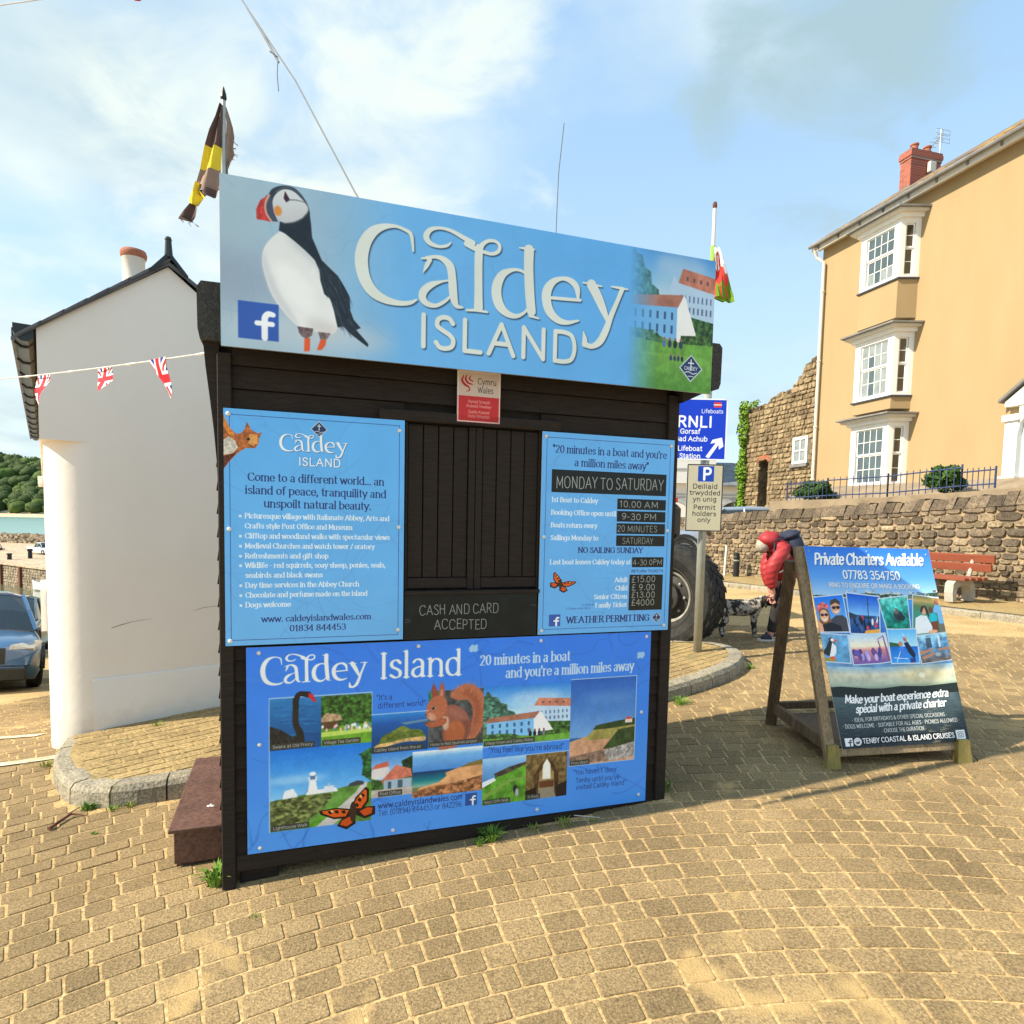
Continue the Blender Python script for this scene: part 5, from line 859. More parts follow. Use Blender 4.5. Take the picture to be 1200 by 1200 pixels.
# ================================================================== THE SETTING
C0 = Vector((1.0, -1.5))      # centre of the paving circles
def in_view(X, Y, z=0, m=60):
    v = cam.matrix_world.inverted() @ Vector((X, Y, z))
    if v.z > -.2: return None
    px, py = 600+760*v.x/-v.z, 665-760*v.y/-v.z
    return (px, py) if -m < px < 1200+m and py < 1200+m+60 else None
# kiosk frame: x along its front, y into it
KA = math.atan2(.326, .945); KO = Vector((-1.203, 2.674, 0)); KM = Matrix.Translation(KO) @ Rz(KA)
KW, KD = 2.15, 1.05
def kw(x, y): p = KM @ Vector((x, y, 0)); return p.x, p.y
# raised pavement behind the kiosk: kerb line as outer points
PAVE = [(-3.24, 4.62), (-3.10, 4.33), (-2.935, 4.07), (-2.76, 3.864), (-2.57, 3.675), (-2.409, 3.60), (-2.231, 3.575), (-2.107, 3.60), (-1.90, 3.67), (-1.66, 3.75), (-1.3, 3.84), (-.6, 4.12), (.2, 4.52), (.8, 4.86), (1.3, 5.17), (1.78, 5.54), (2.10, 5.88), (2.28, 6.22), (2.33, 6.58), (2.22, 6.92), (1.95, 7.12), (1.5, 7.2), (.8, 7.2), (0, 7.1)]
PAVE = [tuple(p) for p in catmull(PAVE, 5)]
PAVE_BACK = [(-.5, 7.6), (-1.6, 6.6), (-2.0, 5.6)]
KERB_H = .12
def inside(poly, x, y):
    r = False; j = len(poly)-1
    for i in range(len(poly)):
        (xi, yi), (xj, yj) = poly[i], poly[j]
        if (yi > y) != (yj > y) and x < (xj-xi)*(y-yi)/(yj-yi)+xi: r = not r
        j = i
    return r
PAVE_POLY = PAVE+PAVE_BACK
KIOSK_POLY = [kw(-.02, -.01), kw(KW+.02, -.01), kw(KW+.02, KD), kw(-.02, KD)]

# ground: one sheet, finer near the camera; drops to the harbour on the left
def axis(a, b, fine, far, n):
    out = [a]; 
    while out[-1] < b:
        x = out[-1]; st = fine if -6 < x < 12 else far*(1+.12*min(abs(x), 400)); out.append(x+st)
    return out
xs = axis(-60, 420, .3, .8, 0); ys = [-6+.3*i for i in range(70)]
while ys[-1] < 500: ys.append(ys[-1]+.4+(ys[-1]-14)*.12)
def sheet_z(X, Y):
    z = ground_z(X, Y)
    edge = ss(19.5, 22.5, Y)*ss(1.0, -3.0, X) if X < 1 else 0          # harbour side falls away
    left = 1 if X < -22 else 0
    return z-9*max(edge, left)
def ss2(a, b, x): return ss(a, b, x)
_ss = ss
def ss(a, b, x): return 1-_ss(b, a, x) if a > b else _ss(a, b, x)
gm = MB(); gm.grid([[(x, y, sheet_z(x, y)-.0002+.0025*mnoise.noise((x*3, y*3, 0))) for x in xs] for y in ys])
ground = structure(gm.build('ground', 'joint_sand', smooth=True))
# paving setts in rings round C0
random.seed(21)
SETT_L = (.098, .120, .150)
def sett_mb(L_, W_, j, seed):
    rr = random.Random(seed); mb = MB(); h = .012
    c = [(-L_/2+rr.uniform(0, j), -W_/2+rr.uniform(0, j)), (L_/2-rr.uniform(0, j), -W_/2+rr.uniform(0, j)), (L_/2-rr.uniform(0, j), W_/2-rr.uniform(0, j)), (-L_/2+rr.uniform(0, j), W_/2-rr.uniform(0, j))]
    ring = []
    for i in range(4):                                                     # clipped corners
        a, b, d = c[i], c[(i+1) % 4], c[i-1]; k = rr.uniform(.003, .008)
        for q in (d, b):
            l = math.hypot(q[0]-a[0], q[1]-a[1]); ring.append((a[0]+(q[0]-a[0])*k/l, a[1]+(q[1]-a[1])*k/l))
    n = 8; vs = [(x, y, -h) for x, y in ring]+[(x, y, 0) for x, y in ring]+[(x*.978, y*.970, .0022) for x, y in ring]
    fs = [(i, (i+1) % n, n+(i+1) % n, n+i) for i in range(n)]+[(n+i, n+(i+1) % n, 2*n+(i+1) % n, 2*n+i) for i in range(n)]+[tuple(range(2*n, 3*n))]
    return vs, fs
ROW = .119
cells = []
for ri in range(6, 142):
    r = ri*ROW; a = random.uniform(0, .2); a1 = PI*1.06; a = -.06*PI+a*.1
    while a < a1:
        L_ = random.choice(SETT_L); g_ = .0085; am = a+(L_+g_)/2/r; X = C0.x+r*math.cos(am); Y = C0.y+r*math.sin(am); a += (L_+g_)/r
        if Y < 1.2 or (ri > 86 and X > -2.5): continue
        z = ground_z(X, Y); v = in_view(X, Y, z, 200)
        if not v or inside(PAVE_POLY, X, Y) or inside(KIOSK_POLY, X, Y): continue
        # hidden by the kiosk's own front wall
        if Y > 5.5 and -1.6 < X < .2 and Y > 4.8 and abs(X) < 1.2: continue
        cells.append((math.hypot(X, Y)+(0 if -10 < v[0] < 1210 and v[1] < 1212 else 50), X, Y, z, am-PI/2, SETT_L.index(L_), r))
cells.sort()
base = {}
for i in range(3):
    for k in range(4):
        vs, fs = sett_mb(SETT_L[i], ROW-.0075, .003, i*10+k); mb = MB(); mb.add(vs, fs); me = mb.mesh('paving_sett'); me.materials.append(M['sett']); me.attributes.new('tone', 'FLOAT', 'FACE'); base[i, k] = (me, vs, fs)
rest = MB(); tones = []
for n, (d, X, Y, z, an, li, r) in enumerate(cells):
    me, vs, fs = base[li, random.randrange(4)]
    gx = (ground_z(X+.05, Y)-ground_z(X-.05, Y))/.1; gy = (ground_z(X, Y+.05)-ground_z(X, Y-.05))/.1
    nz = Vector((-gx+random.gauss(0, .006), -gy+random.gauss(0, .006), 1)).normalized(); q = nz.to_track_quat('Z', 'Y').to_matrix().to_4x4()
    T = Matrix.Translation((X, Y, z+random.gauss(.0012, .0009))) @ q @ Rz(an-q.to_euler().z)
    # to_track_quat keeps Y up: rebuild a stable frame instead
    tx = Vector((math.cos(an), math.sin(an), 0)); tx = (tx-nz*tx.dot(nz)).normalized(); ty = nz.cross(tx)
    T = frame_mat((X, Y, z+random.gauss(.0012, .0009)), tx, ty, nz)
    if n < 300: o = link('paving_sett', me, ground); o.matrix_local = T
    else: rest.add(vs, fs, T); tones += [random.random()]*len(fs)
o = rest.build('paving', 'sett', ground, fix=False); o['kind'] = 'stuff'
at = o.data.attributes.new('tone', 'FLOAT', 'FACE'); at.data.foreach_set('value', tones)

# raised pavement with kerb stones, setts laid on it
pv = MB()
def pz(x, y): return ground_z(x, y)+KERB_H
n = 40; bx0, bx1, by0, by1 = -3.4, 2.4, 3.5, 7.7
pts = []
_in = []
for i, p in enumerate(PAVE):
    a = Vector(PAVE[max(i-1, 0)]); b = Vector(PAVE[min(i+1, len(PAVE)-1)]); t = (b-a).normalized(); _in.append((p[0]-t.y*.10, p[1]+t.x*.10))
top = [(x, y, pz(x, y)) for x, y in _in+PAVE_BACK]
bm = bmesh.new(); vv = [bm.verts.new(p) for p in top]; f = bm.faces.new(vv); bmesh.ops.triangulate(bm, faces=[f]); bmesh.ops.subdivide_edges(bm, edges=bm.edges[:], cuts=3, use_grid_fill=True)
for v in bm.verts: v.co.z = pz(v.co.x, v.co.y)-.007
me = bpy.data.meshes.new('pavement'); bm.to_mesh(me); bm.free(); me.materials.append(M['paving_top']); me.materials.append(M['paving_top'])
pavement = structure(link('pavement', me))
def offs(P, d):
    out = []
    for i, p in enumerate(P):
        a = Vector(P[max(i-1, 0)]); b = Vector(P[min(i+1, len(P)-1)]); t = (b-a).normalized(); out.append((p[0]-t.y*d, p[1]+t.x*d))
    return out
inner = offs(PAVE, .15)
def resample(P, step):
    out = [Vector(P[0])]; acc = 0
    for a, b in zip(P[:-1], P[1:]):
        a = Vector(a); b = Vector(b); L_ = (b-a).length; 
        while acc+L_ >= step*len(out): out.append(a+(b-a)*((step*len(out)-acc)/L_))
        acc += L_
    return out
def kerb_stone(a, b, ia, ib, parent, h=KERB_H, drop=.12, mid=None, imid=None):
    a, b, ia, ib = [Vector(p) for p in (a, b, ia, ib)]; mb = MB(); t = (b-a); g = t.normalized()*.005; a = a+g; b = b-g; t2 = (ib-ia).normalized()*.005; ia = ia+t2; ib = ib-t2; n_ = (ia-a).normalized(); jz = random.uniform(-.004, .004)
    prof = [(0, -drop), (.008, h*.72), (.030, h*.97), (.10, h), (1, h-.004)]
    rows = []
    for q, qi in ((a, ia), (Vector(mid) if mid is not None else (a+b)/2, Vector(imid) if imid is not None else (ia+ib)/2), (b, ib)):
        w = (qi-q).length; rows.append([(*(q+(qi-q)*min(1, (p[0]/w if p[0] < .5 else p[0])) if p[0] < .5 else qi), ground_z(q.x, q.y)+p[1]+jz) for p in prof])
    n_r = len(prof); vs = [v for r_ in rows for v in r_]; fs = [(i*n_r+j, (i+1)*n_r+j, (i+1)*n_r+j+1, i*n_r+j+1) for i in range(2) for j in range(n_r-1)]
    fs += [tuple(range(n_r)), tuple(range(3*n_r-1, 2*n_r-1, -1))]
    mb.add(vs, fs); return mb.build('kerb_stone', 'kerb', parent)
KL = [0]
for i, (a, b) in enumerate(zip(PAVE[:-1], PAVE[1:])): pass
ko = resample(PAVE, .15); kin = []
for i, p in enumerate(ko):
    a = ko[max(i-1, 0)]; b = ko[min(i+1, len(ko)-1)]; t = (b-a).normalized(); kin.append(Vector((p.x-t.y*.15, p.y+t.x*.15)))
for i in range(0, len(ko)-2, 2):
    mx_, my_ = ko[i+1]
    if -1.5 < mx_ < .75 and my_ < 6: continue                              # behind the kiosk
    kerb_stone(ko[i], ko[i+2], kin[i], kin[i+2], pavement, mid=ko[i+1], imid=kin[i+1])
# small setts of the pavement in straight courses, joined
random.seed(5); ps = MB(); tn = []
ua = R(38); PB = [tuple(p) for p in kin]+PAVE_BACK
for i in range(-20, 70):
    for j in range(-10, 60):
        u = i*.21+(j % 2)*.105; v = j*.108; X = -3.6+u*math.cos(ua)-v*math.sin(ua)+1.2; Y = 2.6+u*math.sin(ua)+v*math.cos(ua)
        if not inside(PB, X, Y) or not in_view(X, Y) or inside(KIOSK_POLY, X, Y): continue
        vs, fs = sett_mb(.20, .10, .003, i*31+j); T = Matrix.Translation((X, Y, pz(X, Y)-.0045+random.gauss(0, .0008))) @ Matrix(((1, 0, 0, 0), (0, 1, 0, 0), (.07, 0, 1, 0), (0, 0, 0, 1))) @ Rz(ua)
        ps.add(vs, fs, T); tn += [random.random()]*len(fs)
o = ps.build('pavement_setts', 'paving_top', pavement, fix=False); o['kind'] = 'stuff'; at = o.data.attributes.new('tone', 'FLOAT', 'FACE'); at.data.foreach_set('value', tn)

# ------------------------------------------------------------------ stone retaining wall on the right, pavement in front of it
W0 = Vector((7.852, 9.874)); WD = Vector((-.406, .914)); WN = Vector((-.914, -.406))
def wq(s, off, z): p = W0+WD*s+WN*off; return (p.x, p.y, z)
fp = MB(); rows = []
for s in [-4+i*.5 for i in range(44)]:
    r_ = []
    for off in (-.02, .5, 1.0, 1.42): p = wq(s, off, 0); r_.append((p[0], p[1], ground_z(p[0], p[1])+.10))
    rows.append(r_)
fp.grid(rows); far_pave = structure(fp.build('footpath', 'paving_top'))
random.seed(9)
for i in range(28):
    s0 = -4+i*.62; a = wq(s0, 1.56, 0)[:2]; b = wq(s0+.62, 1.56, 0)[:2]; ia = wq(s0, 1.41, 0)[:2]; ib = wq(s0+.62, 1.41, 0)[:2]
    if in_view(*a) or in_view(*b): kerb_stone(a, b, ia, ib, far_pave, .10)
wall = thing('retaining_wall', 'long grey-brown rubble stone wall with upright coping along the footpath, below the yellow house', 'wall', (W0.x, W0.y, 0), math.atan2(WD.y, WD.x))
# local: x along the wall (away from the camera), y = into the bank is negative side -> use +y as outward = WN?
WL = Rz(-math.atan2(WD.y, WD.x)); wn_l = (WL @ Vector((WN.x, WN.y, 0))); OUT = 1 if wn_l.y > 0 else -1
def wtop(s): return 2.05-.055*max(s, -2) if s < 3.2 else 1.874-.04*(s-3.2)
def wbot(s): p = wq(s, 0, 0); return ground_z(p[0], p[1])+.08
S0, S1 = -1.6, 12.5
mb = MB(); pr = [(S0+(S1-S0)*i/30, wtop(S0+(S1-S0)*i/30)) for i in range(31)]
mb.prism([(S0, -.4)]+[(s, z-.02) for s, z in pr]+[(S1, -.4)], -.45*OUT); mb.build('core', 'mortar', wall)
def rubble_stone(cx, cz, w, h, d, rr, OUTD):
    n_ = 8; ring = []
    for k in range(n_):
        x, z = ((1, .5), (.66, 1), (-.62, 1), (-1, .56), (-1, -.5), (-.66, -1), (.6, -1), (1, -.55))[k]
        ring.append((cx+x*w/2*rr.uniform(.93, 1.03), cz+z*h/2*rr.uniform(.9, 1.04)))
    vs = [(x, -.02*OUTD, z) for x, z in ring]+[(cx+(x-cx)*.97, OUTD*d*.55, cz+(z-cz)*.95) for x, z in ring]+[(cx+(x-cx)*.88+rr.uniform(-.008, .008), OUTD*d*rr.uniform(.7, 1.1), cz+(z-cz)*.84) for x, z in ring]
    fs = [(i, (i+1) % n_, n_+(i+1) % n_, n_+i) for i in range(n_)]+[(n_+i, n_+(i+1) % n_, 2*n_+(i+1) % n_, 2*n_+i) for i in range(n_)]+[tuple(range(2*n_, 3*n_))]
    return vs, fs
random.seed(14); rr = random.Random(14); stones = []
zrel = 0; courses = [.13, .15, .12, .17, .13, .16, .22, .24, .0]
s = S0; 
def course(z0f, hh, lo, hi, m, dd):
    s = S0+rr.uniform(0, .1)
    while s < S1:
        w = rr.uniform(lo, hi); zb = wbot(s); H_ = wtop(s)-zb; z0 = zb+H_*z0f; h_ = H_*hh*rr.uniform(.88, 1.06)
        stones.append((s+w/2, z0+H_*hh/2+rr.uniform(-.01, .01), w-.006, h_-.005, dd, m)); s += w
F = 0
for hh, lo, hi, m in ((.055, .07, .30, 'p'), (.075, .08, .24, 'p'), (.05, .07, .2, 'p'), (.08, .08, .28, 'p'), (.055, .07, .22, 'p'), (.07, .08, .3, 'p'), (.05, .07, .2, 'p'), (.075, .09, .26, 'p'), (.06, .09, .3, 'p'), (.09, .12, .34, 's'), (.10, .14, .36, 's'), (.07, .10, .3, 'p'), (.095, .16, .4, 's'), (.075, .14, .4, 's')): course(F, hh, lo, hi, m, .03); F += hh
vis = [q for q in stones if in_view(*wq(q[0], 0, 0)[:2], q[1])]
hid = lambda q: q[0] > 8.4
vis = [q for q in vis if not hid(q)]
vis.sort(key=lambda q: -q[2]*q[3]/((W0+WD*q[0]).length**2))
rest = {'s': MB(), 'p': MB()}; rt = {'s': [], 'p': []}
ncop = 0
for n, q in enumerate(vis):
    m = q[5] if rr.random() > .22 else ('s' if q[5] == 'p' else 'p')
    vs, fs = rubble_stone(0, 0, q[2], q[3], q[4]+rr.uniform(0, .02), rr, OUT)
    if n < 245: mb = MB(); mb.add(vs, fs); o = mb.build('stone', 'stone' if m == 's' else 'stone_pale', wall, fix=False); o.location = (q[0], 0, q[1])
    else: rest[m].add(vs, fs, Matrix.Translation((q[0], 0, q[1]))); rt[m] += [rr.random()]*len(fs)
for m in 'sp':
    if rest[m].v: o = rest[m].build('small_stones', 'stone' if m == 's' else 'stone_pale', wall, fix=False); o['kind'] = 'stuff'; at = o.data.attributes.new('tone', 'FLOAT', 'FACE'); at.data.foreach_set('value', rt[m])
s = S0
while s < S1:                                                           # coping: stones on edge, leaning
    w = rr.uniform(.12, .26) if s < 3 else rr.uniform(.16, .36); z0 = wtop(s)-.02; lean = rr.uniform(.04, .10); h = rr.uniform(.17, .23)
    if in_view(*wq(s, 0, 0)[:2], z0) and s < 8.6:
        mb = MB(); mb.add([(s, .05*OUT, z0), (s+w-.015, .05*OUT, z0), (s+w-.015-lean, .03*OUT, z0+h*rr.uniform(.85, 1)), (s-lean, .03*OUT, z0+h), (s, -.40*OUT, z0), (s+w-.015, -.40*OUT, z0), (s+w-.015-lean, -.38*OUT, z0+h*.9), (s-lean, -.38*OUT, z0+h)], [(0, 1, 2, 3), (5, 4, 7, 6), (4, 0, 3, 7), (1, 5, 6, 2), (3, 2, 6, 7)]); mb.build('coping_stone', 'stone', wall); ncop += 1
    s += w
mb = MB(); mb.prism([(S0, wtop(S0)-.05), (6.8, wtop(6.8)-.05), (6.8, wtop(6.8)+.09), (S0, wtop(S0)+.10)], -.5*OUT, Matrix.Translation((0, -.02*OUT, 0))); mb.build('coping_bed', 'mortar', wall)
# terrace behind the wall
tr = MB(); b = [wq(S0-3, -.46, 0), wq(6.6, -.46, 0), wq(12.5, -.46, 0)]
rows = []
for s, z in ((-5, 2.2), (0, 2.2), (3, 2.02), (6.7, 1.85), (7.0, .72), (9, .66), (12.4, .6)): rows.append([wq(s, -.40, z-.12), wq(s, -1.1, z+.02), wq(s, -1.8, 2.2 if s < 6.8 else z), wq(s, -2.8, 2.66 if s < 6.8 else z), wq(s, -30, 2.76 if s < 6.8 else z)])
tr.grid(rows); structure(tr.build('terrace', 'terrace'))

# ------------------------------------------------------------------ yellow house
FA = math.atan2(-.966, .259); F0 = Vector((9.875, 21.5, 0)); EAVE = 10.62; FB = 2.72
house = thing('yellow_house', 'tall pale yellow three storey house with white bay windows, above the stone wall', 'house', (F0.x, F0.y, 0), FA)
# local x = along the facade towards the camera, local y = into the house when positive
INW = 1 if (Rz(FA) @ Vector((0, 1, 0))).dot(Vector((.966, .259, 0))) > 0 else -1
def hb(mb, x0, x1, o0, o1, z0, z1, b=0):                                 # o = distance out of the facade
    a, c = -INW*o0, -INW*o1; mb.box(x0, x1, min(a, c), max(a, c), z0, z1, b=b)
mb = MB(); hb(mb, -.12, 12, -5.4, 0, FB-1.5, EAVE); mb.build('wall', 'yellow_wall', house)
rf = MB(); o1, z1, o2, z2 = .32, EAVE+.02, -2.75, EAVE+2.05
x0, x1 = -.3, 12.3
rf.add([(x0, -INW*o1, z1), (x1, -INW*o1, z1), (x1, -INW*o2, z2), (x0, -INW*o2, z2), (x0, -INW*(-5.8), z1), (x1, -INW*(-5.8), z1), (x0, -INW*o1, z1+.10), (x1, -INW*o1, z1+.10), (x1, -INW*o2, z2+.10), (x0, -INW*o2, z2+.10), (x0, -INW*(-5.8), z1+.1), (x1, -INW*(-5.8), z1+.1)],
       [(0, 1, 2, 3), (3, 2, 5, 4), (6, 7, 8, 9), (9, 8, 11, 10), (0, 1, 7, 6), (0, 3, 9, 6), (3, 4, 10, 9), (1, 2, 8, 7), (2, 5, 11, 8)])
M['roof_lichen'] = ramp_mat('roof_lichen', [(.35, (.12, .11, .12)), (.5, (.16, .13, .10)), (.62, (.42, .24, .05))], 1.1, fine=5)
roof = rf.build('roof', 'roof_lichen', house)
sl = MB(); rr = random.Random(3)
for r_ in range(3):                                                      # lowest courses of slates, proud of the roof
    t0 = r_*.09; x = x0
    while x < x1:
        w = rr.uniform(.24, .34); oo = o1+.03-t0*3.07; zz = z1+.115+t0*2.03
        sl.add([(x, -INW*oo, zz), (x+w-.02, -INW*oo, zz), (x+w-.02, -INW*(oo-.33), zz+.20), (x, -INW*(oo-.33), zz+.20), (x, -INW*oo, zz-.02), (x+w-.02, -INW*oo, zz-.02)], [(0, 1, 2, 3), (4, 5, 1, 0)]); x += w
o = sl.build('slates', 'roof_lichen', roof, fix=False); o['kind'] = 'stuff'
gt = MB(); gt.tube([(x0, -INW*.40, z1+.01), (x1, -INW*.40, z1-.02)], .055, 8); gt.build('gutter', 'lead', house)
fs_ = MB(); hb(fs_, x0, x1, .26, .30, z1-.16, z1+.02); hb(fs_, x0, x1, .0, .26, z1-.05, z1-.02); fs_.build('fascia', 'cream', house)
for i in range(14): br = MB(); hb(br, x0+.3+i*.85, x0+.34+i*.85, .30, .345, z1-.12, z1-.02); br.build('gutter_bracket', 'lead', house)
pp = MB(); pp.tube([(-.16, -INW*.34, z1-.02), (-.16, -INW*.20, z1-.32), (.05, -INW*.10, z1-.55), (.05, -INW*.10, FB)], .05, 8); pipe = pp.build('downpipe', 'cream', house)
for z in (9.2, 7.0, 4.9, 3.2): pc = MB(); pc.lathe([(.062, -.03), (.07, 0), (.062, .03)], 8, Matrix.Translation((.05, -INW*.10, z))); pc.build('collar', 'cream', pipe)
def bay(xc0, xc1, z0, z1, wallz0, top, ncol, nrow, blind=0):
    """canted bay: front xc0..xc1 at .5 m out, returns .18 m back each side"""
    OUTB = .5; e = .17
    win = MB(); body = MB()
    # solid apron/ body below and the head above
    def ring(o): return [(xc0-e, 0), (xc0, o), (xc1, o), (xc1+e, 0)]
    P = [(x, -INW*y) for x, y in ring(OUTB)]
    if wallz0 < z0: body.slab([(x, y) for x, y in P], wallz0, z0-.07); body.build('bay_apron', 'yellow_wall', house)
    w = MB(); sl_ = MB(); sl_.slab([(xc0-e-.05, 0), (xc0-.04, -INW*(OUTB+.05)), (xc1+.04, -INW*(OUTB+.05)), (xc1+e+.05, 0)], z0-.07, z0-.03)
    window = thing_part('bay_window', house)
    sl_.build('sill', 'sill', window)
    # frame: corner posts, head, bottom rail
    fr = MB(); fw = .20
    segs = [((xc0, OUTB), (xc1, OUTB), ncol, .20, .11, False), ((xc1, OUTB), (xc1+e, 0), 1, .135, .11, True), ((xc0-e, 0), (xc0, OUTB), 1, .135, .11, True)]
    for (ax, ao), (bx_, bo), nc, st, rl, side in segs:
        L_ = math.hypot(bx_-ax, bo-ao); T = frame_mat((ax, -INW*ao, 0), ((bx_-ax)/L_, -INW*(bo-ao)/L_, 0), (INW*(bo-ao)/L_*INW*INW, 0, 0), (0, 0, 1))
        ux = Vector(((bx_-ax)/L_, -INW*(bo-ao)/L_, 0)); uy = Vector((0, 0, 1)).cross(ux)
        if uy.dot(Vector(((xc0+xc1)/2-(ax+bx_)/2, INW*.3+0, 0))) < 0: uy = -uy
        T = frame_mat((ax, -INW*ao, 0), ux, uy, (0, 0, 1))              # y into the bay
        f = MB(); h = z1-z0
        f.box(0, st, 0, .10, z0-.03, z1, T); f.box(L_-st, L_, 0, .10, z0-.03, z1, T); f.box(st, L_-st, .0, .10, z1-.13, z1, T); f.box(st, L_-st, .0, .10, z0-.03, z0+.05, T); f.build('frame', 'white_paint', window)
        # two sashes with glazing bars
        a, b = st+.01, L_-st-.01; zm = (z0+z1)/2+.0; gb = MB(); y = .045
        for (q0, q1, yy) in ((zm, z1-.13, .04), (z0+.05, zm, .065)):
            gb.box(a, a+.035, yy, yy+.03, q0, q1, T); gb.box(b-.035, b, yy, yy+.03, q0, q1, T); gb.box(a+.035, b-.035, yy, yy+.03, q0, q0+.045, T); gb.box(a+.035, b-.035, yy, yy+.03, q1-.035, q1, T)
            nr = nrow[0] if q0 > zm-.01 and q0 >= zm else nrow[1]
            for i in range(1, nc): xx = a+.035+(b-a-.07)*i/nc; gb.box(xx-.010, xx+.010, yy+.004, yy+.024, q0+.045, q1-.035, T)
            for j in range(1, nr): zz = q0+.045+(q1-q0-.08)*j/nr; gb.box(a+.035, b-.035, yy+.002, yy+.022, zz-.010, zz+.010, T)
            for i in range(nc):
                for j in range(nr):
                    xa = a+.035+(b-a-.07)*i/nc; xb = a+.035+(b-a-.07)*(i+1)/nc; za = q0+.045+(q1-q0-.08)*j/nr; zb = q0+.045+(q1-q0-.08)*(j+1)/nr
                    pn = MB(); pn.box(xa+.002, xb-.002, yy+.012, yy+.016, za+.002, zb-.002, T)
                    pn.build('pane', 'pane_dark' if side else ('curtain' if ((j+(nr if q0 >= zm else 0)) < blind and i != 1) or (blind and q0 >= zm and j == nr-1 and blind > 1) else 'pane'), window)
        gb.build('glazing_bars', 'white_paint', window)
    # cornice: two steps and a lead cap
    for o, za, zb, m, nm in ((.10, z1+.0, z1+.10, 'white_paint', 'cornice'), (.24, z1+.10, z1+.17, 'cream', 'cornice'), (.34, z1+.17, z1+.215, 'lead', 'cornice_cap')):
        c = MB(); k = o; c.slab([(xc0-e-k*.9, 0), (xc0-k*.75, -INW*(OUTB+k)), (xc1+k*.75, -INW*(OUTB+k)), (xc1+e+k*.9, 0)], za+.001, zb); c.build(nm, m, window)
    bk = MB(); bk.slab([(x*1.0, y*.8) for x, y in [(xc0-e+.1, 0), (xc0+.1, -INW*OUTB), (xc1-.1, -INW*OUTB), (xc1+e-.1, 0)]], z1-.1, z1+.001); bk.build('soffit', 'white_paint', window)
def thing_part(name, parent):
    """an Empty part: a window made of frame, bars and panes"""
    o = bpy.data.objects.new(name, None); COL.objects.link(o); o.parent = parent; o.empty_display_size = .1; return o
bay(2.05, 3.42, 8.45, 9.98, 7.36, True, 4, (2, 2), 1)
bay(2.05, 3.42, 5.32, 6.98, 4.93, True, 4, (2, 2), 3)
bay(2.05, 3.42, 2.86, 4.58, 2.5, True, 4, (2, 2), 0)
# chimney on the near slope of the roof with its pots, aerial, flue box
def hbT(x, o, z): return Matrix.Translation((x, -INW*o, z))
ch = MB(); hb(ch, .72, 1.12, -3.15, -2.0, 11.7, 13.12); hb(ch, .70, 1.14, -3.17, -1.98, 13.12, 13.2); hb(ch, .675, 1.165, -3.195, -1.955, 13.2, 13.32); hb(ch, .69, 1.15, -3.18, -1.97, 13.32, 13.40)
def brick_mat(name, scale, c1, c2, mo):
    m = mat(name, c1, .85, bump=.2); nt = m.node_tree; N = nt.nodes; L = nt.links; tc = N.new('ShaderNodeTexCoord'); mp = N.new('ShaderNodeMapping'); mp.inputs['Rotation'].default_value = (PI/2, 0, 0); L.new(tc.outputs['Object'], mp.inputs[0]); b = N.new('ShaderNodeTexBrick'); b.inputs['Scale'].default_value = scale; b.inputs['Color1'].default_value = (*c1, 1); b.inputs['Color2'].default_value = (*c2, 1); b.inputs['Mortar'].default_value = (*mo, 1); b.inputs['Mortar Size'].default_value = .012; b.inputs['Brick Width'].default_value = .5; b.inputs['Row Height'].default_value = .17; L.new(mp.outputs[0], b.inputs[0]); L.new(b.outputs[0], N['Principled BSDF'].inputs['Base Color']); return m
M['chim_brick'] = brick_mat('chim_brick', 2.2, (.40, .10, .055), (.26, .07, .045), (.30, .22, .18))
chim = ch.build('chimney', 'chim_brick', house)
for x in (-2.3, -2.8):
    p = MB(); p.lathe([(.13, 0), (.12, .03), (.105, .06), (.10, .20), (.125, .22), (.125, .26), (.09, .26), (.09, .1)], 14, hbT(.92, x, 13.40)); p.build('chimney_pot', 'terracotta', chim, smooth=False)
fl = MB(); hb(fl, .70, 1.14, -3.17, -1.98, 11.6, 12.30); fl.build('flashing', 'lead', chim)
vb = MB(); hb(vb, 1.125, 1.26, -2.85, -2.6, 12.74, 13.06, b=.02); vb.build('vent_box', 'cream', chim)
ae = thing('tv_aerial', 'thin metal television aerial on a mast beside the red chimney', 'aerial', F0 + (Rz(FA) @ Vector((1.1, INW*3.1, 0))), FA)
a = MB(); a.tube([(0, 0, 12.2), (0, 0, 14.15)], .022, 6); a.build('mast', 'galv', ae)
a = MB(); a.tube([(-.95, 0, 13.55), (.05, 0, 13.95)], .014, 5); a.build('boom', 'galv', ae)
for i in range(9): a = MB(); t = i/8; x = -.95+1.0*t; z = 13.55+.4*t; l = .12+.10*t; a.tube([(x, -l, z), (x, l, z)], .008, 4); a.build('rod', 'galv', ae)
a = MB()
for z in (13.72, 13.84, 13.97, 14.1): a.tube([(.08, -.28, z), (.08, .28, z)], .007, 4)
for y in (-.27, 0, .27): a.tube([(.08, y, 13.7), (.08, y, 14.12)], .007, 4)
a.build('reflector', 'galv', ae)
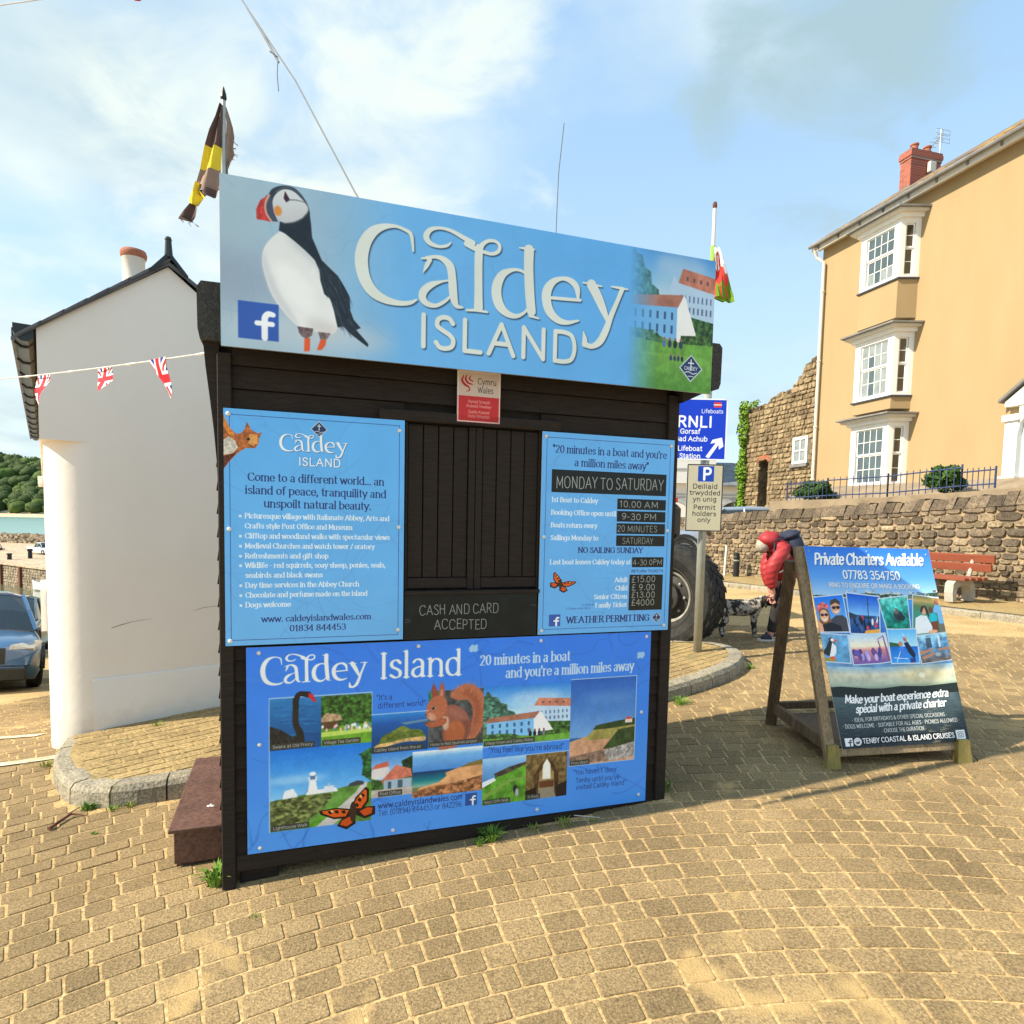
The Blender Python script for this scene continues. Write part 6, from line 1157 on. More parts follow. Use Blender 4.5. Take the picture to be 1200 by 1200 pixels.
# portico at the right edge
po = thing_part('portico', house); po.location = (.28, 0, 0)
p = MB(); hb(p, 6.12, 6.42, 0, .16, FB, 4.25); hb(p, 6.08, 6.46, 0, .22, FB, FB+.18); hb(p, 6.08, 6.46, 0, .22, 4.16, 4.30); p.build('pilaster', 'white_paint', po)
p = MB(); hb(p, 7.9, 8.2, 0, .16, FB, 4.25); p.build('pilaster', 'white_paint', po)
p = MB(); pts = [(6.10, 4.62), (7.16, 5.36), (8.22, 4.62), (8.22, 4.50), (6.10, 4.50)]
for (x, z), d in ((0, 0),) and []: pass
p.prism([(x, z) for x, z in pts], -INW*.18, Matrix.Translation((0, 0, 0))); p.build('pediment', 'white_paint', po)
p = MB(); p.prism([(6.0, 4.60), (7.16, 5.42), (8.32, 4.60), (8.32, 4.67), (7.16, 5.50), (6.0, 4.67)], -INW*.27); p.build('pediment_cap', 'lead', po)
p = MB(); arc = [(6.42, FB), (6.42, 3.95)]+[(7.16-.74*math.cos(PI*k/10), 3.95+.5*math.sin(PI*k/10)) for k in range(1, 10)]+[(7.9, 3.95), (7.9, FB)]; p.prism(arc, -INW*.02); p.build('doorway', 'grey_paint', po)
p = MB(); p.prism([(6.42, 3.9), (6.42, 4.5), (7.9, 4.5), (7.9, 3.9)]+[(7.16+.74*math.cos(PI*k/10), 3.95+.5*math.sin(PI*k/10)) for k in range(1, 10)], -INW*.12, Matrix.Translation((0, -INW*.021, 0))); p.build('arch_panel', 'white_paint', po)
p = MB(); hb(p, 6.46, 7.86, 0.02, .06, FB, FB+.22); p.build('threshold', 'grey_paint', po)
p = MB(); hb(p, 6.9, 9.4, 0.0, .12, 5.65, 5.72); p.build('ledge', 'lead', house)
# railing in front of the house, on the terrace edge above the wall
rl = thing('iron_railing', 'thin blue-painted iron railing along the terrace in front of the yellow house', 'railing')
def rail_run(p0, p1, n_, h, m='railing', post=(0,)):
    p0 = Vector(p0); p1 = Vector(p1)
    for k in range(n_+1):
        p = p0.lerp(p1, k/n_); mb = MB(); r_ = .018 if k in post or k == n_ else .0085; mb.tube([p, p+Vector((0, 0, h+.06))], r_, 5); mb.build('baluster', m, rl)
    for dz in (h, .08): mb = MB(); mb.tube([p0+Vector((0, 0, dz)), p1+Vector((0, 0, dz))], .014, 5); mb.build('rail', m, rl)
def wp3(s, off, z): return Vector(wq(s, off, z))
rail_run(wp3(5.93, -1.3, 2.24), wp3(4.78, -1.3, 2.27), 9, .40, post=(0,)); rail_run(wp3(4.78, -1.3, 2.27), wp3(3.32, -1.3, 2.28), 9, .42); rail_run(wp3(3.32, -1.3, 2.28), wp3(1.86, -1.3, 2.36), 11, .42); rail_run(wp3(1.86, -1.3, 2.36), wp3(1.28, -1.3, 2.38), 6, .33)
kb = MB()
for s0, s1, z0, z1 in ((6.3, 3.3, 2.25, 2.26), (3.3, .4, 2.26, 2.37)):
    vs = [wp3(s0, -1.12, z0-.35), wp3(s1, -1.12, z1-.35), wp3(s1, -1.12, z1), wp3(s0, -1.12, z0), wp3(s0, -1.7, z0+.02), wp3(s1, -1.7, z1+.02)]
    kb.add(vs, [(0, 1, 2, 3), (3, 2, 5, 4)])
structure(kb.build('terrace_kerb', 'terrace'))

def leaf_ball(mb, c, r, n, sz, rr, flat=.0):
    for i in range(n):
        while True:
            p = Vector((rr.uniform(-1, 1), rr.uniform(-1, 1), rr.uniform(-1, 1)))
            if .35 < p.length < 1: break
        q = Vector((c[0]+p.x*r[0], c[1]+p.y*r[1], c[2]+p.z*r[2])); nrm = (p+Vector((rr.uniform(-.8, .8), rr.uniform(-.8, .8), rr.uniform(-.4, .9)))).normalized()
        u = nrm.orthogonal().normalized(); v = nrm.cross(u); a = rr.uniform(0, 6.28); u, v = u*math.cos(a)+v*math.sin(a), v*math.cos(a)-u*math.sin(a); s = sz*rr.uniform(.6, 1.3)
        mb.add([q-u*s, q+v*s*.5, q+u*s, q-v*s*.5], [(0, 1, 2, 3)])
rr = random.Random(31)
for (s, off, z, rx_, rz_, lab) in ((5.5, -1.75, 2.5, .46, .30, 'low round green bush behind the blue end of the railing'), (2.45, -1.75, 2.64, .36, .32, 'green leafy bush behind the railing, nearer the white doorway')):
    c = wp3(s, off, z); t = thing('bush', lab, 'bush', (c.x, c.y, c.z-rz_), group='bushes on the terrace')
    mb = MB(); [leaf_ball(mb, (dx*rx_, dy*rx_, rz_*(1+dz)), (rx_*q, rx_*q, rz_*q), int(420*q), .055, rr) for dx, dy, dz, q in ((0, 0, -.1, .8), (.45, .3, .1, .5), (-.5, .2, -.1, .55), (.1, -.4, .35, .45), (-.2, .3, .5, .32), (.65, -.2, -.35, .4))]; mb.build('foliage', 'leaf', t, fix=False)
    mb = MB(); mb.tube([(0, 0, -.25), (0, 0, rz_)], [.03, .015], 5); mb.build('stem', 'bark', t)

# ------------------------------------------------------------------ ruined stone building left of the yellow house, with ivy
ruin = thing('ruined_stone_wall', 'tall ragged rubble wall of an old stone building, left of the yellow house, with a small white window', 'ruin', (F0.x, F0.y, 0), FA)
prof = [(-.14, 7.14), (-.5, 7.16), (-.84, 7.02), (-1.1, 6.7), (-1.51, 6.4), (-2.0, 6.33), (-2.56, 6.2), (-2.94, 6.03), (-3.5, 6.12), (-4.0, 6.0), (-4.0, 1.6), (-.14, 1.6)]
rb = MB(); holes = MB()
# wall in pieces round the doorway and the window
def rpr(pts, d0, d1, mb): mb.prism(pts, -INW*(d1-d0), Matrix.Translation((0, -INW*d0, 0)))
rpr([(-.14, 7.14), (-.5, 7.16), (-.84, 7.02), (-1.1, 6.7), (-1.21, 6.6), (-1.21, 1.6), (-.14, 1.6)], -.6, -.12, rb) if False else None
rpr(prof[:-2]+[(-4.0, 4.0), (-3.14, 4.0), (-3.0, 4.14), (-2.75, 4.16), (-2.58, 4.0), (-2.58, 1.6), (-.14, 1.6)], -.6, -.12, rb)
rpr([(-4.0, 3.999), (-3.14, 3.999), (-3.14, 1.6), (-4.0, 1.6)], -.6, -.12, rb); rb.build('rubble', 'ruin_stone', ruin)
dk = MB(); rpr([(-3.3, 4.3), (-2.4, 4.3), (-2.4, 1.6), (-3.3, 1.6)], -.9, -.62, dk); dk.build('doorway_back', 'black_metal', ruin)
ar = MB()
for k in range(7): a0 = PI*(.06+k*.125); a1 = a0+.11*PI; ar.add([(-2.86+r_*math.cos(a), -INW*-.115, 3.98+r_*.55*math.sin(a)) for a, r_ in ((a0, .30), (a1, .30), (a1, .48), (a0, .48))], [(0, 1, 2, 3)]) if False else ar.prism([(-2.86+.29*math.cos(a0), 3.98+.16*math.sin(a0)), (-2.86+.29*math.cos(a1), 3.98+.16*math.sin(a1)), (-2.86+.42*math.cos(a1), 3.98+.34*math.sin(a1)), (-2.86+.42*math.cos(a0), 3.98+.34*math.sin(a0))], -INW*.03, Matrix.Translation((0, INW*.119, 0)))
ar.build('brick_arch', 'terracotta', ruin)
rr = random.Random(77); st = MB(); tn = []; z = 1.9
while z < 7.1:
    h = rr.uniform(.11, .22); x = -4.0
    while x < -.2:
        w = rr.uniform(.12, .42); zt = np.interp(x+w/2, [p[0] for p in prof[:10]][::-1], [p[1] for p in prof[:10]][::-1]); cx, cz = x+w/2, z+h/2
        if cz+h/2 < zt+.05 and not (-3.2 < cx < -2.5 and cz < 4.1) and not (-1.28 < cx < -.38 and 3.68 < cz < 4.8):
            vs, fs = rubble_stone(cx, cz, w-.02, h-.02, rr.uniform(.02, .07), rr, -INW); st.add(vs, fs, Matrix.Translation((0, INW*.12, 0))); tn += [rr.random()]*len(fs)
        x += w
    z += h
for _ in range(60):                                                    # loose ragged stones along the broken top
    x = rr.uniform(-3.9, -.2); zt = np.interp(x, [p[0] for p in prof[:10]][::-1], [p[1] for p in prof[:10]][::-1]); st.box(x, x+rr.uniform(.1, .3), min(INW*.12, INW*.5), max(INW*.12, INW*.5), zt-.1, zt+rr.uniform(.0, .14)); tn += [rr.random()]*6
o = st.build('stones', 'ruin_stone', ruin, fix=False); o['kind'] = 'stuff'; at = o.data.attributes.new('tone', 'FLOAT', 'FACE'); at.data.foreach_set('value', tn)
wn = thing_part('window', ruin); mb = MB()
def rb_(mb, x0, x1, o0, o1, z0, z1): a, c = -INW*o0, -INW*o1; mb.box(x0, x1, min(a, c), max(a, c), z0, z1)
rb_(mb, -1.20, -1.10, -.12, -.04, 3.80, 4.70); rb_(mb, -.56, -.46, -.12, -.04, 3.80, 4.70); rb_(mb, -1.10, -.56, -.12, -.04, 4.60, 4.70); rb_(mb, -1.10, -.56, -.12, -.04, 3.80, 3.88); rb_(mb, -.85, -.81, -.11, -.05, 3.88, 4.60); rb_(mb, -1.10, -.85, -.11, -.05, 4.22, 4.26); rb_(mb, -.81, -.56, -.11, -.05, 4.22, 4.26); mb.build('frame', 'white_paint', wn)
for x0 in (-1.10, -.81):
    for z0 in (3.88, 4.26): mb = MB(); rb_(mb, x0+.002, x0+.248, -.09, -.075, z0+.001, z0+.338); mb.build('pane', 'curtain', wn)
mb = MB(); rb_(mb, -1.26, -.40, -.12, .02, 3.68, 3.78); mb.build('sill', 'lead', wn)
c = F0+(Rz(FA) @ Vector((-4.0, 0, 0)))
ivy = thing('ivy', 'bright green ivy climbing the left edge of the ruined stone wall', 'ivy', (c.x, c.y, 1.8)); mb = MB(); rr = random.Random(12); z = .1
while z < 4.45: w = .20+.08*math.sin(z*4)+(.10 if z > 3.9 else 0); leaf_ball(mb, (0, 0, z), (w, w, .2), 90, .07, rr); z += .15
for k in range(6): q = (Rz(FA) @ Vector((k*.17, -INW*.06, 4.33+k*.02))); leaf_ball(mb, q, (.12, .12, .12), 36, .05, rr)
mb.build('foliage', 'ivy', ivy, fix=False); mb = MB(); mb.tube([(0, 0, -.3), (.02, 0, 2), (0, 0, 4.2)], [.04, .03, .015], 6); mb.build('stem', 'bark', ivy)

# ------------------------------------------------------------------ far white building with a slate roof, parked car in front
fb = thing('white_building', 'low white building with a grey slate roof, behind the two road signs', 'building', (8.0, 34, 0))
mb = MB(); mb.box(-1.5, 5.5, 0, 6, .5, 3.78); mb.build('wall', 'white_wall', fb)
mb = MB(); mb.add([(2.4, -.4, 3.76), (5.7, -.4, 3.76), (5.7, 3, 5.2), (2.7, 3, 5.2), (2.4, 6.4, 3.76), (5.7, 6.4, 3.76), (2.4, -.4, 3.66), (5.7, -.4, 3.66)], [(0, 1, 2, 3), (3, 2, 5, 4), (6, 7, 1, 0), (0, 3, 4)]); mb.build('roof', 'slate_far', fb)
mb = MB(); mb.box(-1.6, 2.4, -.3, 5.5, 3.79, 6.9); mb.build('gable_block', 'white_wall', fb)
for z in (3.05, 3.2, 4.5, 5.1): mb = MB(); mb.box(-1.62, 5.52 if z < 3.5 else 2.42, -.34 if z > 3.5 else -.03, -.001 if z < 3.5 else -.301, z, z+.07); mb.build('band', 'grey_paint', fb)
for cx in (.3, 3.6):
    mb = MB(); P = [(cx+1.15*math.cos(PI*k/14), 1.9+1.15*math.sin(PI*k/14)) for k in range(15)]+[(cx+1.0*math.cos(PI*k/14), 1.9+1.0*math.sin(PI*k/14)) for k in range(14, -1, -1)]; mb.prism(P, -.05, Matrix.Translation((0, -.002, 0))); mb.build('arch', 'grey_paint', fb)
    mb = MB(); mb.prism([(cx+.98*math.cos(PI*k/14), 1.9+.98*math.sin(PI*k/14)) for k in range(15)], -.02, Matrix.Translation((0, -.002, 0))); mb.build('pane', 'pane_dark' if cx > 1 else 'white_paint', fb)

# ------------------------------------------------------------------ cars
def loft(mb, secs, cap=True):
    """sections: list of (x, [(y, z) ...]) mirrored over y"""
    rows = []
    for x, h in secs: rows.append([(x, y, z) for y, z in h]+[(x, -y, z) for y, z in h[::-1]])
    n = len(rows[0]); k = len(mb.v); mb.grid([r+[r[0]] for r in rows])
    if cap: mb.add(rows[0], [tuple(range(n))]); mb.add(rows[-1], [tuple(range(n-1, -1, -1))])
def wheel(parent, x, y, r, s, w=.2):
    t = thing_part('wheel', parent); t.location = (x, y, r); T = Matrix.Rotation(PI/2*s, 4, 'X')
    mb = MB(); mb.lathe([(r*.62, -w/2), (r*.9, -w/2), (r, -w*.32), (r, w*.32), (r*.9, w/2), (r*.62, w/2)], 20, T, cap=False); mb.build('tyre', 'tyre', t)
    mb = MB(); mb.lathe([(r*.12, w*.42), (r*.5, w*.34), (r*.62, w*.48), (r*.63, w*.3), (r*.4, .0)], 20, T); mb.build('rim', 'rim_light', t)
def car(name, label, cat, loc, rz, paint, L_=4.45, W_=1.84, H_=1.62, pickup=False, group=None):
    t = thing(name, label, cat, loc, rz, group); h = W_/2; mb = MB()
    top = lambda x: np.interp(x, [0, .03, .12, .26, .30, 1.0], [.42, .50, .56, .60, .61, .60])*H_
    secs = []
    for u in (0, .012, .04, .10, .20, .30, .42, .55, .70, .84, .93, .985, 1.0):
        x = L_*(.5-u); w = h*np.interp(u, [0, .012, .04, .12, .5, .9, .985, 1], [.70, .80, .90, .985, 1, .97, .86, .78]); tz = top(u)*(1 if u < .97 else .97); b = .20 if .02 < u < .98 else .30
        secs.append((x, [(w*.1, b), (w*.94, b), (w, b+.14), (w, tz*.62), (w*.985, tz*.86), (w*.90, tz*.97), (w*.5, tz), (0.0, tz+.01)]))
    loft(mb, secs); mb.build('body', paint, t, smooth=True)
    gh = MB(); e = .62 if pickup else 1.0
    us = [.245, .30, .40, .52, .60, .63] if pickup else [.235, .31, .41, .56, .74, .90, .965]; zs = [.60, .80, .985, 1.0, .97, .60] if pickup else [.60, .80, .975, 1.0, .985, .88, .62]
    secs = [(L_*(.5-u), [(0.0, H_*.58), (h*.90, H_*.58), (h*(.90-.20*(z-.6)/.4), H_*z*.97), (h*.5, H_*z), (0.0, H_*z)]) for u, z in zip(us, zs)]
    loft(gh, secs); g = gh.build('glasshouse', 'glass_dark', t)
    rf = MB(); u2 = [u for u, z in zip(us, zs) if z > .86]; secs = [(L_*(.5-u)+(.03 if i == 0 else 0), [(0.0, H_*z-.03), (h*(.90-.20*(z-.6)/.4)+.012, H_*z*.97-.03), (h*(.90-.20*(z-.6)/.4)+.010, H_*z*.97+.006), (h*.5, H_*z+.014), (0.0, H_*z+.018)]) for i, (u, z) in enumerate([(u, z) for u, z in zip(us, zs) if z > .86])]
    loft(rf, secs); rf.build('roof', paint, t)
    pl = MB()
    for s in (1, -1):
        for i in range(len(us)-1 if not pickup else 2):
            z0, z1 = zs[i], zs[i+1]
            if i in (0, 1) or (not pickup and i >= len(us)-2):
                a = (L_*(.5-us[i]), s*(h*(.90-.20*(z0-.6)/.4)+.006), H_*z0*.985); b = (L_*(.5-us[i+1]), s*(h*(.90-.20*(z1-.6)/.4)+.006), H_*z1*.985); pl.tube([a, b], .035, 5)
        for u in ((.50,) if pickup else (.52, .74)): pl.tube([(L_*(.5-u), s*(h*.905), H_*.6), (L_*(.5-u), s*(h*.715), H_*.96)], .03, 5)
    pl.build('pillar', paint, t)
    if pickup:
        bd = MB(); bd.box(-L_/2+.02, -L_*.14, -h*.96, h*.96, H_*.57, H_*.64); bd.build('load_bed', paint, t)
    for s in (1, -1):
        hl = MB(); hl.add([(L_/2-.015, s*h*.46, H_*.43), (L_/2-.05, s*h*.80, H_*.44), (L_/2-.42, s*h*.965, H_*.50), (L_/2-.30, s*h*.88, H_*.515), (L_/2-.06, s*h*.48, H_*.475), (L_/2-.12, s*h*.5, H_*.40), (L_/2-.12, s*h*.82, H_*.40)], [(0, 1, 2, 3, 4), (0, 5, 6, 1), (1, 6, 2)])
        sc2 = [(v[0]+.012, v[1]*1.004, v[2]-.01) for v in hl.v]; hl.v = sc2; hl.build('headlight', 'lamp_glass', t)
        mr = MB(); mr.box(L_*.20, L_*.20+.12, s*h*1.0-(.0 if s > 0 else .22), s*h*1.0+(.22 if s > 0 else 0), H_*.60, H_*.60+.15, b=.03); mr.build('wing_mirror', paint, t)
        for x in (L_*.31, -L_*.29):
            wheel(t, x, s*(h-.09), .34, s if s > 0 else -1); ac = MB(); P = [(x+.43*math.cos(PI*k/12), .34+.43*math.sin(PI*k/12)) for k in range(13)]+[(x+.36*math.cos(PI*k/12), .34+.36*math.sin(PI*k/12)) for k in range(12, -1, -1)]; ac.prism([(a, b) for a, b in P], .05*s, Matrix.Translation((0, s*(h-.03), 0))); ac.build('wheel_arch', 'black_plastic', t)
    gr = MB(); gr.box(L_/2-.02, L_/2+.012, -h*.42, h*.42, .46, H_*.44); gr.build('grille', 'black_plastic', t)
    bp = MB(); bp.box(L_/2-.06, L_/2+.03, -h*.72, h*.72, .20, .40, b=.02); bp.build('bumper', 'black_plastic' if not pickup else paint, t); npz = MB(); npz.box(L_/2+.032, L_/2+.045, -.26, .26, .42, .53); npz.build('number_plate', 'white_paint', t)
    return t
C1 = (-9.62, 11.35); zc = ground_z(*C1)
def slope_car(o, X, Y):
    gx = (ground_z(X+.5, Y)-ground_z(X-.5, Y)); gy = (ground_z(X, Y+.5)-ground_z(X, Y-.5)); nz = Vector((-gx, -gy, 1)).normalized(); a = o.rotation_euler.z; tx = Vector((math.cos(a), math.sin(a), 0)); tx = (tx-nz*tx.dot(nz)).normalized(); ty = nz.cross(tx); o.matrix_world = frame_mat((X, Y, ground_z(X, Y)), tx, ty, nz)
c1 = car('parked_car', 'dark blue car nose on at the left edge of the photo', 'car', (*C1, zc), R(-50), 'car_blue', group='cars parked by the harbour'); slope_car(c1, *C1)
C2 = (-14.2, 18.0); c2 = car('parked_car', 'grey-green car between the blue car and the corner of the white building', 'car', (*C2, 0), R(-62), 'car_green', group='cars parked by the harbour'); slope_car(c2, *C2)
c3 = car('parked_car', 'silver-blue car with only its roof showing above the stone wall, beside the ivy', 'car', (5.9, 17.2, .62), R(170), 'car_silver', H_=1.5)

# ------------------------------------------------------------------ harbour: water, quay, breakwater, boats, far shore
mb = MB(); mb.add([(-900, 21, -7.5), (40, 21, -7.5), (40, 5000, -7.5), (-6000, 5000, -7.5), (-6000, 21, -7.5)], [(0, 1, 2, 3, 4)]); structure(mb.build('sea', 'sea'))
mb = MB(); mb.add([(-120, 24, -7.495), (20, 24, -7.495), (20, 140, -7.495), (-150, 140, -7.495)], [(0, 1, 2, 3)]); structure(mb.build('harbour_water', 'harbour'))
qa, qb, qc, qd = Vector((-95, 102.3)), Vector((-20, 52.8)), Vector((-40, 170)), Vector((-160, 190))
mb = MB(); mb.slab([tuple(qa), tuple(qb), (60, 90), (20, 150), (-95, 134), (-150, 150)], -9, -4.8); structure(mb.build('quay', 'quay'))
qd_ = (qb-qa).normalized(); QA = math.atan2(qd_.y, qd_.x)
qw = thing('quay_wall', 'pale rubble harbour wall with a lighter kerb, seen across the water behind the moored boat', 'wall', (qa.x, qa.y, 0), QA)
mb = MB(); mb.box(0, 90, -.55, -.02, -9, -5.0); mb.build('core', 'mortar', qw)
rr = random.Random(5); mb = MB(); tn = []; z = -7.6
while z < -5.1:
    h = rr.uniform(.3, .5); x = 24
    while x < 66:
        w = rr.uniform(.35, .9); vs, fs = rubble_stone(x+w/2, z+h/2, w-.05, h-.05, .08, rr, -1); mb.add(vs, fs, Matrix.Translation((0, -.55, 0))); tn += [rr.random()]*len(fs); x += w
    z += h
o = mb.build('stones', 'rubble', qw, fix=False); o['kind'] = 'stuff'; at = o.data.attributes.new('tone', 'FLOAT', 'FACE'); at.data.foreach_set('value', tn)
mb = MB(); mb.box(0, 90, -.75, .8, -5.0, -4.78); mb.build('coping', 'quay', qw)
for x in (37.2, 43.0): mb = MB(); mb.box(x, x+.5, -.85, -.6, -7.8, -5.02); mb.build('fender_timber', 'rust', qw)
bw = thing('breakwater', 'low rubble breakwater along the far side of the quay', 'wall', (-113, 136, 0), R(-14)); mb = MB(); rr = random.Random(6)
mb.box(0, 80, 0, 1.2, -6, -2.9); mb.build('core', 'rubble', bw); mb = MB(); tn = []
for i in range(300): x = rr.uniform(0, 46); z = rr.uniform(-4.8, -2.9); s = rr.uniform(.4, .9); vs, fs = rubble_stone(x, z, s*1.3, s*.8, .2, rr, -1); mb.add(vs, fs); tn += [rr.random()]*len(fs)
o = mb.build('stones', 'rubble', bw, fix=False); o['kind'] = 'stuff'; at = o.data.attributes.new('tone', 'FLOAT', 'FACE'); at.data.foreach_set('value', tn)
car('pickup_truck', 'small white pickup truck parked on the far quay, above the harbour wall', 'pickup truck', (-71.8, 99.0, -4.8), R(-25), 'car_white', 5.2, 1.85, 1.8, pickup=True)
for X, Y, h, lab in ((-67.2, 86.5, .85, 'short black bollard on the quay edge, the left one'), (-66.6, 89.4, 1.35, 'taller black bollard on the quay, below the white pickup')):
    mb = MB(); mb.lathe([(.30, 0), (.27, .1), (.24, h*.7), (.33, h*.8), (.33, h*.95), (.2, h)], 12, Matrix.Translation((X, Y, -4.8))); tag(mb.build('mooring_bollard', 'black_metal'), lab, 'bollard', 'bollards on the quay')
mb = MB(); rr = random.Random(4)
for i in range(12): a = rr.uniform(0, 6); mb.tube([(rr.uniform(-2, 2), rr.uniform(-1, 1), 0), (rr.uniform(-2, 2), rr.uniform(-1, 1), rr.uniform(.3, .9)), (rr.uniform(-2, 2), rr.uniform(-1, 1), .1)], .09, 5)
o = mb.build('net_heap', 'black_metal'); o.location = (-86, 107, -4.75); tag(o, 'dark heap of nets and gear lying on the quay left of the pickup', 'nets')
def boat(name, label, cat, loc, rz, L_=6, W_=2.3, H_=1.1, hull='gelcoat', cabin=0, canopy=False, group=None, mast=0):
    t = thing(name, label, cat, loc, rz, group); mb = MB(); secs = []
    for u in (0, .06, .18, .38, .65, 1.0):
        w = W_/2*np.interp(u, [0, .06, .18, .38, .65, 1], [.04, .36, .68, .93, 1, .92]); z1 = H_*np.interp(u, [0, .3, 1], [1.18, .95, .86]); secs.append((L_*(.5-u), [(0.0, -.3), (w*.55, -.18), (w*.9, .15), (w, z1), (w*.9, z1+.03), (w*.86, z1-.12), (0.0, z1-.16)]))
    loft(mb, secs); mb.build('hull', hull, t)
    mb = MB(); mb.tube([(L_*.49, 0, H_*1.2)]+[(L_*(.5-u), W_/2*np.interp(u, [0, .06, .18, .38, .65, 1], [.04, .36, .68, .93, 1, .92]), H_*np.interp(u, [0, .3, 1], [1.18, .95, .86])) for u in (.06, .18, .38, .65, 1)], .045, 5); mb.build('rubbing_strake', 'canvas', t)
    mb = MB(); mb.add([(L_*.14, -W_*.32, H_), (L_*.14, W_*.32, H_), (-.02*L_, W_*.30, H_+.55), (-.02*L_, -W_*.30, H_+.55)], [(0, 1, 2, 3)]); mb.build('windscreen', 'glass_dark', t)
    if cabin: mb = MB(); mb.box(-L_*.12, L_*.16, -W_*.3, W_*.3, H_*.8, H_+cabin, b=.08); mb.build('cabin', 'gelcoat', t); mb = MB(); mb.box(-L_*.10, L_*.163, -W_*.303, W_*.303, H_+cabin*.45, H_+cabin*.8); mb.build('cabin_window', 'glass_dark', t)
    if canopy: mb = MB(); mb.add([(L_*.10, -W_*.36, H_+.9), (L_*.10, W_*.36, H_+.9), (-.30*L_, W_*.36, H_+.95), (-.30*L_, -W_*.36, H_+.95), (L_*.1, -W_*.36, H_+.84), (L_*.1, W_*.36, H_+.84), (-.3*L_, W_*.36, H_+.89), (-.3*L_, -W_*.36, H_+.89)], [(0, 1, 2, 3), (4, 5, 6, 7), (0, 1, 5, 4), (1, 2, 6, 5), (2, 3, 7, 6), (3, 0, 4, 7)]); mb.build('canopy', 'canvas', t)
    if mast: mb = MB(); mb.tube([(0, 0, H_), (0, 0, H_+mast)], .05, 5); mb.build('mast', 'pole_white', t)
    return t
boat('motorboat', 'white motorboat with a dark canopy moored below the harbour wall', 'boat', (-53.2, 75.2, -7.5), R(165), 6.6, 2.4, 1.15, canopy=True)
boat('sailing_boat', 'small blue and white boat with a short mast, beyond the breakwater', 'boat', (-103, 150, -7.5), R(10), 7, 2.4, 2.0, 'boat_blue', 1.6, mast=4)
boat('fishing_boat', 'white boat with a cabin beyond the breakwater, just left of the white building', 'boat', (-94, 150, -7.5), R(175), 8, 2.6, 1.9, 'gelcoat', 2.1, mast=3)
for X, Y, m, lab in ((-36.3, 49, 'lamp_red', 'red buoy on the harbour edge behind the parked cars, left one'), (-34.4, 48.6, 'lamp_red', 'red buoy on the harbour edge behind the parked cars, right one')):
    mb = MB(); mb.lathe([(.05, -.3), (.34, -.1), (.4, .2), (.28, .5), (.08, .6), (.08, .75)], 10, Matrix.Translation((X, Y, -7.4))); tag(mb.build('buoy', m), lab, 'buoy', 'red buoys')
# far shore: beach and wooded hill
mb = MB(); mb.grid([[(x, 1120+.0*x, -7.7), (x, 1165, -3.5), (x, 1185, 4)] for x in range(-1700, 200, 50)]); structure(mb.build('beach', 'beach'))
def hill_h(x, y): t = ss(1170, 1330, y); return 2+t*(84+10*math.sin(x*.004)+6*math.sin(x*.011+1))
mb = MB(); mb.grid([[(x, y, hill_h(x, y)-3) for y in (1170, 1190, 1220, 1260, 1300, 1350, 1600)] for x in range(-1700, 220, 40)]); structure(mb.build('hill', 'forest'))
rr = random.Random(44); mb = MB(); ml = MB()
for i in range(330):
    x = rr.uniform(-1120, -800); y = rr.uniform(1175, 1345); z = hill_h(x, y); r_ = rr.uniform(9, 19); tgt = ml if rr.random() < .22 else mb
    bb_ = MB(); bb_.ball((0, 0, 0), (r_*.95, r_*.95, r_*.82), 14); bv = [Vector(v)*(1+.28*mnoise.noise(Vector(v)*.22+Vector((x, y, 0)))+.16*mnoise.noise(Vector(v)*.6+Vector((y, x, 0))))+Vector((x, y, z+r_*.3)) for v in bb_.v]; tgt.add(bv, bb_.f)
    for k in range(60):
        a, b = rr.uniform(0, 6.28), rr.uniform(-.25, 1.4); p = Vector((math.cos(a)*math.cos(b), math.sin(a)*math.cos(b), math.sin(b)*.85))*r_*rr.uniform(.7, 1.03); u = Vector((rr.uniform(-1, 1), rr.uniform(-1, 1), rr.uniform(-.3, .8))).normalized(); w = u.orthogonal().normalized(); v = u.cross(w); s = rr.uniform(.9, 2.1); q = Vector((x, y, z+r_*.35))+p
        tgt.add([q-w*s, q+v*s*.8, q+w*s, q-v*s*.7], [(0, 1, 2, 3)])
o = mb.build('woodland', 'forest', fix=False, smooth=True); tag(o, 'dense dark green woodland covering the far hill across the bay', 'woodland', kind='stuff')
o = ml.build('woodland', 'forest_light', fix=False, smooth=True); tag(o, 'lighter green trees scattered through the woodland on the far hill', 'woodland', kind='stuff')

# ------------------------------------------------------------------ white rendered building behind the kiosk
GA = math.atan2(.585, .811); G0 = (-3.306, 4.591)
wb = thing('harbour_building', 'small white rendered building with a slate roof and black gutter, left behind the kiosk', 'building', (*G0, 0), GA)
BZ = -.6; DEP = 7.6
wx = 2.2; ea = 2.87
mb = MB()                                                               # upper wall: square corner
mb.prism([(-.02, 2.1130), (wx, 2.1130), (wx, 2.6), (1.55, 2.905), (.803, 3.474), (-.02, ea)], DEP); mb.build('upper_wall', 'render_white', wb)
mb = MB(); P = [(wx, 0.0), (wx, DEP), (0.0, DEP)]; r_ = .30
P = [(0.0+r_-r_*math.cos(t), r_-r_*math.sin(t)) for t in [PI/2*k/12 for k in range(13)]]+[(wx, 0.0), (wx, DEP), (0.0, DEP)]
rows = [[(x, y, z) for x, y in P+[P[0]]] for z in (BZ, .6, 1.3, 2.1130)]
mb.grid(rows); lw = mb.build('lower_wall', 'render_white', wb, smooth=False); [setattr(p, 'use_smooth', True) for p in lw.data.polygons if p.index % 16 < 12]
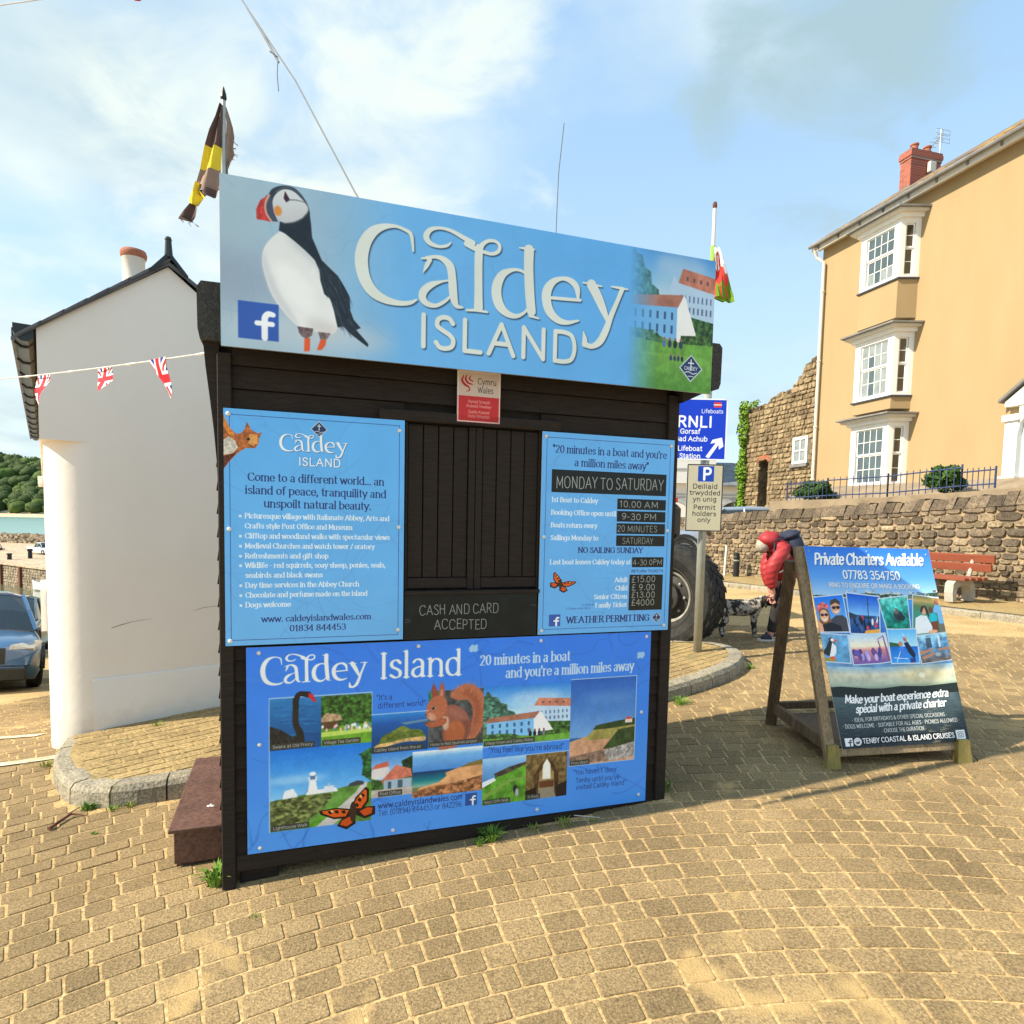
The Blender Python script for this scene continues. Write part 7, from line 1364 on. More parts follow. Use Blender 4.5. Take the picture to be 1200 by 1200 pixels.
mb = MB(); P2 = [(x-.014*math.cos(t) , y-.014*math.sin(t)) for (x, y), t in zip([(r_-r_*math.cos(t), r_-r_*math.sin(t)) for t in [PI/2*k/12 for k in range(11, 13)]], [PI/2*k/12 for k in range(11, 13)])]+[(wx, -.014)]
def plz(x): return .36+.03*min(x, 1.2)
rows = [[(x, y, BZ) for x, y in P2], [(x, y, plz(x)-.012) for x, y in P2], [(x*.999+.0, y+.006, plz(x)) for x, y in P2], [(x, y+.013, plz(x)+.006) for x, y in P2]]
mb.grid(rows); mb.build('plinth', 'render_white', wb, smooth=True)
mb = MB(); sl1 = (3.474-ea)/.803
mb.add([(-.16, -.03, ea-.09), (.803, -.03, 3.474+.035), (.803, DEP, 3.474+.035), (-.16, DEP, ea-.09), (wx+.1, -.03, 2.52), (wx+.1, DEP, 2.52), (-.16, -.03, ea-.115), (.803, -.03, 3.475), (wx+.1, -.03, 2.49)], [(0, 1, 2, 3), (1, 4, 5, 2), (6, 7, 1, 0), (7, 8, 4, 1)]); rf2 = mb.build('roof', 'slate', wb)
for k in range(7):
    x0 = -.14+k*.135; z0 = ea-.075+(x0+.16)*sl1*1.02; mb = MB(); mb.add([(x0, -.045, z0-.012), (x0+.15, -.045, z0+.15*sl1-.005), (x0+.15, .3, z0+.15*sl1-.005), (x0, .3, z0-.012), (x0, -.045, z0-.03), (x0+.15, -.045, z0+.15*sl1-.03)], [(0, 1, 2, 3), (4, 5, 1, 0)]); mb.build('verge_slate', 'slate', rf2)
for k in range(8):
    mb = MB(); y0 = -.06+k*.42; mb.add([(.803-.13, y0, 3.474-.055), (.803, y0, 3.474+.10), (.803+.13, y0, 3.474-.055), (.803-.13, y0+.41, 3.474-.055), (.803, y0+.41, 3.474+.10), (.803+.13, y0+.41, 3.474-.055), (.803-.11, y0, 3.474-.075), (.803, y0, 3.474+.06), (.803+.11, y0, 3.474-.075)], [(0, 1, 4, 3), (1, 2, 5, 4), (0, 1, 7, 6), (1, 2, 8, 7)]); mb.build('ridge_tile', 'black_plastic', rf2)
mb = MB(); mb.tube([(.803, -.04, 3.53), (.803, -.03, 3.66)], [.03, .022], 8); mb.ball((.803, -.03, 3.665), .026, 8); mb.build('finial', 'black_plastic', rf2)
mb = MB(); pr_ = [(-.02, .05), (-.135, .05), (-.135, .0), (-.12, -.04), (-.09, -.065), (-.05, -.065), (-.02, -.03)]
mb.prism([(x-.015, ea-.04+z) for x, z in pr_], DEP, Matrix.Translation((0, -.02, 0))); gut = mb.build('gutter', 'black_plastic', wb)
for k in range(12): mb = MB(); mb.prism([(x*1.08-.015, ea-.04+z*1.12-.004) for x, z in pr_], .05, Matrix.Translation((0, .15+k*.62, 0))); mb.build('gutter_bracket', 'black_metal', gut)
for y, z, dz in ((1.7, 1.86, .07), (.9, .62, .35)): mb = MB(); mb.box(-.045, .0, y, y+.9, z, z+dz); mb.build('sill', 'white_paint', wb)
wbi = (Matrix.Translation((*G0, 0)) @ Rz(GA)).inverted()
def wl(x, y, z): return wbi @ Vector((x, y, z))
p = wl(-3.744, 6.5, 0)
mb = MB(); mb.lathe([(.17, 3.2), (.17, 3.72), (.12, 3.80), (.098, 3.84), (.098, 4.06), (.105, 4.07), (.105, 4.09), (.098, 4.10)], 18, Matrix.Translation((p.x, p.y, 0))); stk = mb.build('chimney', 'cream', wb, smooth=True)
mb = MB(); mb.lathe([(.092, 4.06), (.112, 4.085), (.118, 4.12), (.108, 4.15), (.085, 4.15), (.08, 4.0)], 18, Matrix.Translation((p.x, p.y, 0))); mb.build('chimney_pot', 'terracotta', stk, smooth=True)
for q, w in ((((.02, -.006, .81), (.12, -.006, .835)), .004), (((.3, -.004, .74), (.46, -.004, .78), (.62, -.004, .795)), .0035), (((1.0, -.004, .86), (1.12, -.004, .88), (1.2, -.004, .9)), .0035)):
    pass
mb = MB(); mb.tube([(.385, -.001, .745), (.45, -.001, .765), (.53, -.001, .785), (.65, -.001, .797)], [.0015, .0022, .001, .0006], 4); mb.tube([(.95, -.001, .84), (1.02, -.001, .862), (1.15, -.001, .87)], [.0007, .0012, .0009], 4); mb.build('crack', 'rust', wb)

# ================================================================== THE KIOSK
rr = random.Random(8)
kiosk = thing('ticket_kiosk', 'dark stained wooden ticket kiosk with closed plank shutters, covered in blue signs', 'kiosk', KO, KA)
def kpart(name, m, x0, x1, y0, y1, z0, z1, b=0, parent=None): mb = MB(); mb.box(x0, x1, y0, y1, z0, z1, b=b); return mb.build(name, m, parent or kiosk)
core = MB(); core.box(.03, KW-.03, .035, KD-.03, .16, 2.29); core.build('wall', 'dark_wood', kiosk)
OX0, OX1, OZ0, OZ1 = .757, 1.408, 1.268, 2.036
for x0, x1 in ((-.008, .046), (KW-.052, KW+.008)):
    kpart('corner_post', 'dark_wood', x0, x1, -.012, .045, -.015 if x0 < 1 else .11, 2.26, .004)
kpart('base_rail', 'dark_wood', .047, KW-.053, -.006, .04, .075, .149, .005)
kpart('base_block', 'dark_wood', .06, .22, .03, .2, -.02, .07, .006); kpart('base_block', 'dark_wood', .9, 1.06, .05, .2, .03, .07, .006)
z = .15; PH = .094; k = 0
def plank(x0, x1, z, h):
    mb = MB(); t = rr.uniform(-.0015, .0015); mb.add([(x0, .004+t, z), (x1, .004+t, z), (x1, .016+t, z+h-.004), (x0, .016+t, z+h-.004), (x0, .03, z+.001), (x1, .03, z+.001), (x1, .034, z+h-.004), (x0, .034, z+h-.004)], [(0, 1, 2, 3), (0, 4, 5, 1), (3, 2, 6, 7), (1, 5, 6, 2), (0, 3, 7, 4)]); return mb.build('plank', 'dark_plank', kiosk)
while z < 2.25:
    if z+PH > OZ0 and z < OZ1: plank(.047, OX0-.002, z, PH); plank(OX1+.002, KW-.053, z, PH)
    else: plank(.047, KW-.053, z, PH)
    z += PH
z = -.02+.06
while z < 2.25:                                                          # lapped boards on the two sides
    for s in (0, 1):
        xa, xb, xc = ((-.020, -.006, .03) if s == 0 else (KW+.008, KW+.002, KW-.03)); zz = z+(0 if s == 0 else .14)
        if zz > 2.25: continue
        mb = MB(); mb.add([(xa, .05, zz), (xa, KD, zz), (xb, KD, zz+.098), (xb, .05, zz+.098), (xc, .05, zz), (xc, KD, zz), (xc, KD, zz+.098), (xc, .05, zz+.098)], [(0, 1, 2, 3), (0, 1, 5, 4), (0, 3, 7, 4), (1, 2, 6, 5)]); mb.build('side_board', 'dark_plank', kiosk)
    z += .098
mb = MB(); mb.prism([(2.151, 2.22), (2.151, 2.299), (2.33, 2.305)], .8, Matrix.Translation((0, -.05, 0))); mb.build('eaves_board', 'dark_wood', kiosk)
# shutters: two leaves of upright boards
kpart('lintel', 'dark_wood', .64, 1.50, -.022, .003, 2.037, 2.085, .004)
kpart('counter_ledge', 'dark_wood', OX0, OX1, -.028, .03, 1.262, 1.280, .003)
for lx0, lx1 in ((.770, 1.082), (1.086, 1.396)):
    lf = thing_part('shutter', kiosk); n_ = 4
    mbx = MB(); mbx.box(lx0, lx0+.03, .000, .03, 1.285, 2.03) if lx0 > 1 else mbx.box(lx1-.03, lx1, .000, .03, 1.285, 2.03); mbx.build('stile', 'dark_plank', lf)
    a, b = (lx0+.032, lx1) if lx0 > 1 else (lx0, lx1-.032)
    for i in range(n_): w = (b-a)/n_; kpart('board', 'dark_plank', a+i*w+.0025, a+(i+1)*w-.0025, .006+rr.uniform(-.001, .001), .03, 1.34, 2.028, .002, lf)
    kpart('rail', 'dark_plank', a, b, -.002, .03, 1.288, 1.337, .004, lf)
for x in (OX0-.0, OX1-.012): kpart('jamb', 'dark_wood', x, x+.012, -.004, .03, 1.281, 2.036, .002)
# roof: thick felted edge, overhanging both ends
roofk = MB(); P = [(-.066, 2.30), (-.074, 2.34), (-.076, 2.50), (-.060, 2.525), (2.37, 2.54), (2.388, 2.52), (2.386, 2.34), (2.375, 2.31)]
roofk.prism(P, KD+.20, Matrix.Translation((0, -.03, 0))); roofk.build('roof', 'felt', kiosk)
for x0, s in ((-.058, 1),):                                     # curved brackets under the eaves
    mb = MB(); e = 0 if s > 0 else 2.15; Q = [(-.058, 2.299), (-.050, 2.20), (-.036, 2.08), (-.022, 1.95), (-.012, 1.82), (-.008, 1.72), (.0, 1.72), (.0, 2.299)]
    if s < 0: Q = [(2.30-.0-.0*q[0]+(-q[0]-.0)*1.0-.13, q[1]) for q in Q]
    mb.prism(Q, KD-.02, Matrix.Translation((0, .0, 0))); mb.build('eaves_board', 'dark_wood', kiosk)
kpart('cable_cap', 'black_metal', 1.02, 1.035, .02, .035, 2.54, 2.56)

def board_thing(name, label, cat, x0, x1, z0, z1, y, t, art, screws, edge='white_edge', rough=.35, gain=1.15, frame=None, group=None):
    th = thing(name, label, cat, KM @ Vector(((x0+x1)/2, y, z0)), KA, group); w = x1-x0; h = z1-z0
    me = bpy.data.meshes.new('panel'); X = w/2
    vs = [(-X, -t, 0), (X, -t, 0), (X, -t, h), (-X, -t, h), (-X, 0, 0), (X, 0, 0), (X, 0, h), (-X, 0, h)]
    me.from_pydata(vs, [], [(0, 1, 2, 3), (4, 7, 6, 5), (0, 4, 5, 1), (1, 5, 6, 2), (2, 6, 7, 3), (3, 7, 4, 0)]); uv = me.uv_layers.new(name='UVMap')
    for l, c in zip(range(4), ((0, 0), (1, 0), (1, 1), (0, 1))): uv.data[l].uv = c
    me.materials.append(print_mat(name, art, rough, gain)); me.materials.append(M[edge]); me.polygons.foreach_set('material_index', [0, 1, 1, 1, 1, 1]); link('panel', me, th)
    for sx, sz in screws:
        mb = MB(); mb.lathe([(.0095, 0), (.009, .003), (.006, .006), (.001, .0072)], 10, Matrix.Translation((sx-X, -t-.0002, h-sz)) @ Matrix.Rotation(PI/2, 4, 'X')); mb.build('screw', 'screw', th, smooth=True)
    return th
hdr = board_thing('header_sign', 'long pale blue header sign with a puffin and large white lettering above the kiosk', 'sign', .02, 2.25, 2.256, 2.896, -.125, .012, art_header(), [], 'alu', .3)
for x in (-.9, 0, .9): mb = MB(); mb.box(x-.02, x+.02, .001, .024, .02, .62); mb.build('batten', 'dark_wood', hdr)
board_thing('information_board', 'light blue information board with a squirrel at its upper left corner, left of the shutters', 'sign', .016, .751, 1.062, 2.037, -.016, .005, art_left(), [(.018, .022), (.712, .045), (.018, .49), (.712, .47), (.018, .955), (.712, .93)], group=None)
board_thing('timetable_board', 'light blue timetable board with black chalk panels and prices, right of the shutters', 'sign', 1.405, 2.130, 1.058, 2.033, -.016, .005, art_right(), [(.018, .022), (.705, .03), (.018, .50), (.70, .46), (.018, .955), (.70, .95)])
board_thing('banner_board', 'wide deep blue board of holiday photographs filling the lower front of the kiosk', 'sign', .094, 2.036, .152, 1.050, -.010, .005, art_bottom(), [(.05, .024), (.73, .024), (1.33, .022), (1.915, .024), (.05, .42), (1.90, .42), (.05, .875), (.62, .875), (1.33, .868), (1.90, .86)])
board_thing('award_plaque', 'small red and cream metal plaque under the middle of the header sign', 'plaque', .986, 1.191, 2.05, 2.28, -.018, .004, art_red(), [])
board_thing('chalkboard', 'black chalkboard with two lines of chalk writing under the shutters', 'chalkboard', .757, 1.397, 1.057, 1.261, -.010, .008, art_cash(), [], 'black_metal', .6)

# step box at the kiosk's left end
bxp = KM @ Vector((-.13, .27, .0))
stepb = thing('storage_box', 'low maroon-brown wooden box with a flat overhanging lid against the left end of the kiosk', 'box', (bxp.x, bxp.y, 0), KA)
mb = MB(); mb.box(-.126, .104, -.01, .93, .158, .176, b=.003); lid = mb.build('lid', 'brown_paint', stepb)
for i, (a, b) in enumerate((((-.105, .10, .012, .028), 'front_panel'), ((-.105, .10, .90, .915), 'back_panel'), ((-.105, -.090, .029, .899), 'side_panel'), ((.085, .10, .029, .899), 'side_panel'))): mb = MB(); mb.box(*a, .005, .157, b=.002); mb.build(b, 'brown_paint', stepb)
mb = MB(); mb.box(-.098, -.02, .03, .09, -.02, .004); mb.build('foot', 'brown_paint', stepb); mb = MB(); mb.box(-.03, .095, .02, .9, .0, .02); mb.build('base', 'brown_paint', stepb)
mb = MB()
for x, y, r_ in ((.02, .22, .011), (.036, .215, .009), (.028, .235, .006)): mb.lathe([(r_, 0), (r_*.8, .001), (r_*.2, .0016)], 9, Matrix.Translation((x, y, .1762)))
mb.build('droppings', 'screw', stepb)

# ------------------------------------------------------------------ A-board
ab = thing('a_board', 'wooden A-frame board advertising boat charters with a collage of photographs, standing on the paving', 'sign board', (2.22, 3.9, .24))
AB = Vector((2.22, 3.9, .24))
def beam(name, m, p, q, w, t, parent, fw, b=.004):
    """timber from p to q; fw = direction its wide face looks"""
    p = Vector(p)-AB; q = Vector(q)-AB; z = (q-p).normalized(); fw = Vector(fw); y = (fw-z*fw.dot(z)).normalized(); x = y.cross(z); mb = MB(); mb.box(-w/2, w/2, -t/2, t/2, 0, (q-p).length, frame_mat(p, x, y, z), b=b); return mb.build(name, m, parent)
NF = (0, -.948, .319); nf = Vector(NF)
fl_ = beam('front_leg', 'aboard_wood', (1.873, 3.665, .215), (1.800, 4.085, 1.482), .062, .036, ab, NF); beam('foot', 'aboard_foot', (1.868, 3.640, .212), (1.868, 3.668, .300), .066, .040, fl_, NF) if False else None
frl = beam('front_leg', 'aboard_wood', (2.625, 3.685, .268), (2.560, 4.088, 1.470), .062, .036, ab, NF)
for x, z in ((1.877, .214), (2.627, .266)):
    mb = MB(); w = .044; P = [(x-w*.9, 3.640, z), (x+w, 3.640, z), (x+w*.7, 3.665, z+.135), (x-w*.7, 3.665, z+.135)]; T = Matrix.Translation(-AB)
    mb.add([Vector(p) for p in P]+[Vector((p[0], p[1]+.05, p[2])) for p in P], [(0, 1, 2, 3), (5, 4, 7, 6), (0, 4, 5, 1), (1, 5, 6, 2), (2, 6, 7, 3), (3, 7, 4, 0)], T); mb.build('foot', 'aboard_foot', ab)
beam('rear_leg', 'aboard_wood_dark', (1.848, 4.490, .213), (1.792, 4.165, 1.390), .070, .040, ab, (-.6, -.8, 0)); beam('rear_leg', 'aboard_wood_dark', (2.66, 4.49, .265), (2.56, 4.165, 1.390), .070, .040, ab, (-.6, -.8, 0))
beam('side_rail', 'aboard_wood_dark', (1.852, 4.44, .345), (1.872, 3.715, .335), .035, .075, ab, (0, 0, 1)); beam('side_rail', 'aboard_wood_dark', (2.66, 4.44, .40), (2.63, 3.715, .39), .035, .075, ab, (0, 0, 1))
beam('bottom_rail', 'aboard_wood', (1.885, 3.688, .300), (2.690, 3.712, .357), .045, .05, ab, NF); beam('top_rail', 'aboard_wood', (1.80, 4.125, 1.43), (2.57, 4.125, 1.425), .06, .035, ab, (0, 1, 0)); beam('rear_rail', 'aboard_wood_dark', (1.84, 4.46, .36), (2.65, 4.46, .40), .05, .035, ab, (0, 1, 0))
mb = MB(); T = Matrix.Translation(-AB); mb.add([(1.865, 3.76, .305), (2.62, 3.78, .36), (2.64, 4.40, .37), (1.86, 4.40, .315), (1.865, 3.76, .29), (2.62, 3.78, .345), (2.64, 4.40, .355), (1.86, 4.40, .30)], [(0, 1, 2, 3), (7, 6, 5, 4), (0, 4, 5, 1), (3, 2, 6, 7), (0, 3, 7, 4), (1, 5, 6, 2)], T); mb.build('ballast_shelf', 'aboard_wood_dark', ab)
pc_ = [Vector(p)-AB+nf*.024 for p in ((1.927, 3.682, .326), (2.672, 3.705, .384), (2.595, 4.073, 1.477), (1.817, 4.071, 1.482))]; pb = [p-nf*.006 for p in pc_]
me = bpy.data.meshes.new('panel'); me.from_pydata(pc_+pb, [], [(0, 1, 2, 3), (4, 7, 6, 5), (0, 4, 5, 1), (1, 5, 6, 2), (2, 6, 7, 3), (3, 7, 4, 0)]); uv = me.uv_layers.new(name='UVMap')
for l, c in zip(range(4), ((0, 0), (1, 0), (1, 1), (0, 1))): uv.data[l].uv = c
me.materials.append(print_mat('charter_poster', art_aboard(), .3)); me.materials.append(M['white_edge']); me.polygons.foreach_set('material_index', [0, 1, 1, 1, 1, 1]); pan = link('panel', me, ab)
up_ = (pc_[3]-pc_[0]).normalized(); rt_ = (pc_[1]-pc_[0]).normalized()
for u, v in ((.03, .025), (.5, .02), (.97, .03)):
    p = pc_[3].lerp(pc_[2], u)-up_*1.22*v; mb = MB(); mb.lathe([(.006, 0), (.004, .003)], 8, frame_mat(p, rt_, up_, nf)); mb.build('screw', 'galv', ab)

# ------------------------------------------------------------------ post with two signs
PX, PY, PZ = 1.888, 6.474, ground_z(1.888, 6.474)+KERB_H
sp = thing('sign_post', 'grey metal post with a blue lifeboat direction sign above a cream permit parking sign', 'road sign', (PX, PY, PZ))
mb = MB(); mb.tube([(0, 0, -.1), (-.004, 0, 2.70)], .042, 18); mb.build('post', 'galv', sp, smooth=True)
def sign_plate(name, x0, x1, z0, z1, y, art, rx_=.03):
    me = bpy.data.meshes.new(name); c = []
    for cx, cz, a0 in ((x1-rx_, z0+rx_, -90), (x1-rx_, z1-rx_, 0), (x0+rx_, z1-rx_, 90), (x0+rx_, z0+rx_, 180)):
        for k in range(5): a = R(a0+22.5*k); c.append((cx+rx_*math.cos(a), cz+rx_*math.sin(a)))
    n = len(c); vs = [(x, y, z) for x, z in c]+[(x, y+.012, z) for x, z in c]; me.from_pydata(vs, [], [tuple(range(n)), tuple(range(2*n-1, n-1, -1))]+[(i, n+i, n+(i+1) % n, (i+1) % n) for i in range(n)]); uv = me.uv_layers.new(name='UVMap')
    for l in range(n): uv.data[l].uv = ((c[l][0]-x0)/(x1-x0), (c[l][1]-z0)/(z1-z0))
    me.materials.append(print_mat(name, art, .35)); me.materials.append(M['sign_back']); me.polygons.foreach_set('material_index', [0]+[1]*(n+1)); return link(name, me, sp)
sg = sign_plate('direction_sign', 1.499-PX, 2.068-PX, 2.245-PZ, 2.838-PZ, -.065, art_rnli(), .05); sg2 = sign_plate('parking_sign', 1.698-PX, 2.054-PX, 1.548-PZ, 2.205-PZ, -.065, art_permit(), .012)
for z in (2.36, 2.72, 1.68, 2.08): mb = MB(); mb.box(-.12, .12, -.052, -.040, z-PZ-.015, z-PZ+.015); mb.tube([(-.05, -.04, z-PZ), (-.045, .045, z-PZ), (.045, .045, z-PZ), (.05, -.04, z-PZ)], .006, 5); mb.build('clip', 'galv', sp)

# ------------------------------------------------------------------ tractor: one big front wheel shows right of the kiosk
trc = thing('tractor', 'tractor behind the kiosk, only its big black wheel showing', 'tractor', (1.78, 7.32, 0))
wz = .80; n_ = Vector((-.66, -.75, 0)).normalized(); xx = Vector((0, 0, 1)).cross(n_); WT = frame_mat((0, 0, wz), xx, Vector((0, 0, 1)), n_)     # local z = outward axis
w_ = thing_part('wheel', trc)
mb = MB(); mb.lathe([(.34, .08), (.37, .13), (.46, .165), (.55, .155), (.585, .12), (.585, -.20), (.55, -.25), (.37, -.22), (.34, -.2)], 48, WT, cap=False); mb.build('tyre', 'tyre', w_)
rr = random.Random(3); mb = MB(); lg = MB()
for i in range(26):
    for s in (0, 1):
        a0 = 2*PI*(i+.5*s)/26; vs = []
        for (rad, da, zz) in ((.584, 0, .125 if s == 0 else -.22), (.584, .10, .125 if s == 0 else -.22), (.584, .30, -.04), (.584, .20, -.04)): vs.append((rad*math.cos(a0+da), rad*math.sin(a0+da), zz))
        vs += [(x*1.018, y*1.018, z) for x, y, z in vs]
        lg = MB(); lg.add(vs, [(0, 1, 2, 3), (4, 5, 6, 7), (0, 1, 5, 4), (1, 2, 6, 5), (2, 3, 7, 6), (3, 0, 4, 7)], WT); lg.build('tread_lug', 'tyre', w_)
mb = MB(); mb.lathe([(.10, .10), (.16, .09), (.17, .02), (.27, .0), (.30, .05), (.335, .09), (.345, .12), (.36, .12)], 40, WT, cap=False); mb.build('rim', 'rim', w_)
mb = MB(); mb.lathe([(.262, .012), (.285, .03), (.30, .055), (.292, .060), (.27, .04)], 40, WT, cap=False); mb.build('rim_ring', 'rim_light', w_)
for k in range(8): a = 2*PI*k/8; mb = MB(); mb.lathe([(.016, 0), (.016, .022), (.008, .026)], 6, WT @ Matrix.Translation((.21*math.cos(a), .21*math.sin(a), .012))); mb.build('wheel_nut', 'rim_light', w_)
mb = MB(); mb.lathe([(.09, .0), (.085, .14), (.05, .16)], 16, WT); mb.build('hub', 'rim', w_)
mb = MB(); mb.box(-.22, .19, .28, 1.6, 1.45, 1.85, b=.05); mb.build('black_box', 'black_plastic', trc)
mb = MB(); mb.box(-1.5, .02, .5, 3.2, .8, 2.02, b=.08); mb.build('bonnet', 'car_white', trc); mb = MB(); mb.box(-1.6, .06, 1.2, 2.8, 2.03, 2.5, b=.05); mb.build('cab', 'car_white', trc); mb = MB(); mb.box(.065, .075, 1.4, 2.6, 2.1, 2.4); mb.build('cab_window', 'glass_dark', trc)
mb = MB(); mb.box(.045, .14, .28, .36, 1.87, 1.93, b=.01); mb.build('tail_light', 'lamp_red', trc)
wheel(trc, -1.0, 2.9, .5, 1, .35)

# ------------------------------------------------------------------ figures: skeletons grown with the skin modifier, then fixed as meshes
def grow(name, joints, edges, m, parent=None, sub=2, mats=None, root=0):
    me = bpy.data.meshes.new(name); me.from_pydata([j[0] for j in joints], edges, []); o = bpy.data.objects.new(name, me); COL.objects.link(o)
    sk = o.modifiers.new('skin', 'SKIN'); sk.use_smooth_shade = True; sk.branch_smoothing = .6
    for i, j in enumerate(joints): r_ = j[1] if isinstance(j[1], tuple) else (j[1], j[1]); me.skin_vertices[0].data[i].radius = r_; me.skin_vertices[0].data[i].use_root = (i == root)
    sb = o.modifiers.new('sub', 'SUBSURF'); sb.levels = sub; sb.render_levels = sub
    dg = bpy.context.evaluated_depsgraph_get(); nm = bpy.data.meshes.new_from_object(o.evaluated_get(dg)); bpy.data.objects.remove(o); nm.name = name
    nm.materials.clear(); [nm.materials.append(M[x] if isinstance(x, str) else x) for x in (m if isinstance(m, (list, tuple)) else [m])]
    if mats:
        for p in nm.polygons: p.material_index = mats(p.center)
    for p in nm.polygons: p.use_smooth = True
    return link(name, nm, parent)
PO = Vector((3.16, 7.55, ground_z(3.1, 7.55)))
per = thing('person', 'person in a red puffer jacket and dark trousers bending down towards the dog', 'person', PO)
J = [((.06, .0, .70), .105), ((.05, .0, .80), .125), ((-.02, .0, .98), .135), ((-.07, .0, 1.10), .12), ((-.13, .0, 1.16), .06), ((-.21, -.01, 1.13), (.078, .09)), ((-.275, -.01, 1.05), (.06, .07)),
     ((.03, -.09, .66), .092), ((-.09, -.10, .40), .058), ((-.135, -.09, .12), .042), ((-.15, -.09, .045), .040), ((-.25, -.10, .03), .032),
     ((.06, .09, .66), .092), ((.0, .11, .38), .058), ((.0, .12, .11), .042), ((-.01, .12, .045), .040), ((-.11, .12, .03), .032),
     ((-.07, -.15, 1.06), .062), ((-.215, -.17, .82), .046), ((-.165, -.14, .58), .030), ((-.145, -.14, .53), .028),
     ((-.08, .13, 1.06), .062), ((-.16, .10, .82), .046), ((-.12, .04, .58), .030), ((-.10, .02, .53), .028)]
E_ = [(0, 1), (1, 2), (2, 3), (3, 4), (4, 5), (5, 6), (0, 7), (7, 8), (8, 9), (9, 10), (10, 11), (0, 12), (12, 13), (13, 14), (14, 15), (15, 16), (3, 17), (17, 18), (18, 19), (19, 20), (3, 21), (21, 22), (22, 23), (23, 24)]
grow('body', J, E_, 'skin', per)
# trousers, jacket and shoes fit round the body
JT = [(J[0][0], .118), ((.06, 0, .78), .125), (J[7][0], .104), ((-.03, -.10, .52), .080), (J[8][0], .073), ((-.118, -.095, .22), .062), ((-.137, -.09, .09), .060), (J[12][0], .104), ((.03, .10, .52), .080), (J[13][0], .073), ((.0, .115, .22), .062), ((.0, .12, .09), .060)]
grow('trousers', JT, [(0, 1), (0, 2), (2, 3), (3, 4), (4, 5), (5, 6), (0, 7), (7, 8), (8, 9), (9, 10), (10, 11)], 'trousers', per)
JJ = [((.08, 0, .70), .165), ((.05, 0, .82), .180), ((-.02, 0, .98), .190), ((-.07, 0, 1.10), .165), ((-.13, 0, 1.17), .095), ((-.17, 0, 1.20), .10), ((-.06, -.17, 1.06), .092), ((-.155, -.19, .95), .086), ((-.215, -.18, .82), .080), ((-.185, -.155, .68), .066), ((-.168, -.145, .61), .054), ((-.08, .15, 1.06), .088), ((-.16, .12, .82), .070), ((-.125, .05, .61), .052)]
jk = grow('jacket', JJ, [(0, 1), (1, 2), (2, 3), (3, 4), (4, 5), (3, 6), (6, 7), (7, 8), (8, 9), (9, 10), (3, 11), (11, 12), (12, 13)], 'jacket', per, sub=3)
for v in jk.data.vertices:                                                # quilting: rings of fullness across the body and sleeves
    t = v.co.z*.92-v.co.x*.38; v.co += v.normal*(.007*abs(math.sin(t*PI/.062))-.003)
mb = MB(); mb.ball((-.252, -.012, 1.10), (.078, .078, .088), 14); hr_ = mb.build('hair', 'hair', per, smooth=True)
for v in hr_.data.vertices: v.co += v.normal*(mnoise.noise(v.co*30)*.012)
mb = MB(); mb.ball((-.180, -.01, 1.165), (.128, .13, .105), 16, Matrix.Translation((0, 0, 0))); hd_ = mb.build('hood', 'jacket', per, smooth=True)
for v in hd_.data.vertices: v.co += v.normal*(mnoise.noise(v.co*14)*.022)
for pts in ([((-.135, -.09, .05), .052), ((-.18, -.095, .035), .050), ((-.265, -.10, .028), .036)], [((.0, .12, .05), .052), ((-.04, .12, .035), .050), ((-.13, .12, .028), .036)]):
    s_ = grow('shoe', pts, [(0, 1), (1, 2)], 'shoe', per); mb = MB(); x1, x0 = pts[0][0][0]+.055, pts[2][0][0]-.035; y = pts[1][0][1]; mb.slab([(x0, y-.02), (x0+.03, y-.045), (x1-.02, y-.04), (x1, y), (x1-.02, y+.04), (x0+.03, y+.045), (x0, y+.02)], -.004, .018); mb.build('sole', 'sole', s_)
for side, (hx, hy, hz) in ((-1, (-.150, -.14, .55)), (1, (-.105, .025, .55))):
    JH = [((hx, hy, hz+.02), (.026, .020)), ((hx-.006, hy, hz-.03), (.034, .017)), ((hx-.010, hy, hz-.062), (.030, .015))]; EH = [(0, 1), (1, 2)]
    for k, (dx, ln) in enumerate(((-.026, .050), (-.009, .058), (.009, .054), (.025, .042))):
        b = len(JH); JH += [((hx+dx-.010, hy, hz-.068), .009), ((hx+dx-.016, hy+.012*side, hz-.068-ln*.5), .0085), ((hx+dx-.010, hy+.030*side, hz-.068-ln*.85), .0075)]; EH += [(2, b), (b, b+1), (b+1, b+2)]
    b = len(JH); JH += [((hx-.036, hy+.008*side, hz-.028), .010), ((hx-.052, hy+.018*side, hz-.055), .009), ((hx-.050, hy+.028*side, hz-.078), .008)]; EH += [(1, b), (b, b+1), (b+1, b+2)]
    grow('hand', JH, EH, 'skin', per, sub=1)
bp_ = thing('backpack', 'dark navy backpack with a tan lower pocket on the bending person\'s back', 'backpack', PO)
BT = Matrix.Translation((.075, -.02, .90)) @ Matrix.Rotation(R(-24), 4, 'Y')
mb = MB(); mb.box(.03, .19, -.14, .13, .0, .30, BT, b=.045); mb.build('bag', 'navy', bp_, smooth=True); mb = MB(); mb.box(.02, .20, -.145, .135, .27, .36, BT, b=.04); mb.build('top_flap', 'navy', bp_, smooth=True)
mb = MB(); mb.box(.04, .215, -.15, .12, -.055, .075, BT @ Matrix.Rotation(R(-14), 4, 'Y'), b=.03); mb.build('pocket', 'grey_cloth', bp_, smooth=True)
mb = MB()
for y in (-.10, .09): mb.tube([BT @ Vector(p) for p in ((.03, y, .30), (-.10, y, .34), (-.17, y*1.2, .22), (-.12, y*1.4, .05), (.03, y*1.2, .02))], .012, 5)
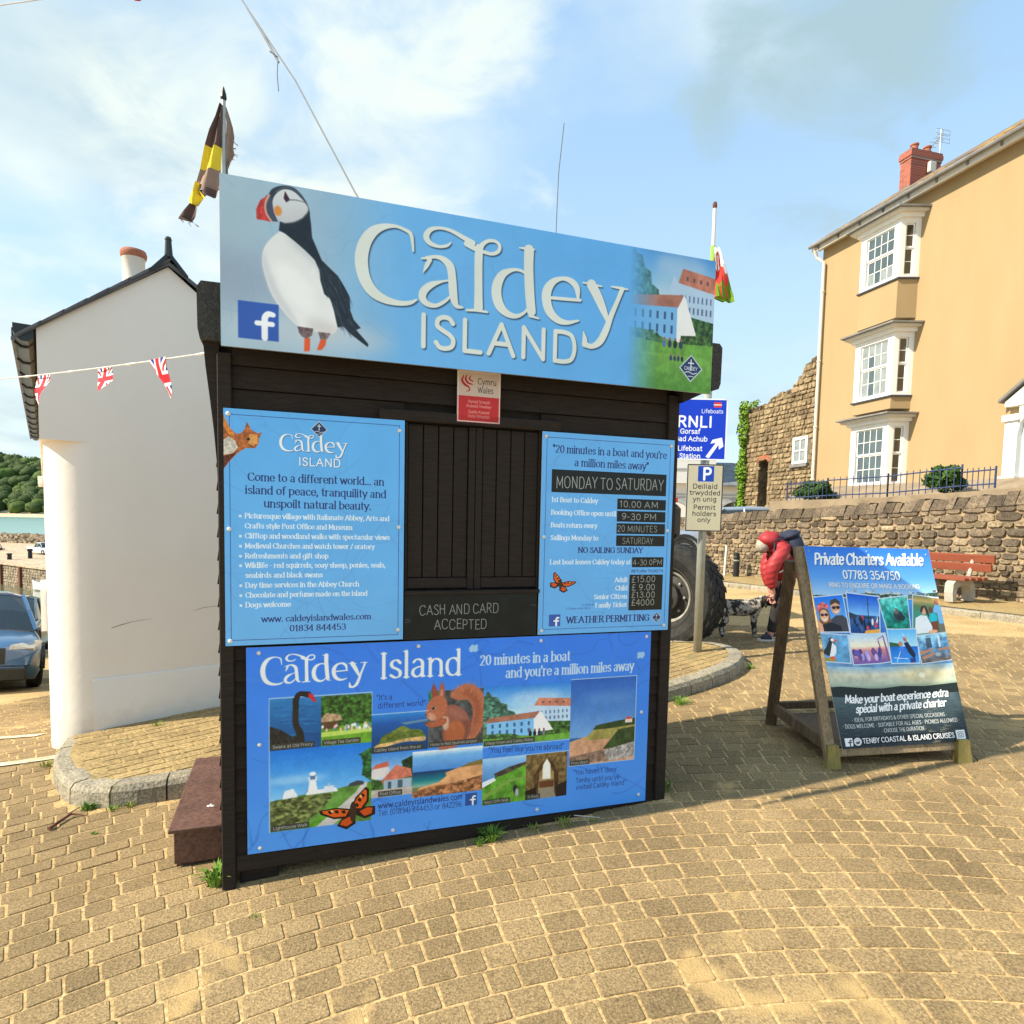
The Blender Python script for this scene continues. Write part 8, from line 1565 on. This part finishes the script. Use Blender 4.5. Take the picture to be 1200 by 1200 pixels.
mb.build('strap', 'navy', bp_, smooth=True); mb = MB(); mb.tube([BT @ Vector((.192, -.06, .30)), BT @ Vector((.20, -.06, .08))], .013, 5); mb.tube([BT @ Vector(p) for p in ((.03, -.165, .03), (-.10, -.19, .0), (-.22, -.17, -.01))], .010, 5); mb.build('buckle_strap', 'cream', bp_)
# dog
DO = Vector((2.73, 7.72, ground_z(2.75, 7.7)))
dog = thing('dog', 'black and white speckled spaniel standing side on between the tractor wheel and the person', 'dog', DO)
JD = [((-.17, 0, .36), .115), ((-.06, 0, .365), .118), ((.08, 0, .355), .125), ((.18, 0, .37), .118), ((.25, 0, .43), .078), ((.30, -.01, .455), .080), ((.36, -.02, .43), .046), ((.40, -.025, .415), .034),
      ((-.20, -.055, .30), (0.064, 0.073)), ((-.165, -.06, .21), 0.046), ((-.235, -.06, .13), 0.028), ((-.220, -.06, .035), 0.027), ((-.185, -.062, .018), 0.028),
      ((-.19, .055, .30), (0.064, 0.073)), ((-.13, .06, .21), 0.046), ((-.19, .06, .13), 0.028), ((-.165, .06, .035), 0.027), ((-.13, .062, .018), 0.028),
      ((.17, -.055, .30), 0.054), ((.155, -.06, .18), 0.035), ((.175, -.06, .10), 0.027), ((.175, -.06, .03), 0.027), ((.20, -.062, .018), 0.029),
      ((.19, .055, .30), 0.054), ((.215, .06, .18), 0.035), ((.205, .06, .10), 0.027), ((.215, .06, .03), 0.027), ((.245, .062, .018), 0.029),
      ((-.235, 0, .425), 0.033), ((-.275, 0, .435), 0.014)]
ED = [(0, 1), (1, 2), (2, 3), (3, 4), (4, 5), (5, 6), (6, 7), (0, 8), (8, 9), (9, 10), (10, 11), (11, 12), (0, 13), (13, 14), (14, 15), (15, 16), (16, 17), (3, 18), (18, 19), (19, 20), (20, 21), (21, 22), (3, 23), (23, 24), (24, 25), (25, 26), (26, 27), (0, 28), (28, 29)]
def dmat(c): return 1 if (c.x > .285 or (c.x < -.20 and c.z > .40)) else 0
dg_ = grow('body', JD, ED, ['fur', 'fur_black'], dog, sub=3, mats=dmat, root=1)
for v in dg_.data.vertices:
    if v.co.z > .06: v.co += v.normal*(mnoise.noise(v.co*38)*.008)
for s in (-1, 1): grow('ear', [((.295, s*.05-.01, .485), (.016, .03)), ((.290, s*.075-.01, .43), (.016, .036)), ((.285, s*.075-.01, .37), (.012, .028))], [(0, 1), (1, 2)], 'fur_black', dog)
mb = MB(); mb.ball((.427, -.027, .418), .011, 6); mb.build('nose', 'black_metal', dog); mb = MB(); mb.ball((.345, -.055, .462), .007, 6); mb.ball((.345, .02, .462), .007, 6); mb.build('eye', 'black_metal', dog)
mb = MB(); mb.tube([(.262+.062*math.cos(a)*.5, .064*math.sin(a), .445+.05*math.cos(a)) for a in [2*PI*k/12 for k in range(13)]], .006, 5); mb.build('collar', 'rust', dog)
ldp = [PO+Vector((-.155, -.15, .475)), PO+Vector((-.22, -.16, .52)), PO+Vector((-.28, -.12, .50)), PO+Vector((-.24, -.06, .46)), DO+Vector((.262, -.03, .50))]
mb = MB(); mb.tube(ldp, .008, 6); tag(mb.build('dog_lead', 'black_metal'), 'dark dog lead looping from the bending person\'s hand to the collar', 'lead')

# ------------------------------------------------------------------ bench, bollard, stake
bn = thing('bench', 'park bench with red-brown slats on curved concrete supports, against the stone wall', 'bench', (*wq(0, 0, 0)[:2], 0), math.atan2(WD.y, WD.x))
zb = wbot(.6)+.02; OY = OUT
def bbox_(name, m, x0, x1, o0, o1, z0, z1, b=.006, tilt=0, parent=None):
    mb = MB(); a, c = o0*OY, o1*OY; T = Matrix.Translation((0, (a+c)/2, (z0+z1)/2)) @ Matrix.Rotation(tilt*OY, 4, 'X'); mb.box(x0, x1, -abs(c-a)/2, abs(c-a)/2, -(z1-z0)/2, (z1-z0)/2, T, b=b); return mb.build(name, m, parent or bn)
bbox_('backrest_slat', 'bench_wood', .16, 2.1, .50, .545, zb+.60, zb+.725, tilt=-.16); bbox_('backrest_slat', 'bench_wood', .18, 2.1, .53, .575, zb+.465, zb+.585, tilt=-.16)
for i in range(4): bbox_('seat_slat', 'bench_wood', .20+.03*i, 2.1, .60+i*.105, .60+i*.105+.095, zb+.34-.004*i, zb+.385-.004*i)
for x in (.42, 1.7):
    P = [(.52, 0), (.50, .10), (.52, .22), (.58, .30), (.62, .335), (.98, .335), (1.05, .28), (1.06, .14), (1.04, 0), (.96, 0), (.965, .13), (.94, .22), (.87, .25), (.70, .25), (.64, .20), (.625, .12), (.64, 0)]
    mb = MB(); mb.add([(x+dx, o*OY, zb+z) for dx in (0, .13) for o, z in P], [tuple(range(len(P))), tuple(range(2*len(P)-1, len(P)-1, -1))]+[(i, (i+1) % len(P), len(P)+(i+1) % len(P), len(P)+i) for i in range(len(P))]); mb.build('support', 'concrete', bn)
    mb = MB(); mb.tube([(x+.065, .60*OY, zb+.33), (x+.065, .55*OY, zb+.50), (x+.065, .50*OY, zb+.70)], .03, 6); mb.build('back_bracket', 'concrete', bn)
bz = ground_z(5.18, 14.95)
bo = thing('bollard', 'slim black bollard on the footpath before the stone wall', 'bollard', (5.18, 14.95, bz)); mb = MB(); mb.lathe([(.085, 0), (.08, .06), (.068, .10), (.066, .52), (.078, .54), (.066, .57), (.06, .63), (.03, .66)], 14); mb.build('post', 'black_metal', bo); mb = MB(); mb.lathe([(.072, .46), (.072, .49)], 14); mb.build('band', 'galv', bo)
mb = MB(); mb.tube([(5.02, 15.3, .35), (5.10, 15.45, 1.15)], .028, 6); tag(mb.build('wooden_stake', 'cream'), 'pale thin stake leaning on the wall just left of the black bollard', 'stake')

# ------------------------------------------------------------------ flags, bunting, cables
def flag_m(name, cv, tr=.35):
    m = print_mat(name, cv, .8); return m
fo = Vector((-1.317, 3.0, 3.477)); k_ = .00405
fs = thing('striped_flag', 'tattered brown and yellow striped flag on a pole at the kiosk roof\'s left end', 'flag', fo)
mb = MB(); mb.tube([(0, 0, -.95), (0, 0, -.04)], .009, 8); pl_ = mb.build('pole', 'galv', fs); mb = MB(); mb.lathe([(.008, -.05), (.014, -.035), (.012, -.02), (.002, .012)], 8); mb.build('finial', 'black_metal', pl_)
def fpt(px, py, d=0): return ((px-261.3)*k_, d, -(py-105)*k_)
bands = [('flag_brown', [(259, 261.5, 122), (254, 261, 136), (248, 260, 150), (243, 259, 166)]), ('flag_yellow', [(243, 259, 166), (239.5, 258.5, 178), (236, 258.5, 190)]), ('flag_tan', [(236, 258.5, 190), (231, 258.5, 202), (227, 258, 213)]),
         ('flag_brown', [(235, 258, 211), (232, 257, 216), (239, 256, 220)]), ('flag_yellow', [(230, 236, 205), (225, 237, 215), (222, 243, 222), (225, 236, 229)]), ('flag_brown', [(224, 234, 228), (216, 234, 235), (211, 232, 243), (226, 229, 247)])]
for i, (m, rows) in enumerate(bands):
    mb = MB(); g = []
    for l, r_, y in rows: g.append([fpt(l+(r_-l)*t, y, -.012-.014*math.sin(t*9+y*.05)-.004*(i > 2)) for t in [j/8 for j in range(9)]])
    mb.grid(g); mb.build('cloth', m, fs, smooth=True)
mb = MB(); g = []
for l, r_, y in [(261.5, 262.5, 121), (262, 266, 132), (262, 270, 143), (262, 272.5, 155), (262, 271.5, 165), (262, 273, 174), (262, 269, 180), (262, 264.5, 186), (262, 265, 198), (262, 266, 204)]: g.append([fpt(l+(r_-l)*t, y+random.uniform(-1, 1)*t, .010+.012*math.sin(t*7+y*.06)) for t in [j/6 for j in range(7)]])
mb.grid(g); mb.build('cloth', 'flag_tan', fs, smooth=True)
mb = MB(); rr = random.Random(2)
for px, py in ((273, 160), (272, 166), (273, 172), (271, 178), (214, 243), (222, 246), (229, 247), (212, 240)):
    for _ in range(3): mb.tube([fpt(px-1, py), fpt(px+rr.uniform(0, 4), py+rr.uniform(-1, 4))], .0012, 3)
mb.build('frayed_threads', 'flag_tan', fs)
fo2 = Vector((.9876, 3.4, 3.233)); k2 = .00455
fw_ = thing('red_dragon_flag', 'green and white flag with a red dragon on a white pole, right of the header', 'flag', fo2)
mb = MB(); mb.tube([(0, 0, -.70), (0, 0, -.02)], .0095, 8); pl_ = mb.build('pole', 'pole_white', fw_); mb = MB(); mb.lathe([(.010, -.03), (.012, -.015), (.009, 0), (.002, .004)], 8); mb.build('finial', 'rust', pl_); mb = MB(); mb.tube([(0, 0, -.40), (0, 0, -.215)], .013, 8); mb.build('sleeve', 'pole_green', pl_)
me = bpy.data.meshes.new('cloth'); rowsW = [(0, 5, -50, 0, .02), (0, 9, -57, .0, .02), (0, 14, -68, 0, .02), (0, 18, -80, 0, .02), (-2, 21, -92, 0, .02), (-1, 24, -103, 0, .02), (12, 24.5, -109, 0, .02)]
vs = []; uvs = []
for i, (l, r_, y, _, _) in enumerate(rowsW):
    for j in range(7): t = j/6; vs.append(((l+(r_-l)*t)*k2, -.015-.012*math.sin(t*8+i), y*k2)); uvs.append((.15+.75*t, 1-i/6*.98))
fsx = [(i*7+j, i*7+j+1, (i+1)*7+j+1, (i+1)*7+j) for i in range(6) for j in range(6)]; me.from_pydata(vs, [], fsx); uv = me.uv_layers.new(name='UVMap')
for p in me.polygons:
    for li, vi in zip(p.loop_indices, p.vertices): uv.data[li].uv = uvs[vi]
me.materials.append(flag_m('dragon_cloth', art_welsh())); link('cloth', me, fw_)
# bunting
uj = art_union(); ujm = flag_m('union_cloth', uj)
ba, bb = Vector((-4.35, 4.95, 2.55)), Vector((-1.26, 2.80, 2.295))
def sag(a, b, t, s): p = a.lerp(b, t); p.z -= s*4*t*(1-t); return p
bt_ = thing('bunting', 'string of union flag pennants from the kiosk eaves across the white building', 'bunting')
mb = MB(); mb.tube([sag(ba, bb, i/16, .02) for i in range(17)], .004, 5); mb.build('string', 'string', bt_)
def pennant(a, b, pts, seed=0):
    """pts: (s along the string in m, drop in m) outline; flat cloth with a little curl"""
    d = (b-a).normalized(); n = Vector((-d.y, d.x, 0)); me = bpy.data.meshes.new('pennant'); vs = []; uvs = []; xs_ = [p[0] for p in pts]; x0, x1 = min(xs_), max(xs_); zm = max(p[1] for p in pts)
    m = bmesh.new(); ok = [m.verts.new(a+d*p[0]+Vector((0, 0, -p[1]))+n*.012*math.sin(p[1]*22+seed)) for p in pts]; f = m.faces.new(ok); bmesh.ops.triangulate(m, faces=[f]); bmesh.ops.subdivide_edges(m, edges=m.edges[:], cuts=2, use_grid_fill=True); ul = m.loops.layers.uv.new('UVMap')
    for v in m.verts: q = v.co-a; v.co += n*.010*math.sin(q.z*30+q.x*12+seed)
    for f in m.faces:
        for l in f.loops: q = l.vert.co-a; s_ = q.dot(d); l[ul].uv = ((s_-x0)/(x1-x0)*.9+.05, 1+(q.z+ -0)/(zm*1.05))
    m.to_mesh(me); m.free(); me.materials.append(ujm); return link('pennant', me, bt_)
for t, pts, sd in ((.485, [(0, 0), (.20, -.005), (.12, .10), (.065, .175), (.045, .14)], 1), (.69, [(0, 0), (.19, -.005), (.195, .065), (.09, .12), (.04, .06)], 2), (.852, [(0, 0), (.15, -.008), (.155, .09), (.14, .175), (.11, .14), (.05, .07)], 4)):
    p = sag(ba, bb, t, .02); pennant(p, p+(bb-ba)*.1, pts, sd)
for t in (.44, .60, .78, .95): mb = MB(); p = sag(ba, bb, t, .02); q = sag(ba, bb, t+.035, .02); mb.tube([p, p.lerp(q, .5)+Vector((0, 0, -.002)), q], [.004, .008, .004], 5); mb.build('knot', 'string', bt_)
pa = Vector((-.591, 1.058, .791))*4.6+Vector((0, 0, 1.6))
b2 = thing('upper_bunting', 'red pennant tip of another bunting string, just entering the sky at the top left', 'bunting'); mb = MB(); mb.tube([pa+Vector((-1.4, .3, .14)), pa+Vector((0, 0, .10)), pa+Vector((1.6, -.2, .2))], .004, 5); mb.build('string', 'string', b2)
mb = MB(); mb.add([pa+Vector((-.05, 0, .11)), pa+Vector((.07, -.01, .11)), pa+Vector((.045, -.01, .02)), pa+Vector((-.045, .0, -.006)), pa+Vector((-.01, .01, .0))], [(0, 1, 2, 4, 3)]); mb.build('pennant', 'lamp_red', b2)
A_ = Vector((-1.74, 4.23, 4.78)); B_ = Vector((-.84, 3.43, 3.26)); mb = MB()
mb.tube([A_+(A_-B_)*.5+Vector((0, 0, .03)), A_+Vector((0, 0, .0)), A_.lerp(B_, .5)+Vector((.012, 0, .035)), B_, B_+(B_-A_)*.42+Vector((.02, 0, -.03))], .0042, 5); q = A_.lerp(B_, .36)
mb.tube([q+Vector((0, 0, .02)), q+Vector((-.045, 0, .05))], .0035, 4); mb.tube([q+Vector((.002, 0, .015)), q+Vector((-.003, 0, -.08)), q+Vector((.005, 0, -.17))], .0028, 4); mb.tube([A_.lerp(B_, .05), A_.lerp(B_, .2)+Vector((0, 0, .012)), A_.lerp(B_, .37)], [.004, .008, .006], 5)
tag(mb.build('overhead_cord', 'wire'), 'thin cord with frayed tie ends slanting down from the sky to the kiosk roof', 'cord')
mb = MB(); mb.tube([(.215, 3.9, 2.52), (.216, 3.9, 3.35), (.222, 3.9, 3.62), (.246, 3.9, 3.895)], .0028, 5); tag(mb.build('whip_aerial', 'wire'), 'very thin upright whip aerial rising behind the middle of the header sign', 'aerial')

# ------------------------------------------------------------------ small things on the ground
def tuft(p, n, h, r_, m, label, group, seed, broad=False):
    t = thing('weed', label, 'weed', p, group=group); rr = random.Random(seed); mb = MB()
    for i in range(n):
        a = rr.uniform(0, 6.28); l = h*rr.uniform(.5, 1.1); b = rr.uniform(0, r_*.5); lean = rr.uniform(.2, 1.1); x0, y0 = b*math.cos(a), b*math.sin(a); d = Vector((math.cos(a), math.sin(a), 0)); s = Vector((-d.y, d.x, 0))*(.006 if broad else .0022)
        q0 = Vector((x0, y0, -.005)); q1 = q0+d*l*.35*lean+Vector((0, 0, l*.7)); q2 = q1+d*l*.6*lean+Vector((0, 0, l*.15))
        mb.add([q0-s, q0+s, q1+s*.9, q1-s*.9, q2], [(0, 1, 2, 3), (3, 2, 4)])
    mb.build('leaves', m, t, fix=False)
W_ = [(-0.07,3.01,0.08),(-0.13,2.96,0.08),(0.14,3.09,0.10),(0.29,3.13,0.11),(0.43,3.14,0.12),(0.86,3.48,0.15),(-2.39,3.59,-0.08),(-2.23,3.55,-0.07),(-2.15,3.58,-0.06),(-1.26,2.72,-0.00),(-1.31,2.53,-0.01),(-1.79,3.04,-0.04),(-2.14,3.26,-0.06),(2.30,6.12,0.25),(1.36,5.06,0.18),(-3.15,4.33,-0.13),(-1.76,2.41,-0.04),(-0.98,2.46,0.02),(-1.62,3.38,-0.03),(-2.64,4.78,-0.10)]
T_ = [('bright green grass tuft, largest one at the foot of the kiosk\'s front', 150, .075, .07, 'weed'), ('small green shoots just left of the large grass tuft', 40, .04, .05, 'weed'), ('low yellow-green weed second right of the large grass tuft', 50, .028, .09, 'grass'), ('yellowish weed patch below the right part of the kiosk front', 60, .03, .10, 'grass'), ('tiny yellow-green weed before the kiosk\'s right end', 24, .022, .04, 'grass'), ('dark green grass at the kiosk\'s right corner post', 90, .06, .09, 'weed'),
      ('leafy green weed at the foot of the curved kerb, left side', 60, .05, .08, 'weed'), ('green weed under the middle of the curved kerb', 50, .035, .08, 'weed'), ('yellow-green weed under the right part of the curved kerb', 40, .035, .08, 'grass'), ('bushy green weed growing up the kiosk\'s left corner post', 110, .09, .07, 'weed'), ('flat green moss tuft in a joint below the brown box', 60, .014, .09, 'weed'), ('small moss tuft between setts left of the brown box', 30, .014, .05, 'weed'), ('small green moss tuft in the setts below the kerb', 30, .014, .05, 'weed'),
      ('green weed at the right end of the kerb by the sign post', 50, .06, .07, 'weed'), ('dark green grass clump under the kerb beside the kiosk', 110, .08, .13, 'weed'), ('dry orange-green weed at the white building\'s corner', 60, .04, .10, 'grass'), ('moss tuft in the paving near the lower left', 30, .014, .06, 'weed'), ('moss tuft in the setts below the kiosk\'s left corner', 36, .012, .06, 'weed'), ('little weed right of the curved kerb before the box', 20, .02, .05, 'grass'), ('thin grass where the pavement meets the white wall', 40, .03, .12, 'grass')]
for i, (p, (lab, n, h, r_, m)) in enumerate(zip(W_, T_)):
    z = p[2]+(KERB_H if inside(PAVE_POLY, p[0], p[1]) else 0)
    tuft((p[0], p[1], z), n, h, r_, m, lab, 'weeds in the paving', i, broad=(i == 9 or i == 6))
a, b, c = [(-2.42,3.32,-0.08),(-2.32,3.48,-0.08),(-2.43,3.48,-0.08)]
mb = MB(); mb.tube([Vector(a)+Vector((0, 0, .012)), Vector(c)+Vector((.02, 0, .02)), Vector(b)+Vector((0, 0, .012))], [.010, .007, .003], 6); mb.tube([Vector(c)+Vector((.0, 0, .018)), Vector(c)+Vector((.03, .06, .03))], .003, 4); tag(mb.build('stick', 'twig'), 'reddish brown stick lying on the setts below the kerb', 'stick')
a, b = [(0.31,3.21,0.11),(0.47,3.17,0.12)]
mb = MB(); mb.tube([Vector(a)+Vector((0, 0, .008)), Vector(b)+Vector((0, 0, .006))], [.003, .002], 5); tag(mb.build('straw', 'cream'), 'pale straw lying on the sandy paving before the kiosk', 'straw')
a, b = [(-0.22,3.29,0.07),(0.15,2.92,0.10)]
# painted parking lines on the lane at the left
ln = MB()
for (p, q) in zip([(-5.01,5.68,-0.46),(-3.81,4.31,-0.18)], [(-3.95,5.36,-0.28),(-3.22,4.52,-0.15)]):
    d = Vector(q)-Vector(p); s = Vector((-d.y, d.x, 0)).normalized()*.05; n_ = 10; rows = []
    for i in range(n_+1): c = Vector(p).lerp(Vector(q), i/n_); rows.append([(c.x+s.x*k, c.y+s.y*k, ground_z(c.x+s.x*k, c.y+s.y*k)+.009) for k in (-1, 1)])
    ln.grid(rows)
M['old_line'] = ramp_mat('old_line', [(.4, (.62, .56, .42)), (.6, (.40, .33, .20))], 9, bump=0)
structure(ln.build('parking_lines', 'old_line'))
